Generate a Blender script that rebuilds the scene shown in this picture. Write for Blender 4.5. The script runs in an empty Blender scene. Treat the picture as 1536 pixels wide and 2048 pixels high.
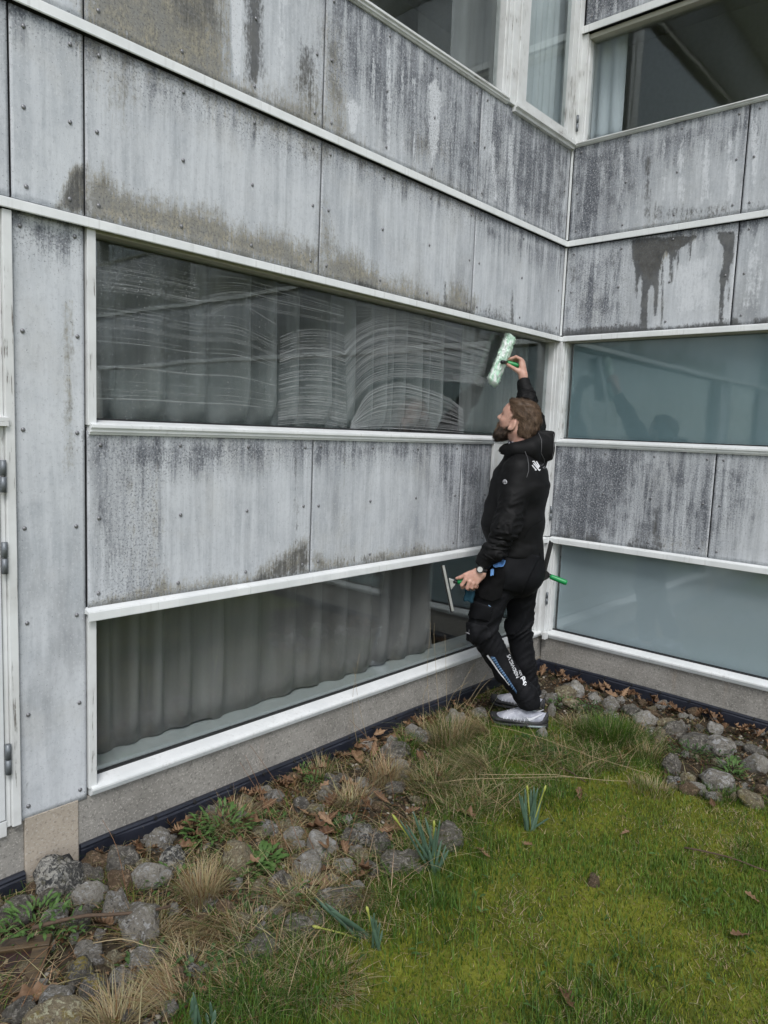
import bpy, bmesh, math, random
import numpy as np
from mathutils import Vector, Matrix, noise as mnoise

# ------------------------------------------------------------------ camera, sky, sun, exposure
SC = bpy.context.scene
COL = SC.collection
F_PX, CAM = 1449.99, np.array([-4.54822, -2.51828, 1.57859])
YAW, PITCH, ROLL = 0.8407195, -0.1104338, 0.0397443

def _rot(y, p, r):
    fwd = np.array([math.sin(y)*math.cos(p), math.cos(y)*math.cos(p), math.sin(p)])
    right = np.array([math.cos(y), -math.sin(y), 0.0]); up = np.cross(right, fwd)
    c, s = math.cos(r), math.sin(r)
    return np.array([c*right + s*up, -s*right + c*up, fwd])
CM = _rot(YAW, PITCH, ROLL)

cam_data = bpy.data.cameras.new('camera')
cam_data.sensor_fit = 'VERTICAL'; cam_data.sensor_height = 24.0
cam_data.lens = F_PX/2048*24.0
cam_data.clip_start = 0.05; cam_data.clip_end = 500.0
cam = bpy.data.objects.new('camera', cam_data); COL.objects.link(cam)
cam.matrix_world = Matrix(((CM[0][0], CM[1][0], -CM[2][0], CAM[0]), (CM[0][1], CM[1][1], -CM[2][1], CAM[1]),
                           (CM[0][2], CM[1][2], -CM[2][2], CAM[2]), (0, 0, 0, 1)))
SC.camera = cam

world = bpy.data.worlds.new('World'); SC.world = world; world.use_nodes = True
wn = world.node_tree.nodes; wl = world.node_tree.links
sky = wn.new('ShaderNodeTexSky'); sky.sky_type = 'NISHITA'; sky.sun_disc = False
SUN_EL, SUN_AZ = 52.0, 222.0          # azimuth clockwise from +Y
sky.sun_elevation = math.radians(SUN_EL); sky.sun_rotation = math.radians(SUN_AZ)
sky.air_density = 1.0; sky.dust_density = 1.0; sky.ozone_density = 1.5
hsv = wn.new('ShaderNodeHueSaturation'); hsv.inputs['Saturation'].default_value = 0.36   # grey cloud cover
wl.new(sky.outputs[0], hsv.inputs['Color'])
wl.new(hsv.outputs[0], wn['Background'].inputs['Color'])
wn['Background'].inputs['Strength'].default_value = 0.14

sun_d = bpy.data.lights.new('sun', 'SUN'); sun_d.energy = 1.5; sun_d.angle = math.radians(22); sun_d.color = (1.0, 0.985, 0.965)
sun = bpy.data.objects.new('sun', sun_d); COL.objects.link(sun)
_az, _el = math.radians(SUN_AZ), math.radians(SUN_EL)
_to = Vector((math.sin(_az)*math.cos(_el), math.cos(_az)*math.cos(_el), math.sin(_el)))
sun.rotation_euler = (-_to).to_track_quat('-Z', 'Y').to_euler()
sun.location = (-6, -8, 12)

vs = SC.view_settings
vs.view_transform = 'Standard'; vs.look = 'None'; vs.gamma = 1.0; vs.use_curve_mapping = False
vs.exposure = 0.58
SC.cycles.use_denoising = True
SC.cycles.max_bounces = 10; SC.cycles.transparent_max_bounces = 24
SC.cycles.glossy_bounces = 4; SC.cycles.diffuse_bounces = 4; SC.cycles.transmission_bounces = 6
SC.cycles.caustics_reflective = False; SC.cycles.caustics_refractive = False

# ------------------------------------------------------------------ helpers
def project(P):
    d = (np.asarray(P) - CAM) @ CM.T
    return np.stack([768 + F_PX*d[..., 0]/d[..., 2], 1024 - F_PX*d[..., 1]/d[..., 2]], -1)
def ray(px, py): return CM.T @ np.array([(px-768)/F_PX, (1024-py)/F_PX, 1.0])
def on_left(px, py, d=0.0):            # a point of the left wall's plane -> (u, z)
    q = ray(px, py); t = (d - CAM[1])/q[1]; P = CAM + t*q; return P[0], P[2]
def on_right(px, py, d=0.0):
    q = ray(px, py); t = (d - CAM[0])/q[0]; P = CAM + t*q; return -P[1], P[2]
def on_ground(px, py, z=-0.06):
    q = ray(px, py); t = (z - CAM[2])/q[2]; return CAM + t*q
def at_depth(px, py, t): return CAM + t*ray(px, py)

def link(o, parent=None):
    COL.objects.link(o)
    if parent is not None: o.parent = parent
    return o
def tag(o, label=None, cat=None, group=None, kind=None):
    if label: o['label'] = label
    if cat: o['category'] = cat
    if group: o['group'] = group
    if kind: o['kind'] = kind
    return o
def empty(name, loc=(0, 0, 0), rz=0.0, parent=None):
    o = bpy.data.objects.new(name, None); o.empty_display_size = 0.1
    o.location = loc; o.rotation_euler = (0, 0, rz); return link(o, parent)
def mesh_obj(name, verts, faces, mat=None, parent=None, smooth=False):
    me = bpy.data.meshes.new(name)
    verts = np.asarray(verts, dtype=np.float32)
    if isinstance(faces, np.ndarray):
        n, k = faces.shape
        me.vertices.add(len(verts)); me.vertices.foreach_set('co', verts.ravel())
        me.loops.add(n*k); me.loops.foreach_set('vertex_index', faces.astype(np.int32).ravel())
        me.polygons.add(n); me.polygons.foreach_set('loop_start', np.arange(0, n*k, k, dtype=np.int32))
        me.update(calc_edges=True); me.validate()
    else:
        me.from_pydata([tuple(v) for v in verts.tolist()], [], faces); me.update()
    if smooth: me.polygons.foreach_set('use_smooth', [True]*len(me.polygons))
    if mat: me.materials.append(mat)
    return link(bpy.data.objects.new(name, me), parent)
def bm_obj(name, bm, mat=None, parent=None, smooth=False, loc=None):
    me = bpy.data.meshes.new(name); bm.to_mesh(me); bm.free()
    if smooth:
        for p in me.polygons: p.use_smooth = True
    if mat: me.materials.append(mat)
    o = link(bpy.data.objects.new(name, me), parent)
    if loc is not None: o.location = loc
    return o
def share(name, me, parent=None, loc=(0, 0, 0), rot=(0, 0, 0), scale=(1, 1, 1)):
    o = bpy.data.objects.new(name, me); o.location = loc; o.rotation_euler = rot; o.scale = scale
    return link(o, parent)
def bm_box(bm, x0, x1, y0, y1, z0, z1, bevel=0.0):
    r = bmesh.ops.create_cube(bm, size=1.0)
    for v in r['verts']:
        v.co = Vector(((x0+x1)/2 + v.co.x*(x1-x0), (y0+y1)/2 + v.co.y*(y1-y0), (z0+z1)/2 + v.co.z*(z1-z0)))
    if bevel:
        es = list({e for v in r['verts'] for e in v.link_edges})
        bmesh.ops.bevel(bm, geom=es, offset=bevel, segments=2, affect='EDGES', profile=0.6)
def box_obj(name, x0, x1, y0, y1, z0, z1, mat, parent=None, bevel=0.002):
    bm = bmesh.new(); bm_box(bm, x0, x1, y0, y1, z0, z1, bevel); return bm_obj(name, bm, mat, parent)
def bm_profile(bm, prof, u0, u1):
    """prof: list of (d, z) counter-clockwise; swept along u."""
    a = [bm.verts.new((u0, d, z)) for d, z in prof]; b = [bm.verts.new((u1, d, z)) for d, z in prof]
    n = len(prof)
    for i in range(n): bm.faces.new((a[i], a[(i+1) % n], b[(i+1) % n], b[i]))
    bm.faces.new(a[::-1]); bm.faces.new(b)
    bmesh.ops.recalc_face_normals(bm, faces=bm.faces[:])
def tube(pts, radii, seg=8, cap=True):
    """verts, faces of a tube through pts"""
    pts = [Vector(p) for p in pts]; V = []; Fc = []
    if not hasattr(radii, '__len__'): radii = [radii]*len(pts)
    up = Vector((0.31, 0.17, 0.93))
    for i, p in enumerate(pts):
        t = (pts[min(i+1, len(pts)-1)] - pts[max(i-1, 0)]).normalized()
        a = t.cross(up)
        if a.length < 1e-3: a = t.cross(Vector((1, 0, 0)))
        a.normalize(); b = t.cross(a)
        for k in range(seg):
            th = 2*math.pi*k/seg
            V.append(p + radii[i]*(math.cos(th)*a + math.sin(th)*b))
    for i in range(len(pts)-1):
        for k in range(seg):
            Fc.append((i*seg+k, i*seg+(k+1) % seg, (i+1)*seg+(k+1) % seg, (i+1)*seg+k))
    if cap:
        Fc.append(tuple(range(seg))[::-1]); Fc.append(tuple((len(pts)-1)*seg+k for k in range(seg)))
    return V, Fc
def tube_obj(name, pts, radii, mat, parent=None, seg=8, smooth=True):
    V, Fc = tube(pts, radii, seg); return mesh_obj(name, V, Fc, mat, parent, smooth)

# ------------------------------------------------------------------ node shorthand
class NT:
    def __init__(s, name):
        s.m = bpy.data.materials.new(name); s.m.use_nodes = True
        s.n = s.m.node_tree.nodes; s.l = s.m.node_tree.links; s.b = s.n['Principled BSDF']; s.out = s.n['Material Output']
    def new(s, t, **k):
        n = s.n.new(t)
        for a, v in k.items(): setattr(n, a, v)
        return n
    def put(s, sock, v):
        if hasattr(v, 'is_linked'): s.l.new(v, sock)
        elif isinstance(v, (tuple, list)) and len(v) == 3 and sock.type == 'RGBA': sock.default_value = (*v, 1)
        else: sock.default_value = v
    def coord(s, kind='Object'): return s.new('ShaderNodeTexCoord').outputs[kind]
    def mapping(s, vec, scale=(1, 1, 1), loc=(0, 0, 0)):
        m = s.new('ShaderNodeMapping'); s.put(m.inputs['Vector'], vec)
        s.put(m.inputs['Scale'], scale); s.put(m.inputs['Location'], loc); return m.outputs[0]
    def noise(s, vec, scale, detail=4.0, rough=0.55, dist=0.0, out='Fac'):
        n = s.new('ShaderNodeTexNoise'); s.put(n.inputs['Vector'], vec); n.inputs['Scale'].default_value = scale
        n.inputs['Detail'].default_value = detail; n.inputs['Roughness'].default_value = rough
        n.inputs['Distortion'].default_value = dist; return n.outputs[out]
    def voronoi(s, vec, scale, feature='F1', out='Distance', rnd=1.0):
        n = s.new('ShaderNodeTexVoronoi'); n.feature = feature; s.put(n.inputs['Vector'], vec)
        n.inputs['Scale'].default_value = scale; n.inputs['Randomness'].default_value = rnd; return n.outputs[out]
    def math(s, op, a, b=0.0, c=0.0, clamp=False):
        n = s.new('ShaderNodeMath', operation=op); n.use_clamp = clamp
        s.put(n.inputs[0], a); s.put(n.inputs[1], b); s.put(n.inputs[2], c); return n.outputs[0]
    def ramp(s, v, lo, hi, a=0.0, b=1.0):
        n = s.new('ShaderNodeMapRange'); n.interpolation_type = 'SMOOTHSTEP'
        s.put(n.inputs['Value'], v); s.put(n.inputs['From Min'], lo); s.put(n.inputs['From Max'], hi)
        s.put(n.inputs['To Min'], a); s.put(n.inputs['To Max'], b); return n.outputs[0]
    def mix(s, fac, a, b, mode='MIX'):
        n = s.new('ShaderNodeMix', data_type='RGBA', blend_type=mode); s.put(n.inputs['Factor'], fac)
        s.put(n.inputs[6], a); s.put(n.inputs[7], b); return n.outputs[2]
    def attr(s, name, out='Fac', typ='GEOMETRY'):
        n = s.new('ShaderNodeAttribute', attribute_name=name, attribute_type=typ); return n.outputs[out]
    def rand(s): return s.new('ShaderNodeObjectInfo').outputs['Random']
    def sep(s, v):
        n = s.new('ShaderNodeSeparateXYZ'); s.put(n.inputs[0], v); return n.outputs
    def bump(s, h, strength=0.3, dist=0.002):
        n = s.new('ShaderNodeBump'); s.put(n.inputs['Height'], h); n.inputs['Strength'].default_value = strength
        n.inputs['Distance'].default_value = dist; s.l.new(n.outputs[0], s.b.inputs['Normal'])
    def set(s, **k):
        names = dict(color='Base Color', rough='Roughness', metal='Metallic', spec='Specular IOR Level', alpha='Alpha',
                     sss='Subsurface Weight', trans='Transmission Weight', sheen='Sheen Weight', coat='Coat Weight')
        for a, v in k.items(): s.put(s.b.inputs[names[a]], v)
        return s.m
def plain(name, color, rough=0.6, metal=0.0, var=0.12, scale=30.0, spec=0.5):
    """one colour broken up by a little noise"""
    t = NT(name); c = t.coord(); n = t.noise(c, scale, 4)
    dark = tuple(x*(1-var*1.6) for x in color); light = tuple(min(1, x*(1+var)) for x in color)
    t.set(color=t.mix(n, dark, light), rough=t.ramp(n, 0.2, 0.8, max(0, rough-0.07), min(1, rough+0.07)), metal=metal, spec=spec)
    return t.m
# ------------------------------------------------------------------ materials of the building
def mat_panel():
    t = NT('fibre_cement_panel'); obj = t.coord(); rnd = t.rand()
    off = t.new('ShaderNodeCombineXYZ'); t.put(off.inputs[0], t.math('MULTIPLY', rnd, 37.0)); t.put(off.inputs[2], t.math('MULTIPLY', rnd, 19.0))
    va = t.new('ShaderNodeVectorMath', operation='ADD'); t.put(va.inputs[0], obj); t.put(va.inputs[1], off.outputs[0]); v = va.outputs[0]
    flat = t.mapping(v, (1, 0.02, 1))
    fine = t.noise(flat, 115, 4, 0.75)                                  # sandy specks
    fine2 = t.noise(t.mapping(v, (1, .02, .55)), 75, 4, 0.7)
    mid = t.noise(flat, 9, 6, 0.65)
    big = t.noise(flat, 2.2, 4, 0.55)
    streak = t.noise(t.mapping(v, (20, .02, 1.5)), 1.0, 6, 0.7, 0.35)        # rain runs down the board
    streak2 = t.noise(t.mapping(v, (64, .02, 3.2)), 1.0, 5, 0.7, 0.3)
    stc = t.ramp(t.math('ADD', streak, t.math('MULTIPLY', t.math('SUBTRACT', rnd, .5), .12)), 0.34, 0.66); st2 = t.ramp(streak2, 0.36, 0.66); mdc = t.ramp(mid, 0.34, 0.66)
    speck = t.attr('speck')
    mott = t.math('ADD', t.math('MULTIPLY', big, 0.5), t.math('MULTIPLY', mid, 0.5))
    col = t.mix(t.ramp(mott, 0.36, 0.64), (0.41, 0.436, 0.466), (0.555, 0.578, 0.602))
    col = t.mix(t.math('MULTIPLY', stc, .55), col, (0.64, 0.66, 0.69))
    col = t.mix(t.math('MULTIPLY', t.ramp(t.noise(flat, 3.1, 4, .6), .52, .70), .28), col, (0.42, 0.41, 0.38))   # warm patches
    wsh = t.noise(t.mapping(v, (2.6, .02, .9)), 1.0, 5, .6); col = t.mix(t.math('MULTIPLY', t.ramp(wsh, .49, .68), .75), col, (0.60, 0.625, 0.655)); col = t.mix(t.math('MULTIPLY', t.ramp(wsh, .47, .32), .62), col, (0.24, 0.25, 0.265))
    sk = t.attr('streaky', 'Fac', 'OBJECT')
    run = t.math('MULTIPLY', t.math('MULTIPLY', t.math('SUBTRACT', 1.0, stc), sk), t.math('ADD', .16, t.math('MULTIPLY', speck, .9)), clamp=True)
    col = t.mix(run, col, t.mix(mdc, (0.19, 0.20, 0.225), (0.27, 0.275, 0.28)))
    col = t.mix(t.math('MULTIPLY', t.math('MULTIPLY', t.math('SUBTRACT', 1.0, st2), sk), t.math('ADD', .10, t.math('MULTIPLY', speck, .45))), col, (0.17, 0.18, 0.20))
    sc = t.new('ShaderNodeSeparateColor'); t.put(sc.inputs[0], t.attr('stain', 'Color'))
    ochre, dark, pale = sc.outputs[0], sc.outputs[1], sc.outputs[2]
    edge = t.math('ADD', t.math('MULTIPLY', t.math('SUBTRACT', fine2, 0.5), 1.0),
                  t.math('ADD', t.math('MULTIPLY', t.math('SUBTRACT', streak2, 0.5), 0.95), t.math('MULTIPLY', t.math('SUBTRACT', mid, 0.5), 1.1)))
    # streaks that follow the speckled zones
    sm = t.math('ADD', speck, t.math('ADD', t.math('MULTIPLY', t.math('SUBTRACT', stc, 0.5), -0.55), t.math('MULTIPLY', t.math('SUBTRACT', mdc, 0.5), 0.5)))
    wash = t.ramp(sm, 0.35, 1.0)
    col = t.mix(t.math('MULTIPLY', wash, 0.85), col, t.mix(t.ramp(fine2, .38, .62), (0.05, 0.057, 0.072), (0.16, 0.17, 0.195)))
    om = t.ramp(t.math('ADD', ochre, edge), 0.22, 0.80)
    oc = t.mix(t.ramp(fine2, 0.38, 0.62), (0.14, 0.132, 0.108), (0.315, 0.285, 0.21))
    oc = t.mix(t.ramp(mid, .4, .65), oc, (0.20, 0.195, 0.175))
    col = t.mix(t.math('MULTIPLY', om, 0.90), col, oc)
    dm = t.ramp(t.math('ADD', dark, t.math('MULTIPLY', edge, 0.75)), 0.32, 0.68)
    col = t.mix(t.math('MULTIPLY', dm, 0.88), col, t.mix(t.ramp(mid, .35, .65), (0.048, 0.049, 0.051), (0.105, 0.104, 0.10)))
    pm = t.ramp(t.math('ADD', pale, t.math('MULTIPLY', edge, 0.6)), 0.40, 0.62)
    col = t.mix(t.math('MULTIPLY', pm, 0.85), col, (0.64, 0.66, 0.69))
    # dark and pale grains: more of them where the board is speckled
    thr = t.math('SUBTRACT', 0.625, t.math('MULTIPLY', t.math('ADD', speck, t.math('MULTIPLY', ochre, 0.5)), 0.15))
    g = t.ramp(t.math('SUBTRACT', fine, thr), 0.0, 0.045)
    col = t.mix(t.math('MULTIPLY', g, 0.60), col, (0.06, 0.064, 0.072))
    gl = t.ramp(t.math('ADD', t.noise(t.mapping(v, (1, .02, .8), (5, 0, 3)), 120, 3, 0.6), t.math('MULTIPLY', speck, .05)), 0.57, 0.66)
    gl = t.math('MULTIPLY', gl, t.math('SUBTRACT', 1.0, t.math('MAXIMUM', dm, t.math('MULTIPLY', om, .7))))
    col = t.mix(t.math('MULTIPLY', gl, 0.5), col, (0.58, 0.595, 0.615))
    col = t.mix(t.math('MULTIPLY', t.ramp(t.noise(t.mapping(v, (1, .02, .7), (3, 0, 8)), 60, 5, 0.75), .50, .64), t.math('ADD', .16, t.math('MULTIPLY', speck, .3))), col, (0.20, 0.212, 0.24))
    t.set(color=col, rough=0.82, spec=0.25)
    t.bump(t.math('ADD', fine, t.math('MULTIPLY', fine2, 0.7)), 0.4, 0.002)
    return t.m
M_PANEL = mat_panel()

def mat_white(name='white_painted_metal', grime=0.5):
    t = NT(name); v = t.coord()
    n = t.noise(v, 7, 5, 0.6); f = t.noise(v, 60, 4, 0.6); runs = t.noise(t.mapping(v, (60, 60, 2.0)), 1.0, 3, 0.6)
    col = t.mix(t.ramp(n, 0.3, 0.7), (0.68, 0.70, 0.70), (0.78, 0.795, 0.795))
    col = t.mix(t.math('MULTIPLY', t.ramp(t.math('ADD', runs, t.math('MULTIPLY', n, 0.35)), 0.74, 0.95), grime*.55), col, (0.27, 0.26, 0.225))
    t.set(color=col, rough=t.ramp(f, 0.3, 0.7, 0.38, 0.55)); t.bump(f, 0.08, 0.001); return t.m
M_WHITE = mat_white()

def mat_peel(axis='z'):
    """white paint flaking off a wooden frame"""
    t = NT('flaking_white_paint_'+axis); v = t.coord()
    sc = (130, 130, 6) if axis == 'z' else (5, 120, 110)
    crack = t.noise(t.mapping(v, sc), 1.0, 5, 0.7, 0.4); blot = t.noise(v, 6, 4, 0.6); f = t.noise(v, 140, 3)
    m = t.ramp(t.math('ADD', crack, t.math('MULTIPLY', t.math('SUBTRACT', blot, 0.5), 0.6)), 0.635, 0.69)
    wood = t.mix(f, (0.10, 0.09, 0.08), (0.30, 0.285, 0.265))
    white = t.mix(t.ramp(blot, 0.3, 0.75), (0.70, 0.715, 0.715), (0.57, 0.575, 0.565))
    t.set(color=t.mix(m, white, wood), rough=t.math('ADD', 0.5, t.math('MULTIPLY', m, 0.35)))
    t.bump(t.math('SUBTRACT', t.math('MULTIPLY', f, 0.2), m), 0.6, 0.002); return t.m
M_PEEL = mat_peel('z'); M_PEEL_H = mat_peel('h')

def mat_glass(name, tint, boost=1.0, rough=0.0):
    """thin pane: mirror share after Schlick over a see-through tint"""
    t = NT(name)
    lw = t.new('ShaderNodeLayerWeight'); lw.inputs['Blend'].default_value = 0.5
    f5 = t.math('POWER', lw.outputs['Facing'], 4.2)
    fr = t.math('MULTIPLY', t.math('ADD', 0.06, t.math('MULTIPLY', f5, 0.9)), boost, clamp=True)
    tr = t.new('ShaderNodeBsdfTransparent'); tr.inputs[0].default_value = (*tint, 1)
    gl = t.new('ShaderNodeBsdfGlossy'); gl.inputs['Roughness'].default_value = rough; gl.inputs[0].default_value = (0.92, 0.97, 0.97, 1)
    wav = t.noise(t.coord(), 2.5, 2, 0.4)
    bp = t.new('ShaderNodeBump'); t.put(bp.inputs['Height'], wav); bp.inputs['Strength'].default_value = 0.05; bp.inputs['Distance'].default_value = 0.02
    t.l.new(bp.outputs[0], gl.inputs['Normal'])
    mx = t.new('ShaderNodeMixShader'); t.l.new(fr, mx.inputs[0]); t.l.new(tr.outputs[0], mx.inputs[1]); t.l.new(gl.outputs[0], mx.inputs[2])
    t.l.new(mx.outputs[0], t.out.inputs['Surface']); return t.m
M_GLASS = mat_glass('window_glass', (0.88, 0.90, 0.90), 1.0); M_GLASS_R = mat_glass('reflective_window_glass', (0.90, 0.92, 0.925), 1.05, .05)

def mat_concrete(name, a, b, tint=(0.30, 0.22, 0.15), trowel=True):
    t = NT(name); v = t.coord()
    n = t.noise(v, 4, 6, 0.62); f = t.noise(v, 85, 5, 0.7); g = t.voronoi(v, 150)
    tr = t.noise(t.mapping(v, (3, 8, 30)), 1.0, 4, 0.6, 0.5)
    col = t.mix(t.ramp(n, 0.3, 0.7), a, b)
    col = t.mix(t.math('MULTIPLY', t.ramp(f, 0.52, 0.66), 0.6), col, tuple(x*0.42 for x in a))
    col = t.mix(t.math('MULTIPLY', t.ramp(t.noise(v, 130, 3), 0.56, 0.66), 0.55), col, (0.50, 0.47, 0.43))
    runs = t.noise(t.mapping(v, (9, 9, 1.2)), 1.0, 4)
    col = t.mix(t.math('MULTIPLY', t.ramp(runs, 0.58, 0.8), 0.4), col, tint)
    t.set(color=col, rough=0.92, spec=0.15)
    t.bump(t.math('ADD', t.math('MULTIPLY', f, 0.6), t.math('MULTIPLY', tr, 0.8 if trowel else 0.1)), 0.6, 0.004); return t.m
M_PLINTH = mat_concrete('rendered_plinth', (0.22, 0.21, 0.19), (0.315, 0.30, 0.275))
M_BEIGE = mat_concrete('beige_render', (0.36, 0.315, 0.26), (0.43, 0.375, 0.31), trowel=False)
M_BACK = plain('dark_backing', (0.025, 0.025, 0.028), 0.9)
M_STEEL = plain('rivet_steel', (0.24, 0.24, 0.25), 0.42, 0.6)
M_HINGE = plain('hinge_grey', (0.16, 0.175, 0.19), 0.45, 0.4)
M_SOFFIT = plain('soffit_paint', (0.46, 0.45, 0.39), 0.7)
M_MEMBRANE = plain('dark_plastic', (0.018, 0.021, 0.032), 0.42, 0.0, 0.3, 25)
M_GASKET = plain('black_gasket', (0.012, 0.012, 0.013), 0.6)
M_ROOM = plain('room_paint', (0.62, 0.63, 0.63), 0.8)
M_ROOMFLOOR = plain('room_floor', (0.10, 0.085, 0.07), 0.5)
M_LEDGE = plain('inner_ledge', (0.55, 0.58, 0.57), 0.4)
M_DOORLEAF = plain('white_door_leaf', (0.66, 0.68, 0.69), 0.42, 0, 0.06)
def mat_cloth(name, a, b, fold=14.0):
    t = NT(name); v = t.coord(); w = t.noise(t.mapping(v, (420, 420, 420)), 1.0, 2)
    s = t.noise(t.mapping(v, (fold, fold, 0.6)), 1.0, 3)
    t.set(color=t.mix(t.ramp(t.math('ADD', t.math('MULTIPLY', s, 0.7), t.math('MULTIPLY', w, 0.3)), 0.3, 0.7), a, b), rough=0.85, spec=0.1, sheen=0.15)
    t.bump(w, 0.2, 0.0006); return t.m
M_CURT_DARK = mat_cloth('grey_brown_curtain', (0.22, 0.208, 0.202), (0.31, 0.295, 0.288))
M_CURT_TEAL = mat_cloth('grey_green_curtain', (0.20, 0.20, 0.196), (0.29, 0.292, 0.286))
M_CURT_PALE = mat_cloth('pale_blue_curtain', (0.60, 0.65, 0.68), (0.72, 0.76, 0.78))
M_BLIND_TEAL = mat_cloth('teal_blind', (0.20, 0.285, 0.305), (0.225, 0.315, 0.335), 2)
M_BLIND_PALE = mat_cloth('pale_blue_blind', (0.50, 0.575, 0.605), (0.54, 0.615, 0.645), 2)
# ------------------------------------------------------------------ the building: two wings meeting in an inner corner
Z_G, Z_F, Z_FG, Z_EL, Z_E, Z_D, Z_DG, Z_CL, Z_C, Z_B, Z_BU, Z_A = 0.0, 0.167, 0.226, 0.852, 0.895, 1.543, 1.580, 2.232, 2.272, 2.858, 2.902, 3.500
Z_GROUND = -0.06
bld = tag(empty('building'), 'weathered grey panelled building with white window bands meeting in an inner corner', 'building')
wing_l = None
RZ = {'L': 0.0, 'R': -math.pi/2}      # local axes: u along the wall, d into the wall, z up; the right wing is turned a quarter
def to_world(side, u, d, z):
    u = np.asarray(u, float); d = np.asarray(d, float) + 0*u; z = np.asarray(z, float) + 0*u
    return np.stack([u, d, z], -1) if side == 'L' else np.stack([d, -u, z], -1)

def poly_dist(px, py, poly):
    """signed distance to a polygon, positive inside"""
    P = np.asarray(poly, float); n = len(P); best = np.full(px.shape, 1e9); inside = np.zeros(px.shape, bool)
    for i in range(n):
        a, b = P[i], P[(i+1) % n]; e = b - a
        t = np.clip(((px-a[0])*e[0] + (py-a[1])*e[1])/(e@e + 1e-9), 0, 1)
        best = np.minimum(best, np.hypot(px-a[0]-t*e[0], py-a[1]-t*e[1]))
        c = ((a[1] > py) != (b[1] > py)) & (px < (b[0]-a[0])*(py-a[1])/(b[1]-a[1]+1e-12) + a[0])
        inside ^= c
    return np.where(inside, best, -best)
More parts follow.
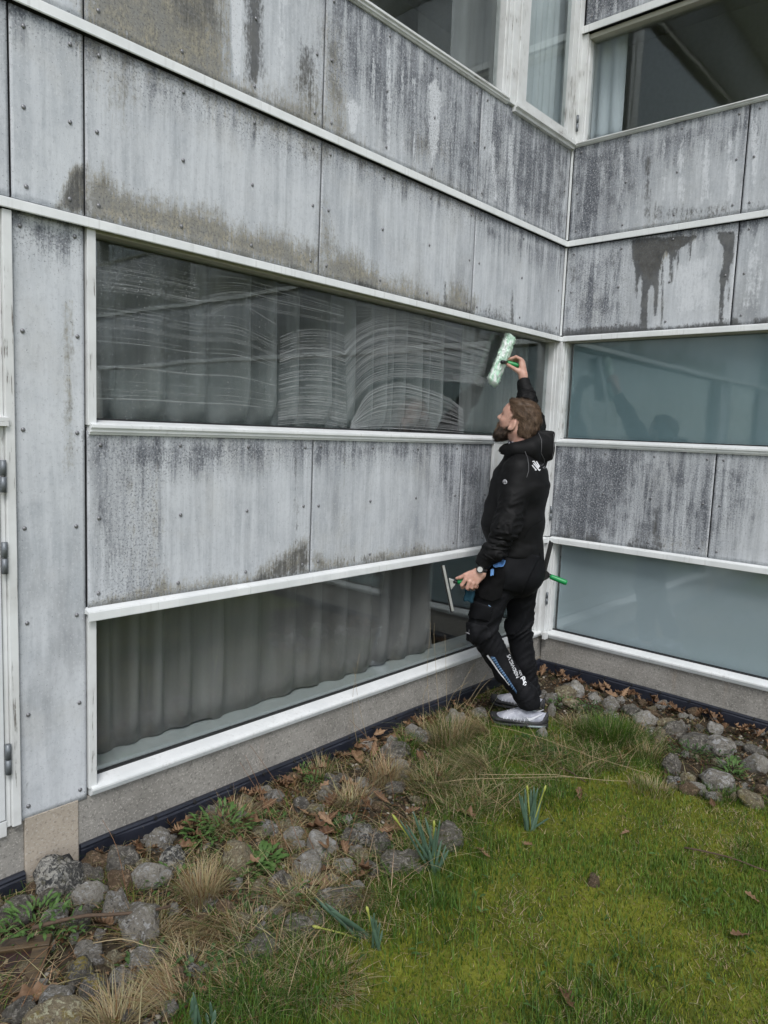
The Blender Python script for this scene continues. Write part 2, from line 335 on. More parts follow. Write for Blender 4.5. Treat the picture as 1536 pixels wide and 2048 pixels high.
# stains on the boards, outlined as they look from the lawn: (kind, strength, softness, outline)
O, D_, P_, S_ = 0, 1, 2, 3
STAINS = {'L': [
 (O, .95, 30, [(160,-80),(456,-60),(464,160),(500,172),(535,200),(596,205),(612,150),(640,190),(652,300),(165,75)]),
 (O, .7, 22, [(165,-80),(330,-80),(320,120),(165,70)]),
 (D_, .72, 14, [(486,-60),(528,-60),(533,140),(510,172),(488,160)]),
 (D_, .62, 22, [(585,60),(640,90),(642,240),(615,225),(590,190)]),
 (D_, .50, 30, [(300,-80),(450,-80),(455,70),(400,95),(330,60)]),
 (P_, 1., 6, [(459,-60),(486,-60),(483,80),(481,155),(466,152),(462,90)]),
 (P_, .55, 20, [(535,-60),(590,-60),(580,180),(545,185)]),
 (O, .75, 16, [(652,30),(672,60),(690,180),(700,265),(740,300),(800,335),(860,345),(905,375),(952,395),(955,430),(650,300)]),
 (O, .55, 18, [(815,250),(890,270),(905,330),(840,325)]),
 (P_, .8, 7, [(690,205),(706,190),(722,215),(716,268),(700,270)]), (P_, .7, 6, [(822,150),(834,150),(832,330),(826,338)]),
 (P_, .75, 8, [(855,170),(872,150),(886,190),(880,300),(862,345),(855,280)]), (P_, .6, 6, [(898,200),(908,190),(908,350),(900,352)]),
 (P_, .7, 8, [(975,290),(990,270),(1000,400),(985,410)]), (P_, .75, 7, [(1012,270),(1026,250),(1030,400),(1016,426)]),
 (P_, .7, 7, [(740,60),(752,70),(752,240),(744,262)]), (P_, .7, 8, [(770,90),(786,100),(784,300),(772,310)]), (P_, .6, 6, [(930,190),(938,195),(938,370),(931,372)]), (P_, .65, 6, [(800,110),(808,115),(808,300),(801,305)]), (P_, .6, 7, [(672,90),(684,95),(682,180),(674,185)]),
 (S_, .55, 40, [(650,-80),(960,150),(1150,280),(1140,500),(960,430),(650,160)]), (S_, .75, 34, [(950,150),(1150,280),(1140,500),(1040,450),(950,400)]),
 (D_, .45, 22, [(1060,440),(1140,470),(1140,300),(1120,300)]),
 (D_, .60, 8, [(118,400),(130,370),(140,345),(150,330),(175,330),(178,436),(112,418)]), (O, .95, 8, [(118,400),(130,370),(140,345),(150,330),(175,330),(178,436),(112,418)]),
 (O, .55, 40, [(184,85),(275,140),(285,195),(230,240),(190,160)]), (S_, .6, 30, [(200,90),(640,290),(640,350),(400,240),(280,200)]),
 (O, .95, 18, [(174,350),(214,345),(240,382),(300,398),(370,412),(430,425),(480,455),(560,470),(610,492),(644,492),(644,560),(174,440)]),
 (D_, .45, 14, [(176,345),(215,345),(235,385),(190,385)]), (D_, .42, 20, [(560,500),(640,515),(642,555),(560,535)]),
 (S_, .55, 24, [(645,290),(950,420),(950,460),(650,330)]),
 (O, .95, 15, [(646,405),(658,470),(672,510),(700,505),(740,530),(790,565),(820,560),(860,590),(890,598),(905,570),(925,575),(940,605),(949,600),(949,640),(645,560)]),
 (D_, .66, 9, [(700,545),(780,585),(860,600),(949,615),(949,640),(700,575)]), (D_, .8, 4, [(887,560),(891,560),(893,610),(886,610)]),
 (D_, .55, 16, [(948,612),(985,605),(1040,635),(1123,645),(1125,690),(948,640)]), (D_, .85, 4, [(1022,580),(1026,580),(1028,645),(1021,645)]), (D_, .8, 4, [(976,612),(980,612),(981,640),(976,640)]),
 (S_, .5, 22, [(948,425),(1130,500),(1126,560),(948,470)]),
 (S_, .9, 40, [(24,420),(176,450),(176,500),(120,520),(30,490)]), (O, .75, 7, [(128,600),(143,600),(144,740),(146,900),(140,962),(134,940),(131,800)]),
 (D_, .7, 5, [(163,862),(172,858),(172,882),(164,882)]), (D_, 1., 3, [(54,1566),(57,1566),(59,1612),(57,1615)]), (D_, .8, 3, [(48,1578),(51,1578),(51,1592),(48,1592)]),
 (D_, .5, 8, [(140,1580),(150,1572),(152,1606),(138,1610)]),
 (S_, .75, 26, [(170,862),(985,880),(985,915),(560,930),(300,960),(172,930)]), (O, .45, 16, [(255,960),(275,930),(282,1200),(250,1205)]), (O, .6, 14, [(296,930),(316,930),(318,1180),(298,1190)]),
 (S_, .5, 18, [(180,870),(330,870),(320,1200),(200,1215)]),
 (O, .8, 10, [(172,1205),(240,1186),(300,1172),(330,1150),(345,1168),(470,1150),(500,1150),(540,1122),(575,1098),(600,1080),(622,1072),(622,1150),(172,1228)]),
 (D_, .55, 9, [(500,1160),(545,1122),(600,1085),(622,1080),(622,1150),(500,1175)]), (D_, .5, 10, [(300,1160),(320,1150),(332,1175),(300,1190)]), (D_, .5, 8, [(585,900),(600,895),(598,1090),(585,1090)]),
 (O, .8, 10, [(622,1100),(640,1110),(720,1118),(765,1098),(800,1100),(838,1088),(870,1098),(905,1095),(905,1110),(622,1150)]), (D_, .45, 10, [(622,1115),(760,1105),(840,1092),(850,1112),(622,1146)]),
 (S_, .6, 24, [(628,870),(930,880),(990,880),(970,1090),(900,1090),(860,930),(640,930)]), (O, .4, 10, [(683,900),(697,900),(697,1110),(685,1110)])],
 'R': [
 (S_, .85, 40, [(1140,290),(1260,260),(1200,480),(1130,500)]), (S_, .55, 40, [(1140,290),(1540,190),(1540,280),(1320,330),(1200,480),(1130,500)]),
 (P_, .65, 7, [(1268,290),(1278,285),(1278,430),(1269,440)]), (P_, .65, 7, [(1322,280),(1334,275),(1334,410),(1323,420)]), (P_, .6, 6, [(1203,330),(1212,325),(1212,420),(1204,430)]), (P_, .6, 8, [(1495,230),(1520,220),(1518,380),(1498,385)]), (P_, .55, 14, [(1335,520),(1430,500),(1430,630),(1340,640)]), (P_, .5, 14, [(1480,480),(1536,470),(1536,620),(1478,630)]),
 (P_, .6, 10, [(1235,300),(1250,295),(1250,420),(1236,440)]), (P_, .75, 14, [(1350,300),(1370,260),(1372,400),(1352,415)]), (P_, .75, 16, [(1400,280),(1425,270),(1425,400),(1398,415)]), (P_, .6, 12, [(1445,280),(1480,260),(1475,400),(1448,405)]),
 (D_, .45, 14, [(1300,400),(1380,400),(1470,415),(1480,440),(1300,455)]), (D_, .6, 8, [(1285,330),(1300,300),(1306,330),(1300,440),(1286,440)]),
 (O, .55, 14, [(1240,470),(1300,440),(1480,420),(1480,436),(1240,480)]), (D_, .5, 12, [(1490,400),(1540,400),(1540,420),(1486,430)]),
 (S_, .75, 34, [(1130,490),(1260,480),(1250,660),(1124,670)]), (D_, .5, 16, [(1130,495),(1180,490),(1160,540),(1150,620),(1126,600)]),
 (D_, 1., 4, [(1262,478),(1395,470),(1372,492),(1352,500),(1350,520),(1342,515),(1336,505),(1332,500),(1326,515),(1318,545),(1313,630),(1307,634),(1308,575),(1302,570),(1296,585),(1294,660),(1280,662),(1284,560),(1281,550),(1276,570),(1276,600),(1270,598),(1270,540),(1264,515)]),
 (D_, .9, 3, [(1352,480),(1360,480),(1357,548),(1353,556)]), (D_, .85, 3, [(1322,505),(1328,505),(1326,640),(1322,646)]), (D_, .8, 3, [(1376,478),(1384,478),(1381,520),(1377,528)]), (D_, .9, 3, [(1456,470),(1462,470),(1459,600),(1455,606)]), (D_, .7, 4, [(1224,490),(1232,490),(1229,560),(1225,566)]),
 (O, .9, 6, [(1266,478),(1395,470),(1360,496),(1340,505),(1320,540),(1300,560),(1280,545),(1268,520)]),
 (D_, .8, 4, [(1336,500),(1349,505),(1347,560),(1340,572),(1338,545)]), (D_, 1., 4, [(1432,465),(1470,462),(1466,530),(1462,525),(1455,560),(1450,570),(1444,650),(1437,650),(1440,570),(1438,550),(1446,530),(1447,500)]),
 (D_, .75, 8, [(1124,655),(1200,650),(1280,645),(1290,655),(1340,650),(1365,650),(1430,640),(1462,640),(1462,665),(1124,690)]), (O, .4, 12, [(1180,640),(1260,648),(1260,670),(1180,675)]),
 (D_, .8, 6, [(1458,640),(1466,632),(1478,640),(1486,652),(1458,660)]), (D_, .7, 7, [(1500,645),(1512,635),(1540,630),(1540,660),(1500,660)]),
 (D_, .5, 5, [(1247,540),(1253,535),(1254,560),(1247,565)]), (D_, .45, 6, [(1240,580),(1252,575),(1252,590),(1242,592)]), (D_, .6, 6, [(1150,625),(1162,620),(1160,640),(1152,640)]),
 (S_, .95, 34, [(1090,880),(1300,890),(1290,960),(1200,1090),(1090,1090)]), (S_, .6, 34, [(1090,880),(1540,905),(1540,1000),(1430,1120),(1090,1090)]),
 (D_, .6, 16, [(1095,1055),(1150,1050),(1200,1060),(1230,1100),(1095,1090)]), (D_, .55, 8, [(1303,1020),(1318,1000),(1322,1095),(1300,1100)]), (D_, .6, 8, [(1250,1080),(1270,1072),(1330,1080),(1330,1115),(1250,1105)]),
 (P_, .6, 6, [(1414,920),(1420,920),(1416,1020),(1412,1020)]), (D_, .5, 6, [(1322,885),(1328,885),(1326,920),(1320,920)]), (O, .4, 12, [(1280,1060),(1420,1080),(1420,1120),(1280,1100)]),
 (D_, .55, 5, [(1118,900),(1124,898),(1125,908),(1119,910)]), (S_, .9, 20, [(1160,-40),(1340,-40),(1170,70),(1150,60)]), (P_, .7, 7, [(1190,-40),(1200,-40),(1198,40),(1186,45)]), (P_, .7, 7, [(1225,-40),(1238,-40),(1236,25),(1224,30)])]}

rivet_bm = bmesh.new(); bmesh.ops.create_uvsphere(rivet_bm, u_segments=10, v_segments=5, radius=1.0)
for v_ in rivet_bm.verts: v_.co = Vector((v_.co.x*.0075, v_.co.y*.0045, v_.co.z*.0075))
rivet_me = bpy.data.meshes.new('rivet'); rivet_bm.to_mesh(rivet_me); rivet_bm.free(); rivet_me.materials.append(M_STEEL)
for p_ in rivet_me.polygons: p_.use_smooth = True

def in_frame(side, u0, u1, z0, z1):
    uu, zz = np.meshgrid(np.linspace(u0, u1, 5), np.linspace(z0, z1, 5)); W = to_world(side, uu.ravel(), 0.0, zz.ravel())
    d = (W - CAM) @ CM.T; q = project(W)
    return bool(np.any((d[:, 2] > .3) & (q[:, 0] > -20) & (q[:, 0] < 1556) & (q[:, 1] > -20) & (q[:, 1] < 2068)))
_prng = random.Random(5)
def panel(side, u0, u1, z0, z1, rivets=(3, 3), gap=0.004, seen=True, d=0.0, inset=0.045):
    """one fibre-cement board as a finely gridded slab, its stains stored as point attributes; rivets are sub-parts"""
    a, b = min(u0, u1)+gap, max(u0, u1)-gap
    nu, nz = (max(2, int((b-a)/0.010)), max(2, int((z1-z0)/0.022))) if seen else (2, 2)
    U, Z = np.meshgrid(np.linspace(a, b, nu+1), np.linspace(z0+.003, z1-.003, nz+1)); U = U.ravel(); Z = Z.ravel(); n = len(U)
    warp = .0012*np.sin(U*5.1+z0*9)*np.sin(Z*4.3)
    th = 0.008
    V = np.concatenate([np.stack([U, d+warp, Z], 1), np.stack([U, d+warp+th, Z], 1)])
    w = nu+1; i, j = np.meshgrid(np.arange(nu), np.arange(nz)); k = (j*w+i).ravel()
    front = np.stack([k, k+1, k+w+1, k+w], 1); back = np.stack([k, k+w, k+w+1, k+1], 1)+n
    rim = list(range(w)) + [r*w+nu for r in range(1, nz+1)] + [nz*w+c for c in range(nu-1, -1, -1)] + [r*w for r in range(nz-1, 0, -1)]
    rim = np.array(rim); nx = np.roll(rim, -1); sidef = np.stack([rim, rim+n, nx+n, nx], 1)
    o = mesh_obj('facade_panel', V, np.concatenate([front, back, sidef]), M_PANEL, bld)
    o.rotation_euler.z = RZ[side]; o['streaky'] = 1.0 if (b-a) > .26 else .25
    st = np.zeros((2*n, 4), np.float32); st[:, 3] = 1; sp = np.zeros(2*n, np.float32)
    if seen:
        q = project(to_world(side, U, d, Z)); px, py = q[:, 0], q[:, 1]
        for kind, s, soft, poly in STAINS[side]:
            pp = np.asarray(poly)
            if px.max() < pp[:, 0].min()-60 or px.min() > pp[:, 0].max()+60 or py.max() < pp[:, 1].min()-60 or py.min() > pp[:, 1].max()+60: continue
            m = s*np.clip(poly_dist(px, py, poly)/(soft*(2.0 if kind == O else 1.3))*.5+.5, 0, 1)
            if kind == S_: sp[:n] = np.maximum(sp[:n], m)
            else: st[:n, kind] = np.maximum(st[:n, kind], m)
        edge = np.exp(-(z1-Z)/.075)*.95 + np.exp(-(Z-z0)/.02)*.35 + (np.exp(-(U-a)/.012)+np.exp(-(b-U)/.012))*.3
        sp[:n] = np.maximum(sp[:n], np.clip(edge, 0, 1)*.8); sp[:n] = np.maximum(sp[:n], .06)
    else: sp[:] = .3
    ca = o.data.color_attributes.new('stain', 'FLOAT_COLOR', 'POINT'); ca.data.foreach_set('color', st.ravel())
    fa = o.data.attributes.new('speck', 'FLOAT', 'POINT'); fa.data.foreach_set('value', sp)
    if seen and rivets:
        nc, nr = rivets
        for c in range(nc):
            for r in range(nr):
                uu = a+inset+(b-a-2*inset)*c/max(1, nc-1)+_prng.uniform(-.006, .006); zz = z0+.05+(z1-z0-.10)*r/max(1, nr-1)+_prng.uniform(-.006, .006)
                q = project(to_world(side, uu, d, zz))
                if -5 < q[0] < 1541 and -5 < q[1] < 2053: share('rivet', rivet_me, o, (uu, d-.001, zz))
    return o
UL = [-3.335, -2.245, -1.05, 0.0]
for z0, z1 in ((Z_BU, Z_A+.01), (Z_C, Z_B)):                       # the two board rows over the lower window band
    for k in range(3): panel('L', UL[k], UL[k+1]-(.012 if k == 2 else 0), z0, z1, (4 if k < 2 else 3, 3))
    panel('L', -3.578, -3.335, z0, z1, (2, 3)); panel('L', -4.66, -3.578, z0, z1, (3, 3)); panel('L', -9.0, -4.66, z0, z1, None, seen=False)
    for a, b, r in ((.014, 1.10, 4), (1.10, 2.18, 3)): panel('R', a, b, z0, z1, (r, 3))
    panel('R', 2.18, 4.4, z0, z1, None, seen=False); panel('R', 4.4, 6.6, z0, z1, None, seen=False)
for a, b, r in ((-3.335, -2.247, 4), (-2.247, -1.067, 4), (-1.067, -.757, 2)): panel('L', a, b, Z_E, Z_D, (r, 3))
for a, b, r in ((.014, 1.088, 4), (1.088, 2.18, 3)): panel('R', a, b, Z_E, Z_D, (r, 3))
panel('R', 2.18, 6.6, Z_E, Z_D, None, seen=False)
panel('L', -3.580, -3.337, .166, Z_CL+.012, (2, 7), inset=.028)    # the tall narrow board between door and windows
panel('R', .035, 1.30, 4.246, 4.86, (3, 3)); panel('R', 1.30, 6.6, 4.246, 4.86, None, seen=False)
panel('L', -9.0, -.75, 4.86, 5.5, None, seen=False); panel('L', -.75, -.01, 4.86, 5.5, None, seen=False); panel('R', .02, 6.6, 4.862, 5.5, None, seen=False)
panel('L', -9.0, -4.75, 0.3, Z_CL, None, seen=False)

def strip(side, u0, u1, prof, name='trim_strip', mat=None, joints=()):
    cuts = [u0]+list(joints)+[u1]
    for a, b in zip(cuts[:-1], cuts[1:]):
        bm = bmesh.new(); bm_profile(bm, prof, a+.0006, b-.0006)
        bmesh.ops.bevel(bm, geom=[e for e in bm.edges if abs(e.verts[0].co.x-e.verts[1].co.x) > .01], offset=.0025, segments=2, affect='EDGES')
        o = bm_obj(name, bm, mat or M_WHITE, bld); o.rotation_euler.z = RZ[side]
def flash(z0, z1, out, lip=.03): # flashing: sloped top, upright face, small drip lip
    return [(-out, z0), (-out, z1-.008), (.012, z1+.004), (.012, z1-.02), (-out+.006, z1-.016), (-out+.006, z0)]
# middle strip, window-head strip
strip('L', -9.0, 0.0, flash(Z_B, Z_BU, .022), joints=(-3.75, -1.22)); strip('R', .022, 6.6, flash(Z_B, Z_BU, .022), joints=(2.9,))
strip('L', -9.0, 0.0, flash(Z_CL, Z_C, .030), joints=(-4.1, -1.18)); strip('R', .030, 6.6, flash(Z_CL, Z_C, .030), joints=(2.4,))
strip('L', -3.345, 0.0, flash(Z_EL, Z_E, .034), joints=(-2.62, -.757)); strip('R', .034, 6.6, flash(Z_EL, Z_E, .030), joints=(2.6,))
strip('R', .0, 6.6, flash(4.192, 4.246, .03), joints=(2.0,))
for z0, z1 in ((Z_C, Z_B), (Z_BU, Z_A-.01)):                       # slim corner bead between the boards of the two wings
    o = box_obj('corner_bead', -.012, -.001, -.013, -.001, z0+.004, z1-.003, M_WHITE, bld, .001)

# backing behind the boards
for a, b, z0, z1 in ((-9, -.004, Z_C-.03, Z_A), (-3.34, -.78, Z_E-.03, Z_D+.01), (-3.60, -3.335, .12, Z_C), (-9, -.004, 4.80, 5.5), (-9, -4.7, -.3, Z_C)):
    box_obj('wall_core', a, b, .012, .10, z0, z1, M_BACK, bld, 0)
for a, b, z0, z1 in ((.02, 6.6, Z_C-.03, Z_A), (.02, 6.6, Z_E-.03, Z_D+.01), (.02, 6.6, 4.22, 5.5)):
    o = box_obj('wall_core', a, b, .0125, .10, z0, z1, M_BACK, bld, 0); o.rotation_euler.z = RZ['R']
# roof over both wings with eaves
rf = box_obj('roof', -9.4, 4.2, -.35, 4.2, 5.5, 5.62, M_WHITE, bld, .004)
rf2 = box_obj('roof', -.35, 4.2, -6.9, -.352, 5.5, 5.62, M_WHITE, bld, .004)

def pane_obj(parent, side, u0, u1, z0, z1, d=.052, name='pane', mat=None):
    o = box_obj(name, u0, u1, d, d+.006, z0, z1, mat or M_GLASS, parent, 0); o.rotation_euler.z = 0; return o
def window(side, u0, u1, z0, z1, label=None, jl=.030, jr=.030, sill=True, head=.03, sill_mat=None, jmat=None, pane_mat=None, sill_h=.037, d=.052):
    """fixed window: jambs, head, sloping stepped sill, gasket and one pane; u0<u1, z0/z1 = visible glass opening bottom and top"""
    w = empty('window', (0, 0, 0), RZ[side], bld)
    if label: w['label'] = label
    jm = jmat or M_PEEL
    for a, b, c, e, f in ((u0-jl, u0, u0-.0015, u0+.007, -.012), (u1, u1+jr, u1-.007, u1+.0015, -.010)):
        fr = bmesh.new(); bm_box(fr, a, b, f, d+.03, z0-.02, z1+head, .002); bm_box(fr, c, e, .012, d+.028, z0, z1, .001); bm_obj('jamb', fr, jm, w)
    box_obj('head', u0+.001, u1-.001, .004, d+.029, z1, z1+head, M_SOFFIT, w, .002)
    gk = bmesh.new(); bm_box(gk, u0+.007, u1-.007, d-.006, d+.012, z0-.002, z0+.006); bm_obj('gasket', gk, M_GASKET, w)
    if sill:
        bm = bmesh.new(); z = z0
        bm_profile(bm, [(d, z), (-.006, z-.010), (-.026, z-.016), (-.026, z-.016-sill_h*.36), (-.018, z-.016-sill_h*.40), (-.018, z-.016-sill_h*.75), (-.010, z-.016-sill_h*.8), (-.010, z-.016-sill_h), (d, z-.016-sill_h)], u0-jl+.006, u1+jr-.004)
        bmesh.ops.bevel(bm, geom=[e for e in bm.edges if abs(e.verts[0].co.x-e.verts[1].co.x) > .01], offset=.002, segments=2, affect='EDGES')
        bm_obj('sill', bm, sill_mat or M_WHITE, w)
    pane_obj(w, side, u0+.004, u1-.004, z0-.002, z1+.004, d, mat=pane_mat)
    return w
W1 = window('L', -3.302, -.040, Z_DG, Z_CL-.006, 'long upper window wet with soap streaks', .031, .030)
W2 = window('L', -3.306, -.070, Z_FG, Z_EL+.004, 'long low window beside the dry grass', .030, .05, sill_h=.034)
W3 = window('R', .044, 6.4, Z_DG, Z_CL-.004, 'window band with dim teal blind', .030, .044, pane_mat=M_GLASS_R)
W4 = window('R', .056, 6.4, Z_FG-.004, Z_EL+.004, 'low window band with pale blue blind', .036, .05, sill_h=.036, pane_mat=M_GLASS_R)
W5 = window('L', -9.0, -.835, Z_A+.052, 4.80, 'wide upper storey window', .03, .03, sill_h=.036, sill_mat=M_PEEL_H)
W6 = window('R', .072, 6.4, Z_A+.034, 4.162, 'upper storey window right of the corner', .072, .04, sill_h=.022, sill_mat=M_PEEL_H, pane_mat=M_GLASS_R)
# narrow casement beside the upper corner
w7 = empty('casement_window', (0, 0, 0), 0, bld); w7['label'] = 'narrow flaking casement in the upper corner'
for a, b, c, z in ((-.803, -.742, -.020, .012), (-.738, -.690, -.030, .012), (-.058, -.008, -.032, .002)): box_obj('post', a, b, c, .066, Z_A+z, 4.86, M_PEEL, w7, .003)
box_obj('stile', -.688, -.635, -.024, .03, Z_A+.035, 4.84, M_PEEL, w7, .003); box_obj('stile', -.120, -.062, -.024, .03, Z_A+.035, 4.84, M_PEEL, w7, .003); box_obj('rail', -.634, -.121, -.022, .03, Z_A+.037, Z_A+.075, M_PEEL, w7, .003)
bm = bmesh.new(); bm_profile(bm, [(.03, Z_A+.034), (-.040, Z_A+.026), (-.040, Z_A+.004), (-.024, Z_A-.002), (-.024, Z_A-.018), (.03, Z_A-.018)], -.745, -.014); bm_obj('sill', bm, M_PEEL_H, w7)
pane_obj(w7, 'L', -.633, -.122, Z_A+.073, 4.83, .004)
def hinge(parent, u, d, z, h=.085, r=.010, rz=0):
    V, Fc = tube([(u, d, z-h/2), (u, d, z-.002)], r, 10); V2, F2 = tube([(u, d, z+.002), (u, d, z+h/2)], r, 10)
    n = len(V); o = mesh_obj('hinge', [*V, *V2], Fc+[tuple(i+n for i in f) for f in F2], M_HINGE, parent, True); return o
hinge(w7, -.028, -.040, 3.64, .10, .008)
# white hatch in the inner corner between the two lower bands, behind the person
hatch = empty('hatch', (0, 0, 0), 0, bld); hatch['label'] = 'white hinged hatch in the inner corner'
for a in ((-.757, -.712, -.016, .03, Z_E+.004, Z_D-.004), (-.060, -.012, -.030, .03, Z_E+.004, Z_D-.004)): box_obj('stile', *a, M_PEEL, hatch, .002)
for a in ((-.7115, -.0605, -.014, .03, Z_D-.05, Z_D-.004), (-.7115, -.0605, -.014, .03, Z_E+.004, Z_E+.05)): box_obj('rail', *a, M_PEEL, hatch, .002)
box_obj('leaf', -.709, -.063, -.008, .02, Z_E+.053, Z_D-.053, M_DOORLEAF, hatch, .003)
hinge(hatch, -.040, -.040, 1.06, .10, .009)
post = empty('corner_post', (0, 0, 0), 0, bld)
box_obj('upper_post', -.036, -.004, -.038, -.004, Z_DG-.028, Z_CL-.002, M_PEEL, post, .003)
box_obj('lower_post', -.044, -.004, -.048, -.004, Z_F+.02, Z_EL-.002, M_PEEL, post, .003)
box_obj('sill_end', -.075, -.030, -.075, -.050, Z_F+.004, Z_F+.055, M_PEEL_H, post, .004)
hinge(post, -.042, -.052, .46, .085, .009)

# door at the left edge: frame post, leaf with hinges, glazing sill
door = empty('door', (0, 0, 0), 0, bld); door['label'] = 'white glazed door with grey hinges'
box_obj('jamb', -3.612, -3.582, -.018, .06, .168, Z_CL-.002, M_PEEL, door, .003); box_obj('stop', -3.628, -3.613, -.004, .06, .168, Z_CL-.002, M_PEEL, door, .002)
bm = bmesh.new(); bm_box(bm, -4.60, -3.632, -.012, .03, .20, 1.535, .003); bm_obj('leaf', bm, M_DOORLEAF, door)
bm = bmesh.new(); bm_box(bm, -4.60, -3.628, -.010, .06, .140, .196, .003); bm_obj('threshold', bm, M_PEEL_H, door)
bm = bmesh.new(); bm_profile(bm, [(.05, 1.59), (-.03, 1.575), (-.03, 1.548), (.05, 1.545)], -4.6, -3.606); bm_obj('transom', bm, M_PEEL_H, door)
pane_obj(door, 'L', -4.6, -3.63, 1.592, Z_CL-.004, .03)
box_obj('wall_core', -4.7, -3.632, .10, .12, .1, Z_C, M_BACK, bld, 0)
for zz in (1.385, 1.115, .42): hinge(door, -3.624, -.022, zz, .105, .010)

# plinth, beige pier and the black edging along the ground
def plinth(side, a, b, d, mat=M_PLINTH, z1=Z_F+.004):
    o = box_obj('plinth', a, b, d, .16, -.35, z1, mat, bld, .004); o.rotation_euler.z = RZ[side]; return o
plinth('L', -3.372, .1, .004); plinth('L', -9.0, -3.566, .006); plinth('R', .0045, 6.6, .0045)
plinth('L', -3.566, -3.373, -.002, M_BEIGE, .175)
def edging(side, u0, u1, zoff):
    e = empty('edging_strip', (0, 0, 0), RZ[side], bld)
    n = int(abs(u1-u0)/.06); us = np.linspace(u0, u1, n+1); V = []; Fc = []
    prof = [(0.003, .004), (-.010, .004), (-.014, -.004), (-.012, -.012), (-.016, -.018), (-.018, -.30), (0.003, -.30)]
    for u in us:
        zz = zoff(u); bul = .005*math.sin(u*7.0)+.003*math.sin(u*17)
        for dd, z in prof: V.append((u, dd+(bul if z < -.015 else bul*.4) - .002, z+zz))
    k = len(prof)
    for i in range(n):
        for j in range(k): Fc.append((i*k+j, i*k+(j+1) % k, (i+1)*k+(j+1) % k, (i+1)*k+j))
    mesh_obj('membrane', V, Fc, M_MEMBRANE, e)
    u = min(u0, u1)+.12; first = None
    while u < max(u0, u1):
        if first is None:
            bm = bmesh.new(); bmesh.ops.create_cone(bm, cap_ends=True, segments=10, radius1=.009, radius2=.007, depth=.008, matrix=Matrix.Rotation(math.pi/2, 4, 'X'))
            o = bm_obj('clip', bm, M_GASKET, e); first = o.data; o.location = (u, -.018, zoff(u)-.004)
        else: share('clip', first, e, (u, -.018, zoff(u)-.004))
        u += .185
edging('L', -3.37, -.005, lambda u: .006*math.sin(u*3.1)-.012*max(0, (-2.6-u)/.8)); edging('R', .02, 3.5, lambda u: -.004+.005*math.sin(u*2.7)); edging('L', -9.0, -3.57, lambda u: -.02)

# rooms behind the glass
room = tag(empty('room_interior'), kind='structure')
def rbox(name, *a, mat=M_ROOM):
    return box_obj(name, *a, mat, room, 0)
rbox('floor', -9, 4, .17, 4, .05, .12, mat=M_ROOMFLOOR); rbox('ceiling', -9, 4, .101, 4, 2.42, 2.50); rbox('wall', -9, 4, 3.6, 3.7, .12, 2.42)
rbox('wall', -9.1, -9, .17, 3.6, .12, 2.42)
rbox('floor', .17, 4, -6.6, .169, .05, .119, mat=M_ROOMFLOOR); rbox('ceiling', .101, 4, -6.6, .1, 2.42, 2.50); rbox('wall', 3.6, 3.7, -6.6, 3.6, .12, 2.42); rbox('wall', .101, 3.6, -6.7, -6.6, .05, 5.5)
rbox('floor', -9, 4, .101, 4, 3.0, 3.1, mat=M_ROOMFLOOR); rbox('wall', -9, 4, 1.5, 1.6, 3.1, 4.9); rbox('ceiling', -9, 4, .101, 4, 4.9, 4.96); rbox('ceiling', .101, 4, -6.6, .1, 4.9, 4.96); rbox('floor', .101, 4, -6.6, .1, 3.0, 3.1, mat=M_ROOMFLOOR); rbox('wall', 1.6, 1.7, -6.6, 1.49, 3.1, 4.9); rbox('wall', -9.1, -9, .1, 3.6, 3.1, 5.5)
rbox('ledge', -3.30, -.05, .085, .24, .212, .238, mat=M_LEDGE); rbox('ledge', -3.30, -.05, .085, .17, 1.555, 1.572, mat=M_LEDGE)
rbox('ledge', -8.0, -.05, .085, .20, 3.50, 3.53, mat=M_LEDGE)
rbox('wall', -3.62, -3.32, .125, .30, .12, 2.42)

def curtain(name, u0, u1, d, z0, z1, mat, label, amp=.030, wave=.14, seed=1, side='L', hem=0.0, lean=0.0):
    r = random.Random(seed); n = int((u1-u0)/.007); V = []; Fc = []; nz = 14
    ph = 0; us = np.linspace(u0, u1, n+1); prof = []
    wv, am = wave, amp
    for i, u in enumerate(us):
        ph += (us[1]-us[0])/wv*2*math.pi
        if r.random() < .02: wv = wave*r.uniform(.55, 1.7); am = amp*r.uniform(.5, 1.3)
        s = math.sin(ph); prof.append(am*(math.copysign(abs(s)**.7, s)) + .25*amp*math.sin(ph*.37+1))
    for j in range(nz+1):
        t = j/nz; z = z0+(z1-z0)*t
        for i, u in enumerate(us):
            V.append((u+lean*(1-t)+.012*math.sin(i*.03+2)*(1-t), d+prof[i]*(1.0-.35*t)*(.30+.70*min(1, t*10))+.006*(1-t)*math.sin(i*.05), z+(hem*(math.floor((i*.007)/.21) % 3 - 1)*(1-t) if hem else 0)))
    w = n+1
    for j in range(nz):
        for i in range(n): Fc.append((j*w+i, j*w+i+1, (j+1)*w+i+1, (j+1)*w+i))
    o = mesh_obj(name, V, Fc, mat, None, True); o.rotation_euler.z = RZ[side]
    sol = o.modifiers.new('thickness', 'SOLIDIFY'); sol.thickness = .002
    return tag(o, label, 'curtain')
curtain('curtain', -3.29, -1.05, .26, 1.585, 2.41, M_CURT_TEAL, 'grey pleated curtain behind the soapy window', .085, .15, 3)
curtain('curtain', -.86, -.07, .19, 1.60, 2.41, M_CURT_TEAL, 'pale grey-green curtain hanging at the corner end of the soapy window', .016, .16, 5)
curtain('curtain', -3.29, -1.02, .175, .245, 1.53, M_CURT_DARK, 'dark grey-brown pleated curtain behind the low left window', .042, .145, 8, hem=.005)
curtain('curtain', -1.0, -.46, .28, 3.56, 4.85, M_CURT_TEAL, 'grey-green curtain in the wide upper window beside the mullion', .012, .22, 11)
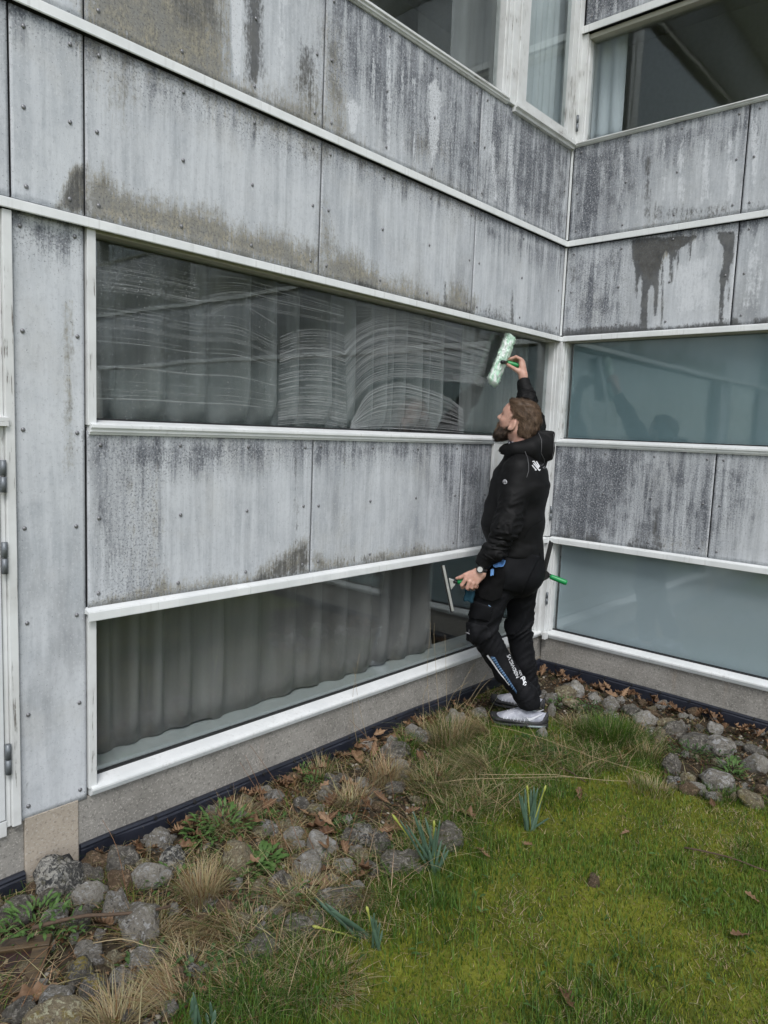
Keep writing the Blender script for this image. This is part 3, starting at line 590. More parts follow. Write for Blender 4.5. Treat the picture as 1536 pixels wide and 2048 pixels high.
curtain('curtain', -.42, .20, .13, 3.55, 4.85, M_CURT_PALE, 'pale blue pleated curtain in the narrow upper casement', .022, .085, 13)
curtain('curtain', .02, .25, .17, 3.55, 4.85, M_CURT_PALE, 'narrow pale blue curtain in the upper window right of the corner', .012, .10, 17, side='R')
def blind(u0, u1, d, z0, z1, mat, label):
    o = box_obj('roller_blind', u0, u1, d, d+.003, z0, z1, mat, None, 0); o.rotation_euler.z = RZ['R']; return tag(o, label, 'blind')
blind(.07, 6.4, .075, Z_DG, Z_CL+.02, M_BLIND_TEAL, 'dim teal blind filling the right window band above')
blind(.08, 6.4, .078, Z_FG, Z_EL+.02, M_BLIND_PALE, 'pale blue-grey blind filling the low right window')
# ------------------------------------------------------------------ ground, lawn, stone beds, plants
rng = np.random.default_rng(11)
def vnoise(x, y, s, seed=0):
    """smooth value noise 0..1 on arrays"""
    x = np.asarray(x)*s + seed*17.31; y = np.asarray(y)*s + seed*9.17
    xi = np.floor(x).astype(np.int64); yi = np.floor(y).astype(np.int64); fx = x-xi; fy = y-yi
    fx = fx*fx*(3-2*fx); fy = fy*fy*(3-2*fy)
    def h(a, b):
        n = (a*374761393 + b*668265263 + seed*1442695) & 0x7fffffff
        n = ((n ^ (n >> 13))*1274126177) & 0x7fffffff; return ((n ^ (n >> 16)) & 0xffff)/65535.0
    return (h(xi, yi)*(1-fx)+h(xi+1, yi)*fx)*(1-fy)+(h(xi, yi+1)*(1-fx)+h(xi+1, yi+1)*fx)*fy
def fnoise(x, y, s, seed=0): return .55*vnoise(x, y, s, seed)+.28*vnoise(x, y, s*2.1, seed+1)+.17*vnoise(x, y, s*4.3, seed+2)
# outlines on the ground, traced as seen from the lawn and laid flat: stone bed on the left, stone bed on the right, rough grass between
def ground_poly(pts): return [tuple(on_ground(px, py)[:2]) for px, py in pts]
BED_L = ground_poly([(-260,1850),(0,1700),(180,1660),(510,1545),(870,1415),(1010,1370),(1010,1420),(930,1450),(905,1520),(880,1600),(820,1690),(700,1790),(560,1880),(440,1960),(330,2060),(280,2200),(-300,2300)])
BED_R = ground_poly([(1010,1385),(1075,1325),(1536,1445),(1900,1530),(1900,1640),(1536,1605),(1400,1590),(1330,1560),(1310,1490),(1240,1450),(1150,1450),(1060,1420)])
ROUGH = ground_poly([(860,1440),(960,1440),(980,1490),(1110,1490),(1150,1440),(1300,1460),(1320,1560),(1200,1560),(1080,1560),(960,1640),(880,1700),(720,1830),(560,1930),(460,2080),(300,2150),(330,2040),(560,1870),(800,1700),(850,1600)])
def pmask(x, y, poly, soft): return np.clip(poly_dist(np.asarray(x), np.asarray(y), poly)/soft*.5+.5, 0, 1)
def ground_z(x, y):
    x = np.asarray(x, float); y = np.asarray(y, float)
    near = np.exp(-((x+2.2)**2+(y+1.2)**2)/30)
    z = Z_GROUND + near*(.030*(fnoise(x, y, 1.7, 3)-.5) + .022*(fnoise(x, y, 6, 5)-.5))
    bed = np.maximum(pmask(x, y, BED_L, .12), pmask(x, y, BED_R, .12))
    return z - .022*bed
def gz(x, y): return float(ground_z(np.array([x]), np.array([y]))[0])
def mat_ground():
    t = NT('soil_and_moss'); v = t.coord(); n = t.noise(v, 6, 6, .65); f = t.noise(v, 70, 4, .6); g = t.noise(v, 2.2, 4)
    soil = t.mix(f, (0.022, 0.017, 0.012), (0.085, 0.068, 0.048))
    moss = t.mix(t.ramp(n, .35, .65), (0.07, 0.085, 0.015), (0.16, 0.17, 0.026)); moss = t.mix(t.math('MULTIPLY', t.ramp(f, .5, .7), .6), moss, (0.15, 0.125, 0.06))
    m = t.ramp(t.math('ADD', t.attr('lawn'), t.math('MULTIPLY', t.math('SUBTRACT', n, .5), .6)), .35, .65)
    t.set(color=t.mix(m, soil, moss), rough=.95, spec=.1); t.bump(t.math('ADD', f, t.math('MULTIPLY', n, 2.0)), .8, .012); return t.m
xs = np.concatenate([-np.geomspace(60, 5.3, 14), np.arange(-5.0, .16, .028), [.3, 60]]); ys = np.concatenate([-np.geomspace(60, 3.7, 14), np.arange(-3.4, .16, .028), [.3, 60]])
X, Y = np.meshgrid(xs, ys); X = X.ravel(); Y = Y.ravel(); w_ = len(xs)
i_, j_ = np.meshgrid(np.arange(w_-1), np.arange(len(ys)-1)); k_ = (j_*w_+i_).ravel()
ground = mesh_obj('ground', np.stack([X, Y, ground_z(X, Y)], 1), np.stack([k_, k_+1, k_+w_+1, k_+w_], 1), mat_ground(), None, True)
tag(ground, kind='structure')
_l = 1-np.maximum(pmask(X, Y, BED_L, .15), pmask(X, Y, BED_R, .15)); fa = ground.data.attributes.new('lawn', 'FLOAT', 'POINT'); fa.data.foreach_set('value', _l.astype(np.float32))

def mat_blade(name, trans=.3, rough=.55):
    t = NT(name); c = t.attr('tint', 'Color'); t.set(color=c, rough=rough, spec=.3)
    tl = t.new('ShaderNodeBsdfTranslucent'); t.l.new(c, tl.inputs[0]); mx = t.new('ShaderNodeMixShader'); mx.inputs[0].default_value = trans
    t.l.new(t.b.outputs[0], mx.inputs[1]); t.l.new(tl.outputs[0], mx.inputs[2]); t.l.new(mx.outputs[0], t.out.inputs['Surface']); return t.m
M_BLADE = mat_blade('grass_blade', .36)
def blades(base, h, ang, lean, wid, col, seg=2, droop=0.0):
    """arrays of curved tapering blades -> verts, tris, colours. lean = horizontal reach / height"""
    N = len(base); s = np.linspace(0, 1, seg+1); dirx, diry = np.cos(ang), np.sin(ang); px, py = -diry, dirx
    V = np.zeros((N, 2*seg+1, 3)); C = np.zeros((N, 2*seg+1, 4), np.float32); C[..., 3] = 1
    for k, t in enumerate(s):
        r = lean*h*t**1.7; z = h*(t - np.asarray(droop)*t**3); wd = wid*(1-t)**.7*.5
        P = np.stack([base[:, 0]+dirx*r, base[:, 1]+diry*r, base[:, 2]+z], 1)
        sh = col*(1+.0*t)
        if k < seg:
            off = np.stack([px*wd, py*wd, 0*wd], 1); V[:, 2*k] = P-off; V[:, 2*k+1] = P+off; C[:, 2*k, :3] = sh; C[:, 2*k+1, :3] = sh
        else: V[:, 2*seg] = P; C[:, 2*seg, :3] = sh
    tri = []
    for k in range(seg-1): a = 2*k; tri += [(a, a+1, a+3), (a, a+3, a+2)]
    tri.append((2*seg-2, 2*seg-1, 2*seg)); tri = np.array(tri)
    Fc = (np.arange(N)[:, None, None]*(2*seg+1)+tri[None]).reshape(-1, 3)
    return V.reshape(-1, 3), Fc, C.reshape(-1, 4)
def blade_obj(name, parts, mat=None, parent=None):
    Vs, Fs, Cs, o = [], [], [], 0
    for V, Fc, C in parts: Vs.append(V); Fs.append(Fc+o); Cs.append(C); o += len(V)
    ob = mesh_obj(name, np.concatenate(Vs), np.concatenate(Fs), mat or M_BLADE, parent)
    ca = ob.data.color_attributes.new('tint', 'FLOAT_COLOR', 'POINT'); ca.data.foreach_set('color', np.concatenate(Cs).astype(np.float32).ravel()); return ob
def jit(c, n, amt=.25):
    c = np.asarray(c, float)
    b = rng.uniform(1-amt, 1+amt, (n, 1)); h = rng.uniform(1-amt*.4, 1+amt*.4, (n, 3)); return c*b*h
G_DARK, G_MID, G_MOSS, G_STRAW, G_BROWN = (0.056, 0.115, 0.018), (0.115, 0.195, 0.026), (0.215, 0.245, 0.024), (0.42, 0.345, 0.20), (0.21, 0.13, 0.055)
# --- the lawn
def scatter(n, x0, x1, y0, y1):
    return rng.uniform(x0, x1, n), rng.uniform(y0, y1, n)
def keep_view(x, y, outside=.12):
    P = np.stack([x, y, np.full(len(x), Z_GROUND)], 1); q = project(P); d = (P-CAM) @ CM.T
    inn = (q[:, 0] > -60) & (q[:, 0] < 1600) & (q[:, 1] < 2120) & (d[:, 2] > .3)
    return inn | (rng.random(len(x)) < outside)
x, y = scatter(360000, -4.6, -.05, -3.3, -.05)
k = keep_view(x, y, .30); x, y = x[k], y[k]
lawn = 1-np.maximum(np.maximum(pmask(x, y, BED_L, .10), pmask(x, y, BED_R, .10)), 0)
lawn *= np.where(fnoise(x, y, 3.0, 21) > .36, 1, .55)
k = rng.random(len(x)) < lawn*.95; x, y = x[k], y[k]; n = len(x)
moss = np.clip((fnoise(x, y, 2.0, 31)-.47)*5, 0, 1); moss = np.clip(moss*.8+sum(np.exp(-((x-c[0])**2+(y-c[1])**2)/(2*r*r)) for c, r in ((on_ground(1110,1630), .16), (on_ground(1330,1625), .18), (on_ground(980,1655), .12), (on_ground(1250,1640), .15), (on_ground(1330,1900), .16), (on_ground(1080,1820), .14), (on_ground(760,1960), .10))), 0, 1); dry = np.clip((fnoise(x, y, 3.6, 41)-.56)*6, 0, 1); drk = np.clip((fnoise(x, y, 2.6, 51)-.52)*6, 0, 1)
u = rng.random(n); col = jit(G_MID, n, .3)
col = np.where((u < .20+.5*drk)[:, None], jit(G_DARK, n, .3), col)
u2 = rng.random(n); col = np.where((u2 < moss*.80)[:, None], jit(G_MOSS, n, .3), col)
u3 = rng.random(n); straw = u3 < .04+.22*dry; col = np.where(straw[:, None], jit(G_STRAW, n, .3), col)
mossy = (u2 < moss*.80) & ~straw
h = rng.uniform(.012, .038, n)*(1+.9*drk); h = np.where(mossy, rng.uniform(.008, .018, n), h); h = np.where(straw, h*.9, h)
lean = np.where(straw, rng.uniform(.8, 3.0, n), rng.uniform(.1, 1.1, n)); hh = np.where(straw, h*.5, h)
wid = np.where(mossy, rng.uniform(.002, .0045, n), rng.uniform(.0020, .0046, n))
base = np.stack([x, y, ground_z(x, y)-.002], 1)
lawn_o = blade_obj('lawn_grass', [blades(base, hh, rng.uniform(0, 6.283, n), lean, wid, col, 2)])
tag(lawn_o, 'short mossy green and yellowish lawn grass in front of the stone bed', 'grass', kind='stuff')
# --- rough, longer grass between lawn and stones
def rough_patch(n, poly, hlo, hhi, cols, probs, lean=(.3, 1.6), wid=(.0020, .0046), seg=4, droop=(0, .5)):
    P = np.array(poly); x, y = scatter(n*4, P[:, 0].min(), P[:, 0].max(), P[:, 1].min(), P[:, 1].max())
    k = (pmask(x, y, poly, .12) > rng.random(len(x))) & (fnoise(x, y, 4.5, 61) > .43); x, y = x[k][:n], y[k][:n]; m = len(x)
    pick = rng.choice(len(cols), m, p=probs); col = np.zeros((m, 3))
    for c in range(len(cols)): col[pick == c] = jit(cols[c], int((pick == c).sum()), .3)
    base = np.stack([x, y, ground_z(x, y)-.004], 1)
    return blades(base, rng.uniform(hlo, hhi, m), rng.uniform(0, 6.283, m), rng.uniform(*lean, m), rng.uniform(*wid, m), col, seg, rng.uniform(*droop, m))
rg = blade_obj('rough_grass', [rough_patch(11000, ROUGH, .03, .085, [G_DARK, G_MID, G_STRAW, G_BROWN], [.44, .22, .26, .08]), rough_patch(2200, ROUGH, .05, .13, [G_DARK, G_STRAW, G_BROWN], [.45, .42, .13], (.8, 3.0)), rough_patch(7500, BED_L, .02, .075, [G_DARK, G_MID, G_STRAW, G_BROWN], [.18, .12, .50, .20], (.8, 3.2)), rough_patch(1200, BED_R, .015, .05, [G_DARK, G_MID, G_STRAW, G_BROWN], [.3, .2, .3, .2], (.6, 2.6))])
tag(rg, 'rough dark green and straw coloured grass between lawn and stones', 'grass', kind='stuff')

def litter(n, poly, seed):
    P = np.array(poly); x, y = scatter(n*3, max(-4.6, P[:, 0].min()), min(-.03, P[:, 0].max()), max(-3, P[:, 1].min()), min(-.03, P[:, 1].max()))
    k = (pmask(x, y, poly, .10) > .5) & keep_view(x, y, .05); x, y = x[k][:n], y[k][:n]; m = len(x)
    cols = np.array([(0.12, 0.062, 0.03), (0.20, 0.125, 0.07), (0.07, 0.045, 0.028), (0.28, 0.21, 0.13), (0.10, 0.09, 0.04)]); col = cols[rng.integers(0, 5, m)]*rng.uniform(.6, 1.3, (m, 1))
    return blades(np.stack([x, y, ground_z(x, y)+rng.uniform(.0, .02, m)], 1), rng.uniform(.004, .014, m), rng.uniform(0, 6.283, m), rng.uniform(1.2, 3.5, m), rng.uniform(.005, .018, m), col, 3, rng.uniform(.2, 1.0, m))
tag(blade_obj('leaf_litter', [litter(5200, BED_L, 1), litter(2600, BED_R, 2)]), 'brown leaf litter and plant scraps between the stones', 'litter', kind='stuff')
# --- tufts: each one a plant of its own
def tuft(px, py, n, h, spread, cols, probs, label, cat='grass tuft', name='grass_tuft', lean=(.15, .9), aim=None, wid=(.0018, .0040), group=None, droop=(0, .35), flat=1.0):
    n = int(n*1.5); b = on_ground(px, py); cx, cy = b[0], b[1]
    r = spread*np.sqrt(rng.random(n)); th = rng.uniform(0, 6.283, n); x = cx+r*np.cos(th); y = cy+r*np.sin(th)
    y = np.minimum(y, -.03); x = np.minimum(x, -.03)
    ang = th+rng.normal(0, .7, n) if aim is None else rng.normal(aim, .55, n)
    pick = rng.choice(len(cols), n, p=probs); col = np.zeros((n, 3))
    for c in range(len(cols)): col[pick == c] = jit(cols[c], int((pick == c).sum()), .28)
    z = ground_z(x, y)-.006
    V, Fc, C = blades(np.stack([x-cx, y-cy, z-gz(cx, cy)], 1), rng.uniform(.45, 1.0, n)*h*flat, ang, rng.uniform(*lean, n)/flat, rng.uniform(*wid, n), col, 5, rng.uniform(*droop, n))
    o = blade_obj(name, [(V, Fc, C)]); o.location = (cx, cy, gz(cx, cy)); return tag(o, label, cat, group)
VIEW_L = math.atan2(.745, -.667); VIEW_R = VIEW_L+math.pi; NEAR = math.atan2(-.667, -.745)
DRY = ([G_STRAW, G_BROWN, (0.40, 0.335, 0.20)], [.5, .2, .3]); GRN = ([G_DARK, G_MID, G_STRAW], [.6, .3, .1]); MIXED = ([G_DARK, G_STRAW, G_BROWN, (0.38, 0.31, 0.18)], [.3, .4, .12, .18])
for px, py, n, h, sp, pal, lab, kw in [
 (405,1790,420,.17,.055,DRY,'tall dry straw tuft left of the dandelion rosette',{}), (420,1850,330,.12,.06,DRY,'dry straw tuft flopping towards the lawn by the biggest grey stone',dict(aim=NEAR, lean=(.6,1.6))),
 (335,1990,260,.10,.06,DRY,'pale dry straw tuft beside the yellow lichened stones',dict(aim=VIEW_L, lean=(.5,1.6))), (235,2040,300,.12,.05,DRY,'dry grass tuft at the bottom edge near the ochre boulder',dict(lean=(.3,1.2))),
 (560,1668,260,.10,.05,DRY,'flat combed straw tuft lying over stones below the window',dict(aim=VIEW_R, lean=(1.0,2.6), flat=.55)), (715,1800,330,.10,.06,DRY,'bleached straw tuft between the two lower daffodil clumps',dict(aim=NEAR, lean=(.5,1.6))),
 (470,1640,150,.13,.06,DRY,'thin straw tuft in the bright green weeds',dict(lean=(.4,1.4))), (700,1600,200,.13,.07,DRY,'loose straw tuft below the pale oak leaf',dict(lean=(.4,1.6))), (600,1790,240,.10,.08,DRY,'straw tuft over the lower kerb stones',dict(lean=(.6,2.0))), (300,1860,160,.10,.06,DRY,'straw tuft behind the flat grey stone',dict(lean=(.6,1.8))), (500,1860,240,.09,.08,MIXED,'mixed straw tuft below the spreading weed',dict(lean=(.6,2.0))), (380,1930,220,.09,.07,DRY,'straw tuft left of the clover patch',dict(lean=(.6,2.0))),
 (640,1420+130,120,.14,.05,MIXED,'thin mixed grass tuft by the black edging',{}), (770,1560,260,.16,.07,DRY,'dry straw tuft among oak leaves mid bed',{}),
 (815,1500,200,.12,.05,GRN,'small dark green grass tuft beside the pale stones',{}), (900,1490,520,.20,.10,MIXED,'large mixed dry grass tuft left of the shoes',dict(lean=(.1,.8))),
 (870,1570,420,.13,.11,MIXED,'broad matted straw tuft in front of the tall dry grass',dict(lean=(.3,1.4))), (950,1540,420,.11,.10,MIXED,'matted straw tuft nearest the toe of the shoe',dict(lean=(.5,1.8), aim=VIEW_L)),
 (965,1470,240,.14,.05,DRY,'pale dry tuft leaning away from the shoe toe',dict(aim=VIEW_L, lean=(.7,1.9))), (935,1610,260,.08,.09,MIXED,'low brownish straw mat above the middle daffodils',dict(lean=(.6,2.2))),
 (1080,1500,300,.05,.10,DRY,'flattened straw mat behind the shoe heel',dict(lean=(1.2,3.0), flat=.6)), (1150,1450,200,.07,.06,DRY,'small straw tuft beside the pale yellow stone',dict(lean=(.8,2.2))),
 (1215,1480,1100,.17,.15,GRN,'big dark green grass tuft in front of the right stone bed',dict(lean=(.1,.7))), (1290,1510,240,.10,.08,MIXED,'brown and green tuft right of the big green one',{}),
 (1020,1510,320,.05,.10,GRN,'dark green grass tuft right under the toe of the shoe',{}), (1450,1590,300,.08,.12,GRN,'low green tuft in front of the grey boulder',{}),
 (1120,1600,260,.07,.12,GRN,'low dark green tuft right of the upright daffodils',{}), (1300,1580,240,.07,.10,MIXED,'low brown-green tuft on the mossy lawn edge',{}),
 (640,1960,300,.06,.11,DRY,'matted pale straw patch on the lawn edge below the fallen daffodil',dict(lean=(1.,3.))), (500,1990,280,.06,.10,MIXED,'straw and green patch between weeds and lawn',dict(lean=(.8,2.4)))]:
    tuft(px, py, n, h, sp, pal[0], pal[1], lab, group='grass tufts along the bed edge', **kw)

# --- tall dry stalks with seed heads
def stalk(pts_px, depth_base, label, r=.0011, seeds=True):
    b = on_ground(*pts_px[0]); b[1] = min(b[1], -.05); t0 = float((np.array([b[0], b[1], gz(b[0], b[1])])-CAM) @ CM[2])
    P = [Vector((b[0], b[1], gz(b[0], b[1])-.01))]
    for k, (px, py) in enumerate(pts_px[1:]): P.append(Vector(at_depth(px, py, t0+depth_base*(k+1)/len(pts_px))))
    for p in P:
        if p.y > -.02: p.y = -.02
    fine = []
    for k in range(len(P)-1):
        for s in np.linspace(0, 1, 5)[:-1 if k < len(P)-2 else None]:
            p0, p1, p2, p3 = P[max(k-1, 0)], P[k], P[k+1], P[min(k+2, len(P)-1)]
            fine.append(.5*((2*p1)+(p2-p0)*s+(2*p0-5*p1+4*p2-p3)*s*s+(3*p1-p0-3*p2+p3)*s**3))
    rad = [r*(1-.6*i/len(fine)) for i in range(len(fine))]
    V, Fc = tube([p-P[0] for p in fine], rad, 5)
    st = empty('dry_stalk', P[0]); mesh_obj('stem', V, Fc, M_STRAW, st, True)
    if seeds:
        Vs, Fs = [], []
        for i in range(len(fine)*3//4, len(fine)):
            for q in range(2):
                p = fine[i]-P[0]; d = (fine[i]-fine[i-1]).normalized(); off = Vector(rng.normal(0, .0016, 3)); a = len(Vs)
                V2, F2 = tube([p+off, p+off+d*.003, p+off*1.6+d*.006], [.0004, .0011, .0002], 4); Vs += V2; Fs += [tuple(x+a for x in f) for f in F2]
        o = mesh_obj('seed_head', Vs, Fs, M_STRAW, st, True); o['kind'] = 'stuff'
    return tag(st, label, 'grass stalk', 'tall dry stalks')
M_STRAW = plain('straw', (0.36, 0.28, 0.16), .7, 0, .25, 60); M_REDSTEM = plain('brown_stem', (0.20, 0.10, 0.045), .7, 0, .25, 60)
for pts, lab in [([(850,1430),(838,1340),(832,1270),(822,1236)],'leftmost tall seed stalk against the low window'), ([(880,1440),(872,1340),(868,1280),(856,1246)],'tall seed stalk bending left against the low window'),
 ([(895,1440),(892,1340),(890,1272)],'upright seed stalk before the low window'), ([(905,1445),(925,1370),(948,1330)],'dry stalk leaning right towards the trousers'), ([(900,1450),(945,1390),(975,1345)],'dry stalk crossing the shin'),
 ([(915,1450),(960,1380),(990,1352)],'longer dry stalk crossing the shin'), ([(880,1450),(905,1390),(935,1365)],'short dry stalk beside the leg'), ([(850,1460),(846,1400),(855,1372)],'short upright dry stalk at the plinth'),
 ([(1030,1375),(1048,1325),(1080,1313)],'arched dry blade behind the lower leg'), ([(1040,1378),(1052,1335),(1078,1316)],'second arched blade behind the lower leg'), ([(1050,1390),(1062,1368),(1085,1356)],'short arched blade behind the ankle'),
 ([(700,1470),(690,1400),(648,1316)],'thin hair-like stalk in front of the low window'), ([(682,1480),(684,1400),(690,1300)],'thin upright stalk in front of the low window')]:
    stalk(pts, .06, lab)
def stem(pts, label, mat=None, r=.0013): 
    o = stalk(pts, .10, label, r, False)
    for c in o.children: c.data.materials[0] = mat or M_REDSTEM
    return o
for pts, lab in [([(640,1745),(600,1690),(575,1620),(545,1560)],'reddish weed stem arching over the stones'), ([(650,1730),(610,1660),(570,1590),(500,1490)],'long reddish weed stem reaching the plinth'), ([(690,1690),(715,1620),(735,1560),(742,1500)],'upright brown weed stem mid bed'),
 ([(600,1745),(560,1660),(520,1590),(480,1525)],'thin reddish stem crossing the edging'), ([(560,1690),(530,1600),(490,1510)],'thin stem before the plinth'), ([(790,1600),(770,1520),(700,1440)],'thin dry stem leaning over the edging'), ([(720,1640),(760,1530),(790,1470)],'thin stem rising right'),
 ([(20,2040),(60,1980),(100,1900),(130,1850)],'reddish stem at the left edge'), ([(0,2000),(40,1950),(85,1905),(120,1880)],'brown stem over the wooden board'), ([(40,2030),(90,1960),(150,1900)],'second reddish stem at the left edge'), ([(260,1800),(235,1700),(205,1640)],'brown stem leaning on the plinth')]: stem(pts, lab)
def stick(a, b, r, label, z=.006, bend=.01, mat=None):
    A = on_ground(*a); B = on_ground(*b); n = 7; pts = []
    for k in range(n):
        s = k/(n-1); p = A*(1-s)+B*s; pts.append((p[0]+bend*math.sin(s*5)-A[0], p[1]+bend*math.sin(s*4+1)-A[1], gz(p[0], p[1])+z+.006*math.sin(s*3)-gz(A[0], A[1])))
    o = tube_obj('twig', pts, [r*(1-.4*k/n) for k in range(n)], mat or M_TWIG, None, 6); o.location = (A[0], A[1], gz(A[0], A[1])); return tag(o, label, 'twig')
M_TWIG = plain('bark', (0.085, 0.055, 0.035), .85, 0, .35, 90)
stick((1372,1706),(1530,1746),.004,'long thin twig lying on the right of the lawn', .02); stick((1115,1548),(1168,1572),.004,'short brown twig on the grass right of the shoes', .03); stick((70,1892),(345,1828),.007,'dark branch lying across the left stones', .075, .02)
for a, b, lab in [((985,1470),(1290,1560),'long pale straw lying across the grass right of the shoe'), ((960,1570),(1250,1578),'pale straw lying level above the upright daffodils'), ((880,1585),(1170,1570),'second level straw above the upright daffodils'), ((190,1902),(330,1900),'straight straw lying over the lower left stones')]: stick(a, b, .0016, lab, .05, .015, M_STRAW)
# ------------------------------------------------------------------ field stones, fallen leaves, daffodils, weeds
def mat_stone(name, a, b, spot, spot_lo=.56, lichen=None, lich_lo=.6, rough=.8, vein=None):
    t = NT(name); rnd = t.rand(); off = t.new('ShaderNodeCombineXYZ')
    for k, m in enumerate((31., 17., 53.)): t.put(off.inputs[k], t.math('MULTIPLY', rnd, m))
    va = t.new('ShaderNodeVectorMath', operation='ADD'); t.put(va.inputs[0], t.coord()); t.put(va.inputs[1], off.outputs[0]); v = va.outputs[0]
    n = t.noise(v, 2.0, 6, .65, .6); f = t.noise(v, 8, 6, .75); p = t.noise(v, 2.6, 6, .75, 1.0); l = t.noise(v, 1.5, 5, .65)
    col = t.mix(t.ramp(n, .32, .68), a, b)
    col = t.mix(t.math('MULTIPLY', t.ramp(p, spot_lo-.04, spot_lo+.03), .95), col, spot)
    if vein: col = t.mix(t.math('MULTIPLY', t.ramp(t.voronoi(v, 3, 'DISTANCE_TO_EDGE'), .10, .02), .7), col, vein)
    if lichen: col = t.mix(t.ramp(l, lich_lo, lich_lo+.07), col, t.mix(f, tuple(x*.55 for x in lichen), lichen))
    col = t.mix(t.math('MULTIPLY', t.ramp(t.noise(v, 3.2, 6, .75, .8), .53, .58), .8), col, tuple(min(.6, x*2.0+.05) for x in b))
    col = t.mix(t.math('MULTIPLY', t.ramp(f, .55, .66), .42), col, (0.028, 0.026, 0.022))
    col = t.mix(t.math('MULTIPLY', t.ramp(t.noise(t.mapping(v, (1, 1, 1), (7, 3, 5)), 7, 4, .7), .58, .68), .45), col, (0.42, 0.40, 0.35))
    col = t.mix(t.math('MULTIPLY', t.ramp(t.noise(t.mapping(v, (1, 1, 1), (2, 8, 1)), 2.1, 5, .7), .54, .66), .55), col, (0.125, 0.115, 0.05))
    t.set(color=t.mix(t.math('MULTIPLY', rnd, .35), col, t.mix(.5, col, (0.13, 0.11, 0.08))), rough=t.ramp(f, .3, .7, rough-.2, rough+.1), spec=.4)
    t.bump(t.math('ADD', f, t.math('MULTIPLY', p, 1.4)), 1.0, .02); return t.m
ST = dict(
 flint=mat_stone('flint_black_white', (0.035, 0.037, 0.04), (0.095, 0.095, 0.09), (0.56, 0.54, 0.49), .51, (0.33, 0.29, 0.16), .63),
 grey=mat_stone('grey_field_stone', (0.20, 0.183, 0.155), (0.37, 0.345, 0.30), (0.085, 0.082, 0.08), .58, (0.26, 0.22, 0.12), .62),
 dark=mat_stone('dark_field_stone', (0.075, 0.07, 0.064), (0.20, 0.185, 0.16), (0.20, 0.19, 0.165), .60, (0.20, 0.175, 0.09), .64, .7),
 pale=mat_stone('pale_field_stone', (0.31, 0.29, 0.25), (0.46, 0.43, 0.38), (0.16, 0.145, 0.12), .63, (0.30, 0.26, 0.14), .66),
 tan=mat_stone('tan_field_stone', (0.20, 0.16, 0.10), (0.32, 0.265, 0.175), (0.10, 0.09, 0.075), .6, (0.36, 0.29, 0.11), .56),
 lichen=mat_stone('lichened_stone', (0.075, 0.072, 0.068), (0.15, 0.14, 0.125), (0.24, 0.22, 0.19), .6, (0.42, 0.33, 0.065), .49),
 brown=mat_stone('smooth_brown_stone', (0.115, 0.075, 0.045), (0.20, 0.135, 0.08), (0.10, 0.07, 0.045), .62, None, .6, .6),
 white=mat_stone('whitish_flint', (0.38, 0.355, 0.31), (0.52, 0.49, 0.44), (0.20, 0.18, 0.15), .64, (0.36, 0.32, 0.18), .67),
 kerb=mat_stone('mossy_kerb', (0.13, 0.12, 0.10), (0.21, 0.195, 0.17), (0.07, 0.075, 0.03), .58, (0.11, 0.115, 0.035), .58))
def rock_mesh(seed, rough=.22, sub=3, facet=.5):
    bm = bmesh.new(); bmesh.ops.create_icosphere(bm, subdivisions=sub, radius=1.0); r = random.Random(seed)
    o = Vector((r.uniform(-50, 50), r.uniform(-50, 50), r.uniform(-50, 50)))
    cuts = [(Vector((r.gauss(0, 1), r.gauss(0, 1), r.gauss(0, .8))).normalized(), r.uniform(.62, .92)) for _ in range(8)]
    for v in bm.verts:
        p = v.co.copy(); d = 1+rough*mnoise.noise(p*1.3+o)+rough*.5*mnoise.noise(p*3.1+o)+rough*.2*mnoise.noise(p*7+o)
        q = p*d
        for nn, c in cuts:
            e = q.dot(nn)-c
            if e > 0: q -= nn*e*facet
        v.co = q
    me = bpy.data.meshes.new('stone'); bm.to_mesh(me); bm.free()
    for p in me.polygons: p.use_smooth = True
    return me
ROCKS = [rock_mesh(s, .50, 3, .92) for s in range(20)]
placed = []
srng = random.Random(4)
def stone(px, py, w, h, kind, label, group=None, sink=.3, name='stone', rz=None, zextra=0.0, sub=None):
    w *= 1.04; h *= 1.04; b = on_ground(px, py+h*.30, -.055); t = float((b-CAM) @ CM[2]); W = w*t/F_PX; H = h*t/F_PX
    sx, sy, sz = W*.5, W*srng.uniform(.38, .5), max(H*.56, W*.20)
    x, y = b[0], b[1]; lim = -.022-.8*min(sx, sy)
    if y > lim and x > -3.62: y = lim
    if x > lim and y < 0: x = lim
    key = ROCKS[srng.randrange(len(ROCKS))]
    me = key.copy(); me.materials.append(ST[kind])
    o = share(name, me, None, (x, y, gz(x, y)+sz*(1-sink*1.3)+zextra), (srng.uniform(-.3, .3), srng.uniform(-.3, .3), (-YAW+srng.uniform(-.35, .35)) if rz is None else rz), (sx, sy, sz))
    placed.append((x, y, max(sx, sy))); return tag(o, label, 'stone', group)
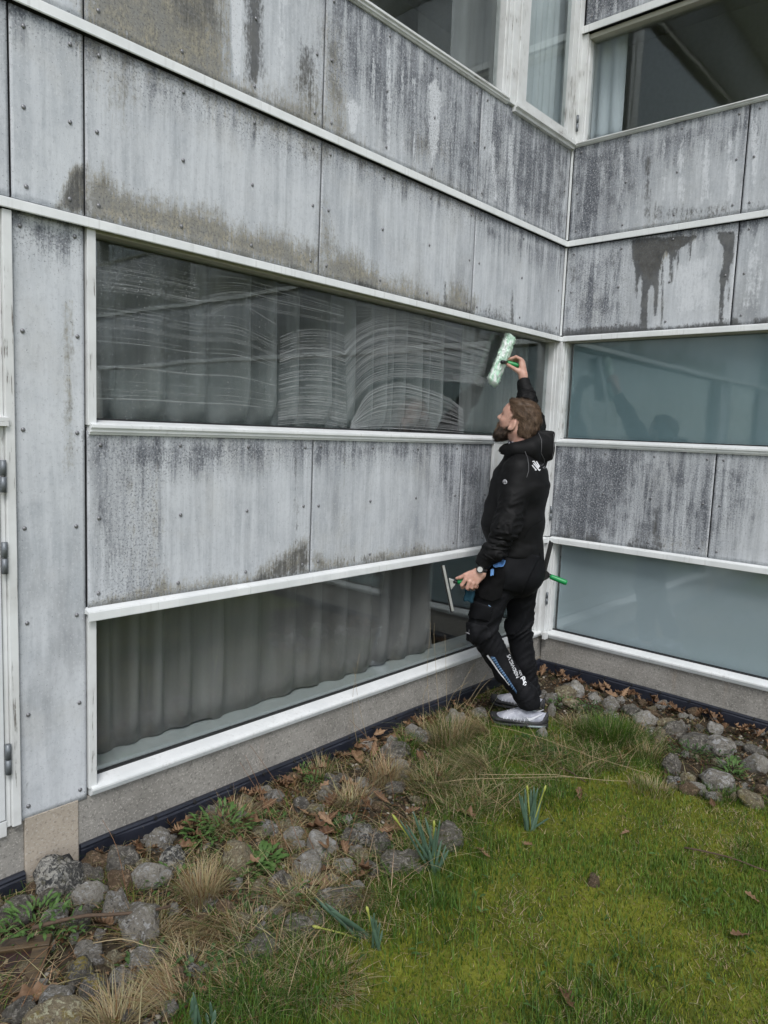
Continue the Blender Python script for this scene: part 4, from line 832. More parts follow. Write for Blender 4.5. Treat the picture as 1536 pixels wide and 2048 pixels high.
for px, py, w, h, kind, lab in [
 (103,1733,98,82,'flint','big black and white flint boulder under the beige pier'), (192,1704,62,38,'brown','smooth rounded brown stone touching the plinth'), (178,1734,54,42,'dark','dark round stone right of the big black and white flint'),
 (243,1702,78,56,'dark','dark grey boulder right of the smooth brown stone'), (320,1664,54,54,'grey','round grey stone standing close to the black edging'), (297,1730,72,64,'pale','pinkish pale stone below the dark grey boulder'),
 (350,1700,58,52,'flint','dark flint stone in the middle of the left stones'), (240,1747,58,44,'brown','brownish stone left of the pinkish pale one'), (177,1772,62,52,'pale','pale grey lump under the dark round stone'),
 (232,1795,66,60,'grey','grey stone wedged above the largest grey boulder'), (280,1815,90,88,'grey','largest grey boulder of the left bed'), (98,1780,62,38,'dark','dark flat stone under the big flint'), (112,1812,62,48,'grey','grey-green stone beside the bright green weed'),
 (160,1818,48,54,'dark','rough dark lump left of the largest grey boulder'), (30,1800,70,74,'dark','dark boulder at the left edge of the picture'), (474,1703,62,76,'tan','upright ochre-grey stone by the dandelion rosette'), (180,1883,62,44,'grey','grey stone above the yellow lichened one'),
 (287,1893,66,38,'grey','flat grey stone below the largest boulder'), (158,1927,68,48,'lichen','stone covered in yellow lichen'), (190,1965,62,66,'lichen','dark stone with yellow lichen spots'), (112,1985,82,58,'grey','mottled grey boulder near the bottom left'), (108,2022,118,72,'tan','large ochre boulder at the bottom left corner'),
 (240,1942,54,48,'grey','grey stone right of the yellow lichened stones'), (230,1893,40,30,'tan','small tan stone under the dark branch'), (40,2000,60,50,'dark','dark stone under the wooden board'), (488,1588,44,38,'tan','tan stone against the black edging'), (484,1620,32,26,'white','small whitish stone below the tan one'), (440,1620,30,30,'flint','small spotted flint near the edging'),
 (603,1596,44,40,'dark','dark stone left of the oak leaf heap'), (642,1675,68,42,'pale','pale mossy stone in the middle of the bed'), (616,1710,58,64,'pale','upright pale grey stone below the mossy one'), (732,1656,46,38,'flint','speckled flint among dry stems'), (762,1679,44,46,'dark','dark round stone next to the speckled flint'),
 (564,1745,42,52,'dark','dark wedge stone beside the dandelion rosette'), (609,1756,38,24,'pale','small pale stone at the bed edge'), (583,1770,36,26,'tan','small tan stone at the bed edge'), (693,1713,44,28,'pale','pale flat stone left of the kerb'), (724,1700,38,34,'tan','small ochre stone above the kerb'), (736,1484,30,24,'white','whitish stone lying on the oak leaves'),
 (824,1453,34,28,'pale','pale stone near the edging left of the tall grass'), (846,1467,44,30,'grey','grey stone beside the pale one'), (912,1431,38,36,'pale','round pale stone behind the tall dry grass'), (790,1491,60,36,'dark','dark mossy stone below the edging'), (673,1553,50,38,'dark','dark broken stone among oak leaves'), (650,1577,38,30,'grey','grey stone among oak leaves'), (787,1561,40,34,'dark','dark stone in the dry straw'),
 (540,1640,40,30,'grey','grey stone in the green weeds'), (520,1600,34,28,'brown','brownish stone below the edging'), (1153,1370,46,28,'white','white flint in the inner corner'), (1128,1380,46,30,'tan','tan stone beside the white corner flint'), (1130,1358,24,15,'white','small white stone behind the corner flint'), (1103,1417,18,30,'white','narrow white stone right of the trouser hem'),
 (1167,1438,26,24,'tan','pale yellow stone in the grass behind the heel'), (1084,1460,26,22,'white','small white stone under the heel of the shoe'), (1347,1449,50,36,'dark','dark flat stone below the right edging'), (1386,1470,62,40,'dark','dark grey boulder in the right bed'), (1440,1478,70,46,'grey','broad grey boulder in the right bed'), (1507,1488,42,28,'dark','smooth dark egg-shaped stone at the right edge'),
 (1347,1520,42,40,'dark','round dark stone at the lawn side of the right bed'), (1376,1543,36,30,'tan','brown stone next to the round dark one'), (1435,1548,70,44,'grey','long grey boulder lying on the lawn edge'), (1503,1590,50,34,'tan','ochre lichened stone near the right edge'), (1512,1515,54,44,'pale','pale mottled stone at the right edge'), (1290,1427,40,32,'pale','pale stone behind the green tuft'), (1330,1436,38,28,'tan','tan stone with oak leaves beside it'),
 (1146,1402,38,22,'tan','yellowish flat stone behind the shoe'), (1100,1390,34,24,'grey','grey stone right of the trouser leg'), (1222,1398,42,28,'grey','grey stone in the right corner bed'), (1428,1447,40,28,'pale','pale stone close to the right edging'), (1190,1388,30,20,'pale','pale pebble close to the corner'), (1260,1412,34,24,'dark','dark pebble along the right bed'),
 (870,1470,30,22,'grey','small grey stone in the tall dry grass'), (960,1420,40,24,'grey','grey stone in front of the plinth by the knee'), (1188,1757,32,20,'brown','small reddish stone alone on the lawn')]:
    stone(px, py, w, h, kind, lab, 'field stones in the beds', sink=.48)
# kerb of long mossy stones between bed and lawn
for px, py, w, h, lab in [(800,1716,110,44,'long mossy kerb stone left of the middle daffodils'), (900,1672,84,36,'mossy kerb stone above the middle daffodils'), (690,1790,90,40,'kerb stone sunk under the bleached straw'), (610,1838,90,40,'kerb stone at the foot of the weeds'), (520,1890,90,40,'lowest kerb stone half grown over')]:
    stone(px, py, w, h, 'kerb', lab, 'kerb stones', sink=.55, name='kerb_stone', rz=-math.radians(18))
# small filler stones crowding the beds
cnt = 0; tries = 0
NAMED = [(o.location.x, o.location.y, o['label']) for o in COL.objects if o.get('category') == 'stone']
def beside(x, y): return min((q for q in NAMED if len(q[2].split()) < 10), key=lambda q: (q[0]-x)**2+(q[1]-y)**2)[2]
CWORD = dict(grey='grey', dark='dark', pale='pale', tan='tan', flint='black and white', brown='brown')
while cnt < 200 and tries < 16000:
    tries += 1
    if srng.random() < .68: px, py, bed, lab, g = srng.uniform(-60, 960), srng.uniform(1430, 2060), BED_L, 'small field stone packed into the left stone bed', 'small stones of the left bed'
    else: px, py, bed, lab, g = srng.uniform(1060, 1560), srng.uniform(1340, 1600), BED_R, 'small field stone packed into the right stone bed', 'small stones of the right bed'
    b = on_ground(px, py)
    if float(poly_dist(np.array([b[0]]), np.array([b[1]]), bed)[0]) < .03: continue
    w = srng.uniform(14, 40)*min(1.2, 2.9/float((b-CAM) @ CM[2])+.1); r = w*float((b-CAM) @ CM[2])/F_PX*.5
    if any((b[0]-x)**2+(b[1]-y)**2 < (.58*(r+s))**2 for x, y, s in placed): continue
    kd = srng.choice(['grey', 'dark', 'tan', 'pale', 'tan', 'flint', 'pale', 'brown']); stone(px, py, w, w*srng.uniform(.55, .85), kd, ('small flint by the ' if kd == 'flint' else 'small '+CWORD[kd]+' stone by the ')+beside(b[0], b[1]), g, sink=.45); cnt += 1

# --- grit and pebbles between the stones
_pb = rock_mesh(99, .4, 1, .8); _pv = np.array([v.co[:] for v in _pb.vertices]); _pf = np.array([p.vertices[:] for p in _pb.polygons]); PV, PF, PC = [], [], []; _o = 0
for poly, m in ((BED_L, 900), (BED_R, 420)):
    Pp = np.array(poly); x, y = scatter(m*4, max(-4.6, Pp[:, 0].min()), min(-.03, Pp[:, 0].max()), max(-3, Pp[:, 1].min()), min(-.03, Pp[:, 1].max())); k = (pmask(x, y, poly, .08) > .6) & keep_view(x, y, .03); x, y = x[k][:m], y[k][:m]; z = ground_z(x, y)
    cl = np.array([(.22, .20, .17), (.10, .095, .09), (.34, .31, .26), (.20, .15, .09)])
    for a in range(len(x)):
        r = rng.uniform(.004, .014); th = rng.uniform(0, 6.28); R2 = np.array([[math.cos(th), -math.sin(th), 0], [math.sin(th), math.cos(th), 0], [0, 0, 1]]); PV.append((_pv*np.array([r, r*.8, r*.6])) @ R2.T+np.array([x[a], y[a], z[a]+r*.2])); PF.append(_pf+_o); _o += len(_pv); PC.append(np.tile(np.append(cl[rng.integers(0, 4)]*rng.uniform(.6, 1.2), 1), (len(_pv), 1)))
_t = NT('pebble'); _t.set(color=_t.attr('tint', 'Color'), rough=.85)
grit = mesh_obj('pebbles', np.concatenate(PV), np.concatenate(PF), _t.m, None, True); ca = grit.data.color_attributes.new('tint', 'FLOAT_COLOR', 'POINT'); ca.data.foreach_set('color', np.concatenate(PC).astype(np.float32).ravel()); tag(grit, 'small pebbles and grit between the field stones', 'gravel', kind='stuff')
# --- fallen oak leaves
def leaf_mesh(seed, lobes=4, L=.085, Wd=.026):
    r = random.Random(seed); out = []; n = 26
    for s in (1, -1):
        rowp = []
        for k in range(n+1):
            t = k/n; env = Wd*math.sin(math.pi*min(1, t*.96+.02))**.7*(.45+.75*t if t < .75 else 1.0)
            rowp.append((t*L, s*(env*(.80+.22*math.cos(2*math.pi*(lobes*t+.12*s)))+.0012), t))
        out.append(rowp)
    V = []; cur, tw = r.uniform(2, 9), r.uniform(-4, 4)
    for k in range(n+1):
        for row in (out[0][k], (out[0][k][0], 0, 0), out[1][k]):
            x, y = row[0], row[1]; z = cur*y*y*8+ .9*(x-L/2)**2*r.uniform(.9, 1.1)*4+tw*(x-L/2)*y*3+.002*math.sin(40*x+seed)*abs(y)/Wd
            V.append((x-L/2, y, z))
    Fc = []
    for k in range(n):
        a = 3*k; Fc += [(a, a+3, a+4, a+1), (a+1, a+4, a+5, a+2)]
    a = len(V); V += [(-L/2-.016, .0008, .006), (-L/2-.016, -.0008, .006), (-L/2, -.0008, V[1][2]), (-L/2, .0008, V[1][2])]; Fc.append((a, a+1, a+2, a+3))
    me = bpy.data.meshes.new('oak_leaf'); me.from_pydata(V, [], Fc); me.update()
    for p in me.polygons: p.use_smooth = True
    return me
def mat_leaf():
    t = NT('dry_leaf'); v = t.coord(); n = t.noise(v, 45, 5, .6); rnd = t.rand(); f = t.noise(v, 200, 3)
    c = t.mix(rnd, (0.085, 0.042, 0.021), (0.25, 0.155, 0.09)); c = t.mix(t.math('MULTIPLY', t.ramp(n, .45, .7), .6), c, (0.07, 0.038, 0.02))
    y = t.math('ABSOLUTE', t.sep(v)[1]); c = t.mix(t.math('MULTIPLY', t.ramp(y, .0016, .0004), .5), c, (0.38, 0.27, 0.15))
    t.set(color=c, rough=.62, spec=.3); t.bump(f, .3, .001); return t.m
M_LEAF = mat_leaf(); LEAVES = []
for s in range(7):
    me = leaf_mesh(s, 3+s % 3, .075+.006*s, .022+.002*(s % 4)); me.materials.append(M_LEAF); LEAVES.append(me)
lr = random.Random(9)
def oak_leaf(px, py, label, group=None, sc=None, zup=.02, tilt=.5):
    b = on_ground(px, py, -.045); x, y = min(b[0], -.045), b[1]
    if x > -3.6: y = min(y, -.045)
    return tag(share('oak_leaf', LEAVES[lr.randrange(7)], None, (x, y, gz(x, y)+zup), (lr.uniform(-tilt, tilt), lr.uniform(-tilt, tilt), lr.uniform(0, 6.28)), (sc or lr.uniform(.6, 1.05),)*3), label, 'leaf', group)
for px, py, sc, lab in [(715,1512,1.25,'large pale oak leaf lying below the edging'), (565,1565,1.1,'curled brown oak leaf leaning on the edging'), (648,1528,1.1,'orange-brown leaf beside the dark broken stone'), (690,1508,.9,'small orange oak leaf next to the pale one'), (660,1600,1.2,'broad brown leaf under the weed stems'),
 (795,1650,1.2,'pale dead leaf left of the speckled stones'), (640,1765,1.0,'orange curled leaf at the bed edge'), (205,1832,1.1,'pale orange leaf under the grey stones'), (268,1700,1.0,'brown leaf between the dark boulders'), (10,1822,.9,'reddish leaf at the left picture edge'), (70,1985,1.3,'rust coloured leaf beside the wooden board'),
 (1345,1418,1.2,'pale oak leaf standing against the right edging'), (1205,1362,1.1,'tan oak leaf in the inner corner'), (1160,1590,.7,'small brown leaf above the mossy lawn'), (1425,1606,.8,'curled leaf near the ochre stone'), (1485,1870,.9,'curled brown leaf on the lawn at the right'), (1132,2005,.9,'pale torn leaf at the bottom of the lawn'), (1508,1798,.7,'small rust leaf at the right of the lawn'), (965,1712,.6,'tiny tan leaf right of the middle daffodils'), (1055,1692,.6,'tan leaf below the upright daffodils'), (400,1975,.7,'tan leaf on the weeds at the lower left'), (930,1635,1.0,'pale leaf on the straw mat'), (1250,1670,.5,'tiny leaf on the moss')]:
    oak_leaf(px, py, lab, 'fallen oak leaves', sc, .02, .35)
ONES = 'first second third fourth fifth sixth seventh eighth ninth tenth eleventh twelfth thirteenth fourteenth fifteenth sixteenth seventeenth eighteenth nineteenth'.split(); TENS = 'twenty thirty forty fifty sixty seventy'.split()
def ordinal(n): return ONES[n-1] if n < 20 else (TENS[n//10-2][:-1]+'ieth' if n % 10 == 0 else TENS[n//10-2]+'-'+ONES[n % 10-1])
for k, u in enumerate(sorted((lr.uniform(-3.3, -.9) for _ in range(70)), reverse=True)):   # drifts along the edging
    d = -abs(lr.gauss(.05, .05))-.03; q = project((u, d, -.05)); oak_leaf(q[0], q[1], ordinal(k+1)+' brown oak leaf from the corner along the left edging', 'leaf drift along the left wall', None, .02+lr.random()*.03, .8)
for k, u in enumerate(sorted(lr.uniform(.06, 1.75) for _ in range(70))):
    d = -abs(lr.gauss(.05, .05))-.03; q = project((d, -u, -.05)); oak_leaf(q[0], q[1], ordinal(k+1)+' brown oak leaf from the corner along the right edging', 'leaf drift along the right wall', None, .02+lr.random()*.03, .8)
for k in range(60):
    px, py = lr.uniform(430, 900), lr.uniform(1480, 1760); b = on_ground(px, py)
    if float(poly_dist(np.array([b[0]]), np.array([b[1]]), BED_L)[0]) > .02: oak_leaf(px, py, 'oak leaf lying by the '+beside(b[0], b[1]), 'oak leaves among the left stones', None, .03+lr.random()*.02, .6)

# --- daffodils: every leaf a part
def mat_leafy(name, a, b, rough=.45):
    t = NT(name); n = t.noise(t.coord(), 30, 4); c = t.mix(t.ramp(n, .3, .7), a, b); t.set(color=c, rough=rough, spec=.4)
    tl = t.new('ShaderNodeBsdfTranslucent'); t.l.new(c, tl.inputs[0]); mx = t.new('ShaderNodeMixShader'); mx.inputs[0].default_value = .2
    t.l.new(t.b.outputs[0], mx.inputs[1]); t.l.new(tl.outputs[0], mx.inputs[2]); t.l.new(mx.outputs[0], t.out.inputs['Surface']); return t.m
M_DAFF = mat_leafy('daffodil_leaf', (0.062, 0.115, 0.075), (0.095, 0.16, 0.105)); M_BUD = mat_leafy('daffodil_bud', (0.30, 0.34, 0.06), (0.42, 0.44, 0.11))
def strap(parent, name, base, tip, w, mat, bow=.02, fold=.25):
    """a strap leaf from base to tip with a keel"""
    A, B = Vector(base), Vector(tip); n = 9; V = []; Fc = []; ax = (B-A); side = ax.cross(Vector((CM[2][0], CM[2][1], CM[2][2])))
    side = Vector((ax.cross(Vector(CM[2])))).normalized(); nor = ax.cross(side).normalized()
    for k in range(n+1):
        t = k/n; c = A.lerp(B, t)+Vector((0, 0, 1))*bow*math.sin(math.pi*t)*ax.length*3; ww = w*.5*(1-.15*t)*(1 if t < .8 else max(.12, math.cos((t-.8)/.2*1.4)))
        V += [c-side*ww+nor*ww*fold, c, c+side*ww+nor*ww*fold]
    for k in range(n):
        a = 3*k; Fc += [(a, a+3, a+4, a+1), (a+1, a+4, a+5, a+2)]
    o = mesh_obj(name, V, Fc, mat, parent, True); s = o.modifiers.new('thickness', 'SOLIDIFY'); s.thickness = .0016; return o
def daffodil(base_px, tips, label, buds=(), w=.011):
    b = on_ground(*base_px); z = gz(b[0], b[1]); t0 = float((np.array([b[0], b[1], z])-CAM) @ CM[2]); e = empty('daffodil', (b[0], b[1], z))
    B0 = Vector((b[0], b[1], z)); r = random.Random(base_px[0])
    for k, (px, py) in enumerate(tips):
        tip = Vector(at_depth(px, py, t0+r.uniform(-.05, .05)))-B0; bs = Vector((r.uniform(-.02, .02), r.uniform(-.02, .02), -.01)); strap(e, 'leaf', bs, tip, w*r.uniform(.75, 1.15), M_DAFF, r.uniform(-.01, .012))
    for px, py in buds:
        tip = Vector(at_depth(px, py, t0))-B0; d = tip.normalized(); V, Fc = tube([(0, 0, -.01), tip*.5, tip*.86, tip*.9, tip*.96, tip], [.0032, .003, .003, .0055, .005, .0008], 8); mesh_obj('bud', V, Fc, M_BUD, e, True)
    return tag(e, label, 'daffodil', 'daffodil clumps')
daffodil((868,1742), [(800,1640),(812,1648),(826,1622),(838,1640),(850,1634),(862,1650),(872,1655),(883,1680),(892,1690),(897,1700),(880,1640),(845,1680),(858,1700)], 'middle daffodil clump leaning left with two yellow bud tips', [(784,1628),(868,1640)])
daffodil((738,1880), [(636,1802),(630,1796),(650,1806),(662,1822),(690,1836)], 'daffodil clump fallen flat to the left', [(624,1852)], .013)
daffodil((754,1898), [(741,1832),(748,1826),(752,1840),(760,1845),(765,1860),(744,1856)], 'short upright daffodil clump beside the fallen one', [(733,1812)], .010)
daffodil((1062,1658), [(1038,1586),(1044,1592),(1050,1576),(1056,1584),(1062,1578),(1068,1572),(1076,1576),(1084,1590),(1088,1574),(1072,1600),(1048,1606),(1098,1636)], 'upright daffodil clump in the middle of the rough grass', [(1054,1570),(1092,1570)])
daffodil((392,2060), [(384,1995),(392,2010),(380,2020),(386,1985)], 'small daffodil shoots at the bottom edge left', [], .012)
daffodil((424,2064), [(420,2004),(430,2020),(412,2026)], 'daffodil shoots at the bottom edge beside the straw', [], .012)

# --- weeds with separate leaves
M_WEED = mat_leafy('weed_leaf', (0.055, 0.115, 0.028), (0.095, 0.175, 0.045), .6); M_WEED_D = mat_leafy('dark_weed_leaf', (0.035, 0.078, 0.022), (0.065, 0.12, 0.034), .6)
def weed_leaf_mesh(L=.06, Wd=.012, lobes=0):
    n = 8 if not lobes else 14; V = []; Fc = []
    for k in range(n+1):
        t = k/n; env = Wd*math.sin(math.pi*(t*.9+.08))**.8*(.5+.8*t if t < .7 else 1)
        if lobes: env *= .6+.55*abs(math.sin(lobes*math.pi*t))
        z = .35*t*L-.55*t*t*L
        V += [(t*L, -env, z+.15*env), (t*L, 0, z-.1*env), (t*L, env, z+.15*env)]
    for k in range(n):
        a = 3*k; Fc += [(a, a+3, a+4, a+1), (a+1, a+4, a+5, a+2)]
    me = bpy.data.meshes.new('leaf'); me.from_pydata(V, [], Fc); me.update()
    for p in me.polygons: p.use_smooth = True
    return me
WL = {}
for nm, a in dict(oval=(.046, .0085, 0), lobed=(.085, .013, 6), small=(.024, .006, 0), broad=(.07, .016, 3), clover=(.02, .010, 0)).items():
    for mt in (M_WEED, M_WEED_D):
        me = weed_leaf_mesh(*a); me.materials.append(mt); WL[nm, mt.name] = me
def weed(px, py, n, spread, kind, label, mat=None, tall=.05, sc=1.0):
    b = on_ground(px, py); x, y = min(b[0], -.06), min(b[1], -.06) if b[0] > -3.6 else b[1]; z = gz(x, y); e = empty('weed', (x, y, z)); r = random.Random(px*7+py); me = WL[kind, (mat or M_WEED).name]
    n = int(n*1.7); sc *= .72; tall *= .85
    for k in range(n):
        rr = spread*math.sqrt(r.random()); th = r.uniform(0, 6.28); share('leaf', me, e, (rr*math.cos(th), rr*math.sin(th), .004+tall*r.random()), (r.uniform(-.3, .3), -r.uniform(.1, 1.0), th+r.uniform(-.6, .6)), (sc*r.uniform(.7, 1.2),)*3)
    return tag(e, label, 'weed', 'green weeds in the beds')
for a in [(70,1858,80,.10,'lobed','bright green weed beside the wooden board',None,.09,.6), (125,1862,30,.06,'oval','narrow-leaved green weed under the dark branch',None,.06,.8), (345,1762,34,.07,'oval','green weed between the grey boulders',None,.06,.8), (445,1655,90,.12,'lobed','bright green weed clump left of the upright ochre stone',None,.09,.6),
 (395,1668,26,.06,'oval','leafy green weed near the edging',None,.06,1.0), (525,1722,26,.05,'broad','dandelion rosette in the middle of the left bed',None,.05,1.0), (495,1745,26,.06,'broad','broad-leaved weed beside the dandelion rosette',None,.04,.8), (628,1565,30,.05,'oval','upright green weed by the oak leaves',None,.08,.8), (600,1545,18,.04,'oval','small weed against the edging',None,.07,.8),
 (560,1800,60,.12,'small','low green weeds between straw and kerb',None,.03,1.2), (480,1830,70,.12,'oval','spreading green weed below the dandelion rosette',M_WEED_D,.03,.7), (440,1960,90,.13,'clover','clover patch at the lower left',M_WEED_D,.03,1.2), (300,1930,50,.09,'broad','dark broad-leaved weed by the grey stones',M_WEED_D,.03,.6), (540,1640,40,.07,'small','tiny weeds among the stones below the edging',None,.04,1.2),
 (690,1650,50,.08,'small','tiny green weeds among speckled stones',M_WEED_D,.03,1.3), (1130,1412,110,.10,'small','low green ground cover behind the shoe',None,.05,1.1), (1175,1418,80,.09,'small','green ground cover near the white corner flint',M_WEED_D,.05,1.1), (1110,1515,40,.07,'broad','broad-leaved weed right of the shoes',M_WEED_D,.03,.55), (1380,1505,70,.10,'oval','green weed on the right stone bed',M_WEED_D,.05,.7),
 (1462,1545,50,.06,'lobed','feathery green weed on the grey boulder',None,.07,.6), (1440,1510,60,.09,'oval','spreading weed between the right boulders',M_WEED_D,.05,.6), (1060,1490,50,.08,'small','small weeds beside the heel',M_WEED_D,.04,1.2), (800,1720,30,.07,'small','small weeds at the kerb',M_WEED_D,.02,1.3)]: weed(*a)
_sp = sorted(((lr.uniform(450, 1530), lr.uniform(1650, 2045)) for _ in range(64)), key=lambda q: -q[1]); _nw = 0
for px, py in _sp:                                                  # single broad leaves in the turf
    b = on_ground(px, py)
    if max(float(poly_dist(np.array([b[0]]), np.array([b[1]]), q)[0]) for q in (BED_L, BED_R)) > -.05: continue
    e = empty('lawn_weed', (b[0], b[1], gz(b[0], b[1])+.012))
    for q in range(lr.randrange(1, 4)): share('leaf', WL['oval', (M_WEED if lr.random() < .6 else M_WEED_D).name], e, (lr.uniform(-.01, .01), lr.uniform(-.01, .01), lr.uniform(0, .012)), (lr.uniform(-.3, .3), -lr.uniform(0, .5), lr.uniform(0, 6.28)), (lr.uniform(.35, .7),)*3)
    _nw += 1; tag(e, ordinal(_nw)+' small broad-leaved lawn weed counted up from the bottom edge', 'weed', 'little weeds in the lawn')

# --- weathered wooden board at the left edge
bx = on_ground(40, 1935); wb = empty('wooden_board', (bx[0]-.02, bx[1]+.02, gz(bx[0], bx[1])+.012), -YAW+.2); wb.rotation_euler.x = math.radians(13); wb.rotation_euler.y = math.radians(-3)
M_WOOD = NT('wet_wood'); _v = M_WOOD.coord(); _n = M_WOOD.noise(M_WOOD.mapping(_v, (6, 70, 70)), 1.0, 5, .65, .3)
M_WOOD.set(color=M_WOOD.mix(M_WOOD.ramp(_n, .3, .7), (0.014, 0.009, 0.006), (0.085, 0.055, 0.026)), rough=.5); M_WOOD.bump(_n, .5, .004); M_WOOD = M_WOOD.m
M_WOOD_RED = plain('dark_red_stain', (0.026, 0.010, 0.009), .45, 0, .4, 25)
box_obj('backing', -.26, .085, -.082, .082, -.006, .004, M_WOOD_RED, wb, .002)
box_obj('rail', -.27, .10, .050, .092, -.004, .020, M_WOOD, wb, .003); box_obj('rail', -.27, .10, -.095, -.060, -.004, .020, M_WOOD, wb, .003); box_obj('stile', .052, .1005, -.0595, .0495, -.005, .018, M_WOOD, wb, .003)
tag(wb, 'weathered brown wooden board with dark red field at the left edge', 'board')
# ------------------------------------------------------------------ the person: distance-field sculpting meshed with surface nets
def surface_nets(Fv, org, h):
    nx, ny, nz = Fv.shape; neg = Fv < 0
    c = np.zeros((nx-1, ny-1, nz-1), np.int8)
    corners = [(i, j, k) for i in (0, 1) for j in (0, 1) for k in (0, 1)]
    for i, j, k in corners: c += neg[i:nx-1+i, j:ny-1+j, k:nz-1+k]
    cell = np.argwhere((c > 0) & (c < 8)); idx = -np.ones(c.shape, np.int32); idx[tuple(cell.T)] = np.arange(len(cell))
    acc = np.zeros((len(cell), 3)); cnt = np.zeros(len(cell))
    for ax in range(3):
        o1, o2 = [a for a in range(3) if a != ax]
        for a in (0, 1):
            for b in (0, 1):
                p = cell.copy(); p[:, o1] += a; p[:, o2] += b; q = p.copy(); q[:, ax] += 1
                f0 = Fv[tuple(p.T)]; f1 = Fv[tuple(q.T)]; m = (f0 < 0) != (f1 < 0)
                t = np.where(m, f0/(f0-f1+1e-20), 0); pt = p.astype(float); pt[:, ax] += t
                acc[m] += pt[m]; cnt[m] += 1
    V = acc/cnt[:, None]*h+org; Fs = []
    for ax in range(3):
        o1, o2 = (ax+1) % 3, (ax+2) % 3
        sl0 = [slice(None)]*3; sl1 = [slice(None)]*3; sl0[ax] = slice(0, -1); sl1[ax] = slice(1, None)
        d = neg[tuple(sl0)] != neg[tuple(sl1)]; e = np.argwhere(d)
        e = e[(e[:, o1] > 0) & (e[:, o2] > 0) & (e[:, o1] < Fv.shape[o1]-1) & (e[:, o2] < Fv.shape[o2]-1)]
        q = []
        for a, b in ((0, 0), (1, 0), (1, 1), (0, 1)):
            p = e.copy(); p[:, o1] -= a; p[:, o2] -= b; q.append(idx[tuple(p.T)])
        q = np.stack(q, 1); flip = ~neg[tuple(e.T)]; q[flip] = q[flip][:, ::-1]; Fs.append(q)
    Fs = np.concatenate(Fs); return V, Fs[(Fs >= 0).all(1)]
class Field:
    def __init__(s, lo, hi, h):
        s.h = h; s.o = np.array(lo, float); n = [int(math.ceil((b-a)/h))+1 for a, b in zip(lo, hi)]
        g = np.meshgrid(*[s.o[k]+h*np.arange(n[k]) for k in range(3)], indexing='ij'); s.P = np.stack(g, -1).astype(np.float32); s.D = np.full(n, 9.0, np.float32)
    def join(s, d, k=.0):
        if k <= 0: s.D = np.minimum(s.D, d)
        else:
            q = np.clip(.5+.5*(s.D-d)/k, 0, 1); s.D = s.D*(1-q)+d*q-k*q*(1-q)
        return s
    def cut(s, d, k=.0):
        d = -d
        if k <= 0: s.D = np.maximum(s.D, d)
        else:
            q = np.clip(.5-.5*(s.D-d)/k, 0, 1); s.D = s.D*(1-q)+d*q+k*q*(1-q)
        return s
    def cone(s, a, b, r1, r2, sc=(1, 1, 1)):
        sc = np.asarray(sc, np.float32); P = s.P*sc; a = np.asarray(a)*sc; b = np.asarray(b)*sc; ba = (b-a).astype(np.float32)
        t = np.clip(((P-a.astype(np.float32)) @ ba)/(ba@ba+1e-12), 0, 1); s.t = t
        return np.sqrt(((P-a.astype(np.float32)-t[..., None]*ba)**2).sum(-1))-(r1+(r2-r1)*t)
    def ell(s, c, r, M=None):
        P = s.P-np.asarray(c, np.float32)
        if M is not None: P = P @ np.asarray(M, np.float32).T
        r = np.asarray(r, np.float32); k0 = np.sqrt(((P/r)**2).sum(-1)); k1 = np.sqrt(((P/(r*r))**2).sum(-1))+1e-9
        return k0*(k0-1)/k1
    def box(s, c, half, M=None, rr=.01):
        P = s.P-np.asarray(c, np.float32)
        if M is not None: P = P @ np.asarray(M, np.float32).T
        q = np.abs(P)-(np.asarray(half, np.float32)-rr); return np.sqrt((np.maximum(q, 0)**2).sum(-1))+np.minimum(q.max(-1), 0)-rr
    def mesh(s): return surface_nets(s.D, s.o, s.h)
def n3(P, sc, seed=0):
    """value noise in 3-D, -1..1, per-axis scale"""
    Q = P*np.asarray(sc, np.float32)+seed*7.77; I = np.floor(Q).astype(np.int64); f = Q-I; f = f*f*(3-2*f); out = 0
    for i in (0, 1):
        for j in (0, 1):
            for k in (0, 1):
                n = ((I[..., 0]+i)*374761393+(I[..., 1]+j)*668265263+(I[..., 2]+k)*2147483647+seed*1442695) & 0x7fffffff
                n = ((n ^ (n >> 13))*1274126177) & 0x7fffffff; h = ((n ^ (n >> 16)) & 0xffff)/32767.5-1
                out = out+h*(f[..., 0] if i else 1-f[..., 0])*(f[..., 1] if j else 1-f[..., 1])*(f[..., 2] if k else 1-f[..., 2])
    return out.astype(np.float32)

TH = math.radians(58.8257); FD = np.array([math.sin(TH), math.cos(TH), 0]); RD = np.array([math.cos(TH), -math.sin(TH), 0]); P0 = np.array([-.95644, -.43124, 0.0])
def J(px, py, d):                      # a joint: where it sits across and up, and its depth d from the body's middle plane (metres)
    q = ray(px, py); t = (d-(CAM-P0) @ FD)/(q @ FD); P = CAM+t*q; v = P-P0; return np.array([v @ RD, d, P[2]])
def to_loc(P): v = np.asarray(P)-P0; return np.array([v @ RD, v @ FD, P[2]])
def loc_world(L): return P0+L[0]*RD+L[1]*FD+np.array([0, 0, L[2]])
person = tag(empty('person', P0, -TH), 'person in black hooded jacket and work trousers reaching up to wash the long window', 'person')

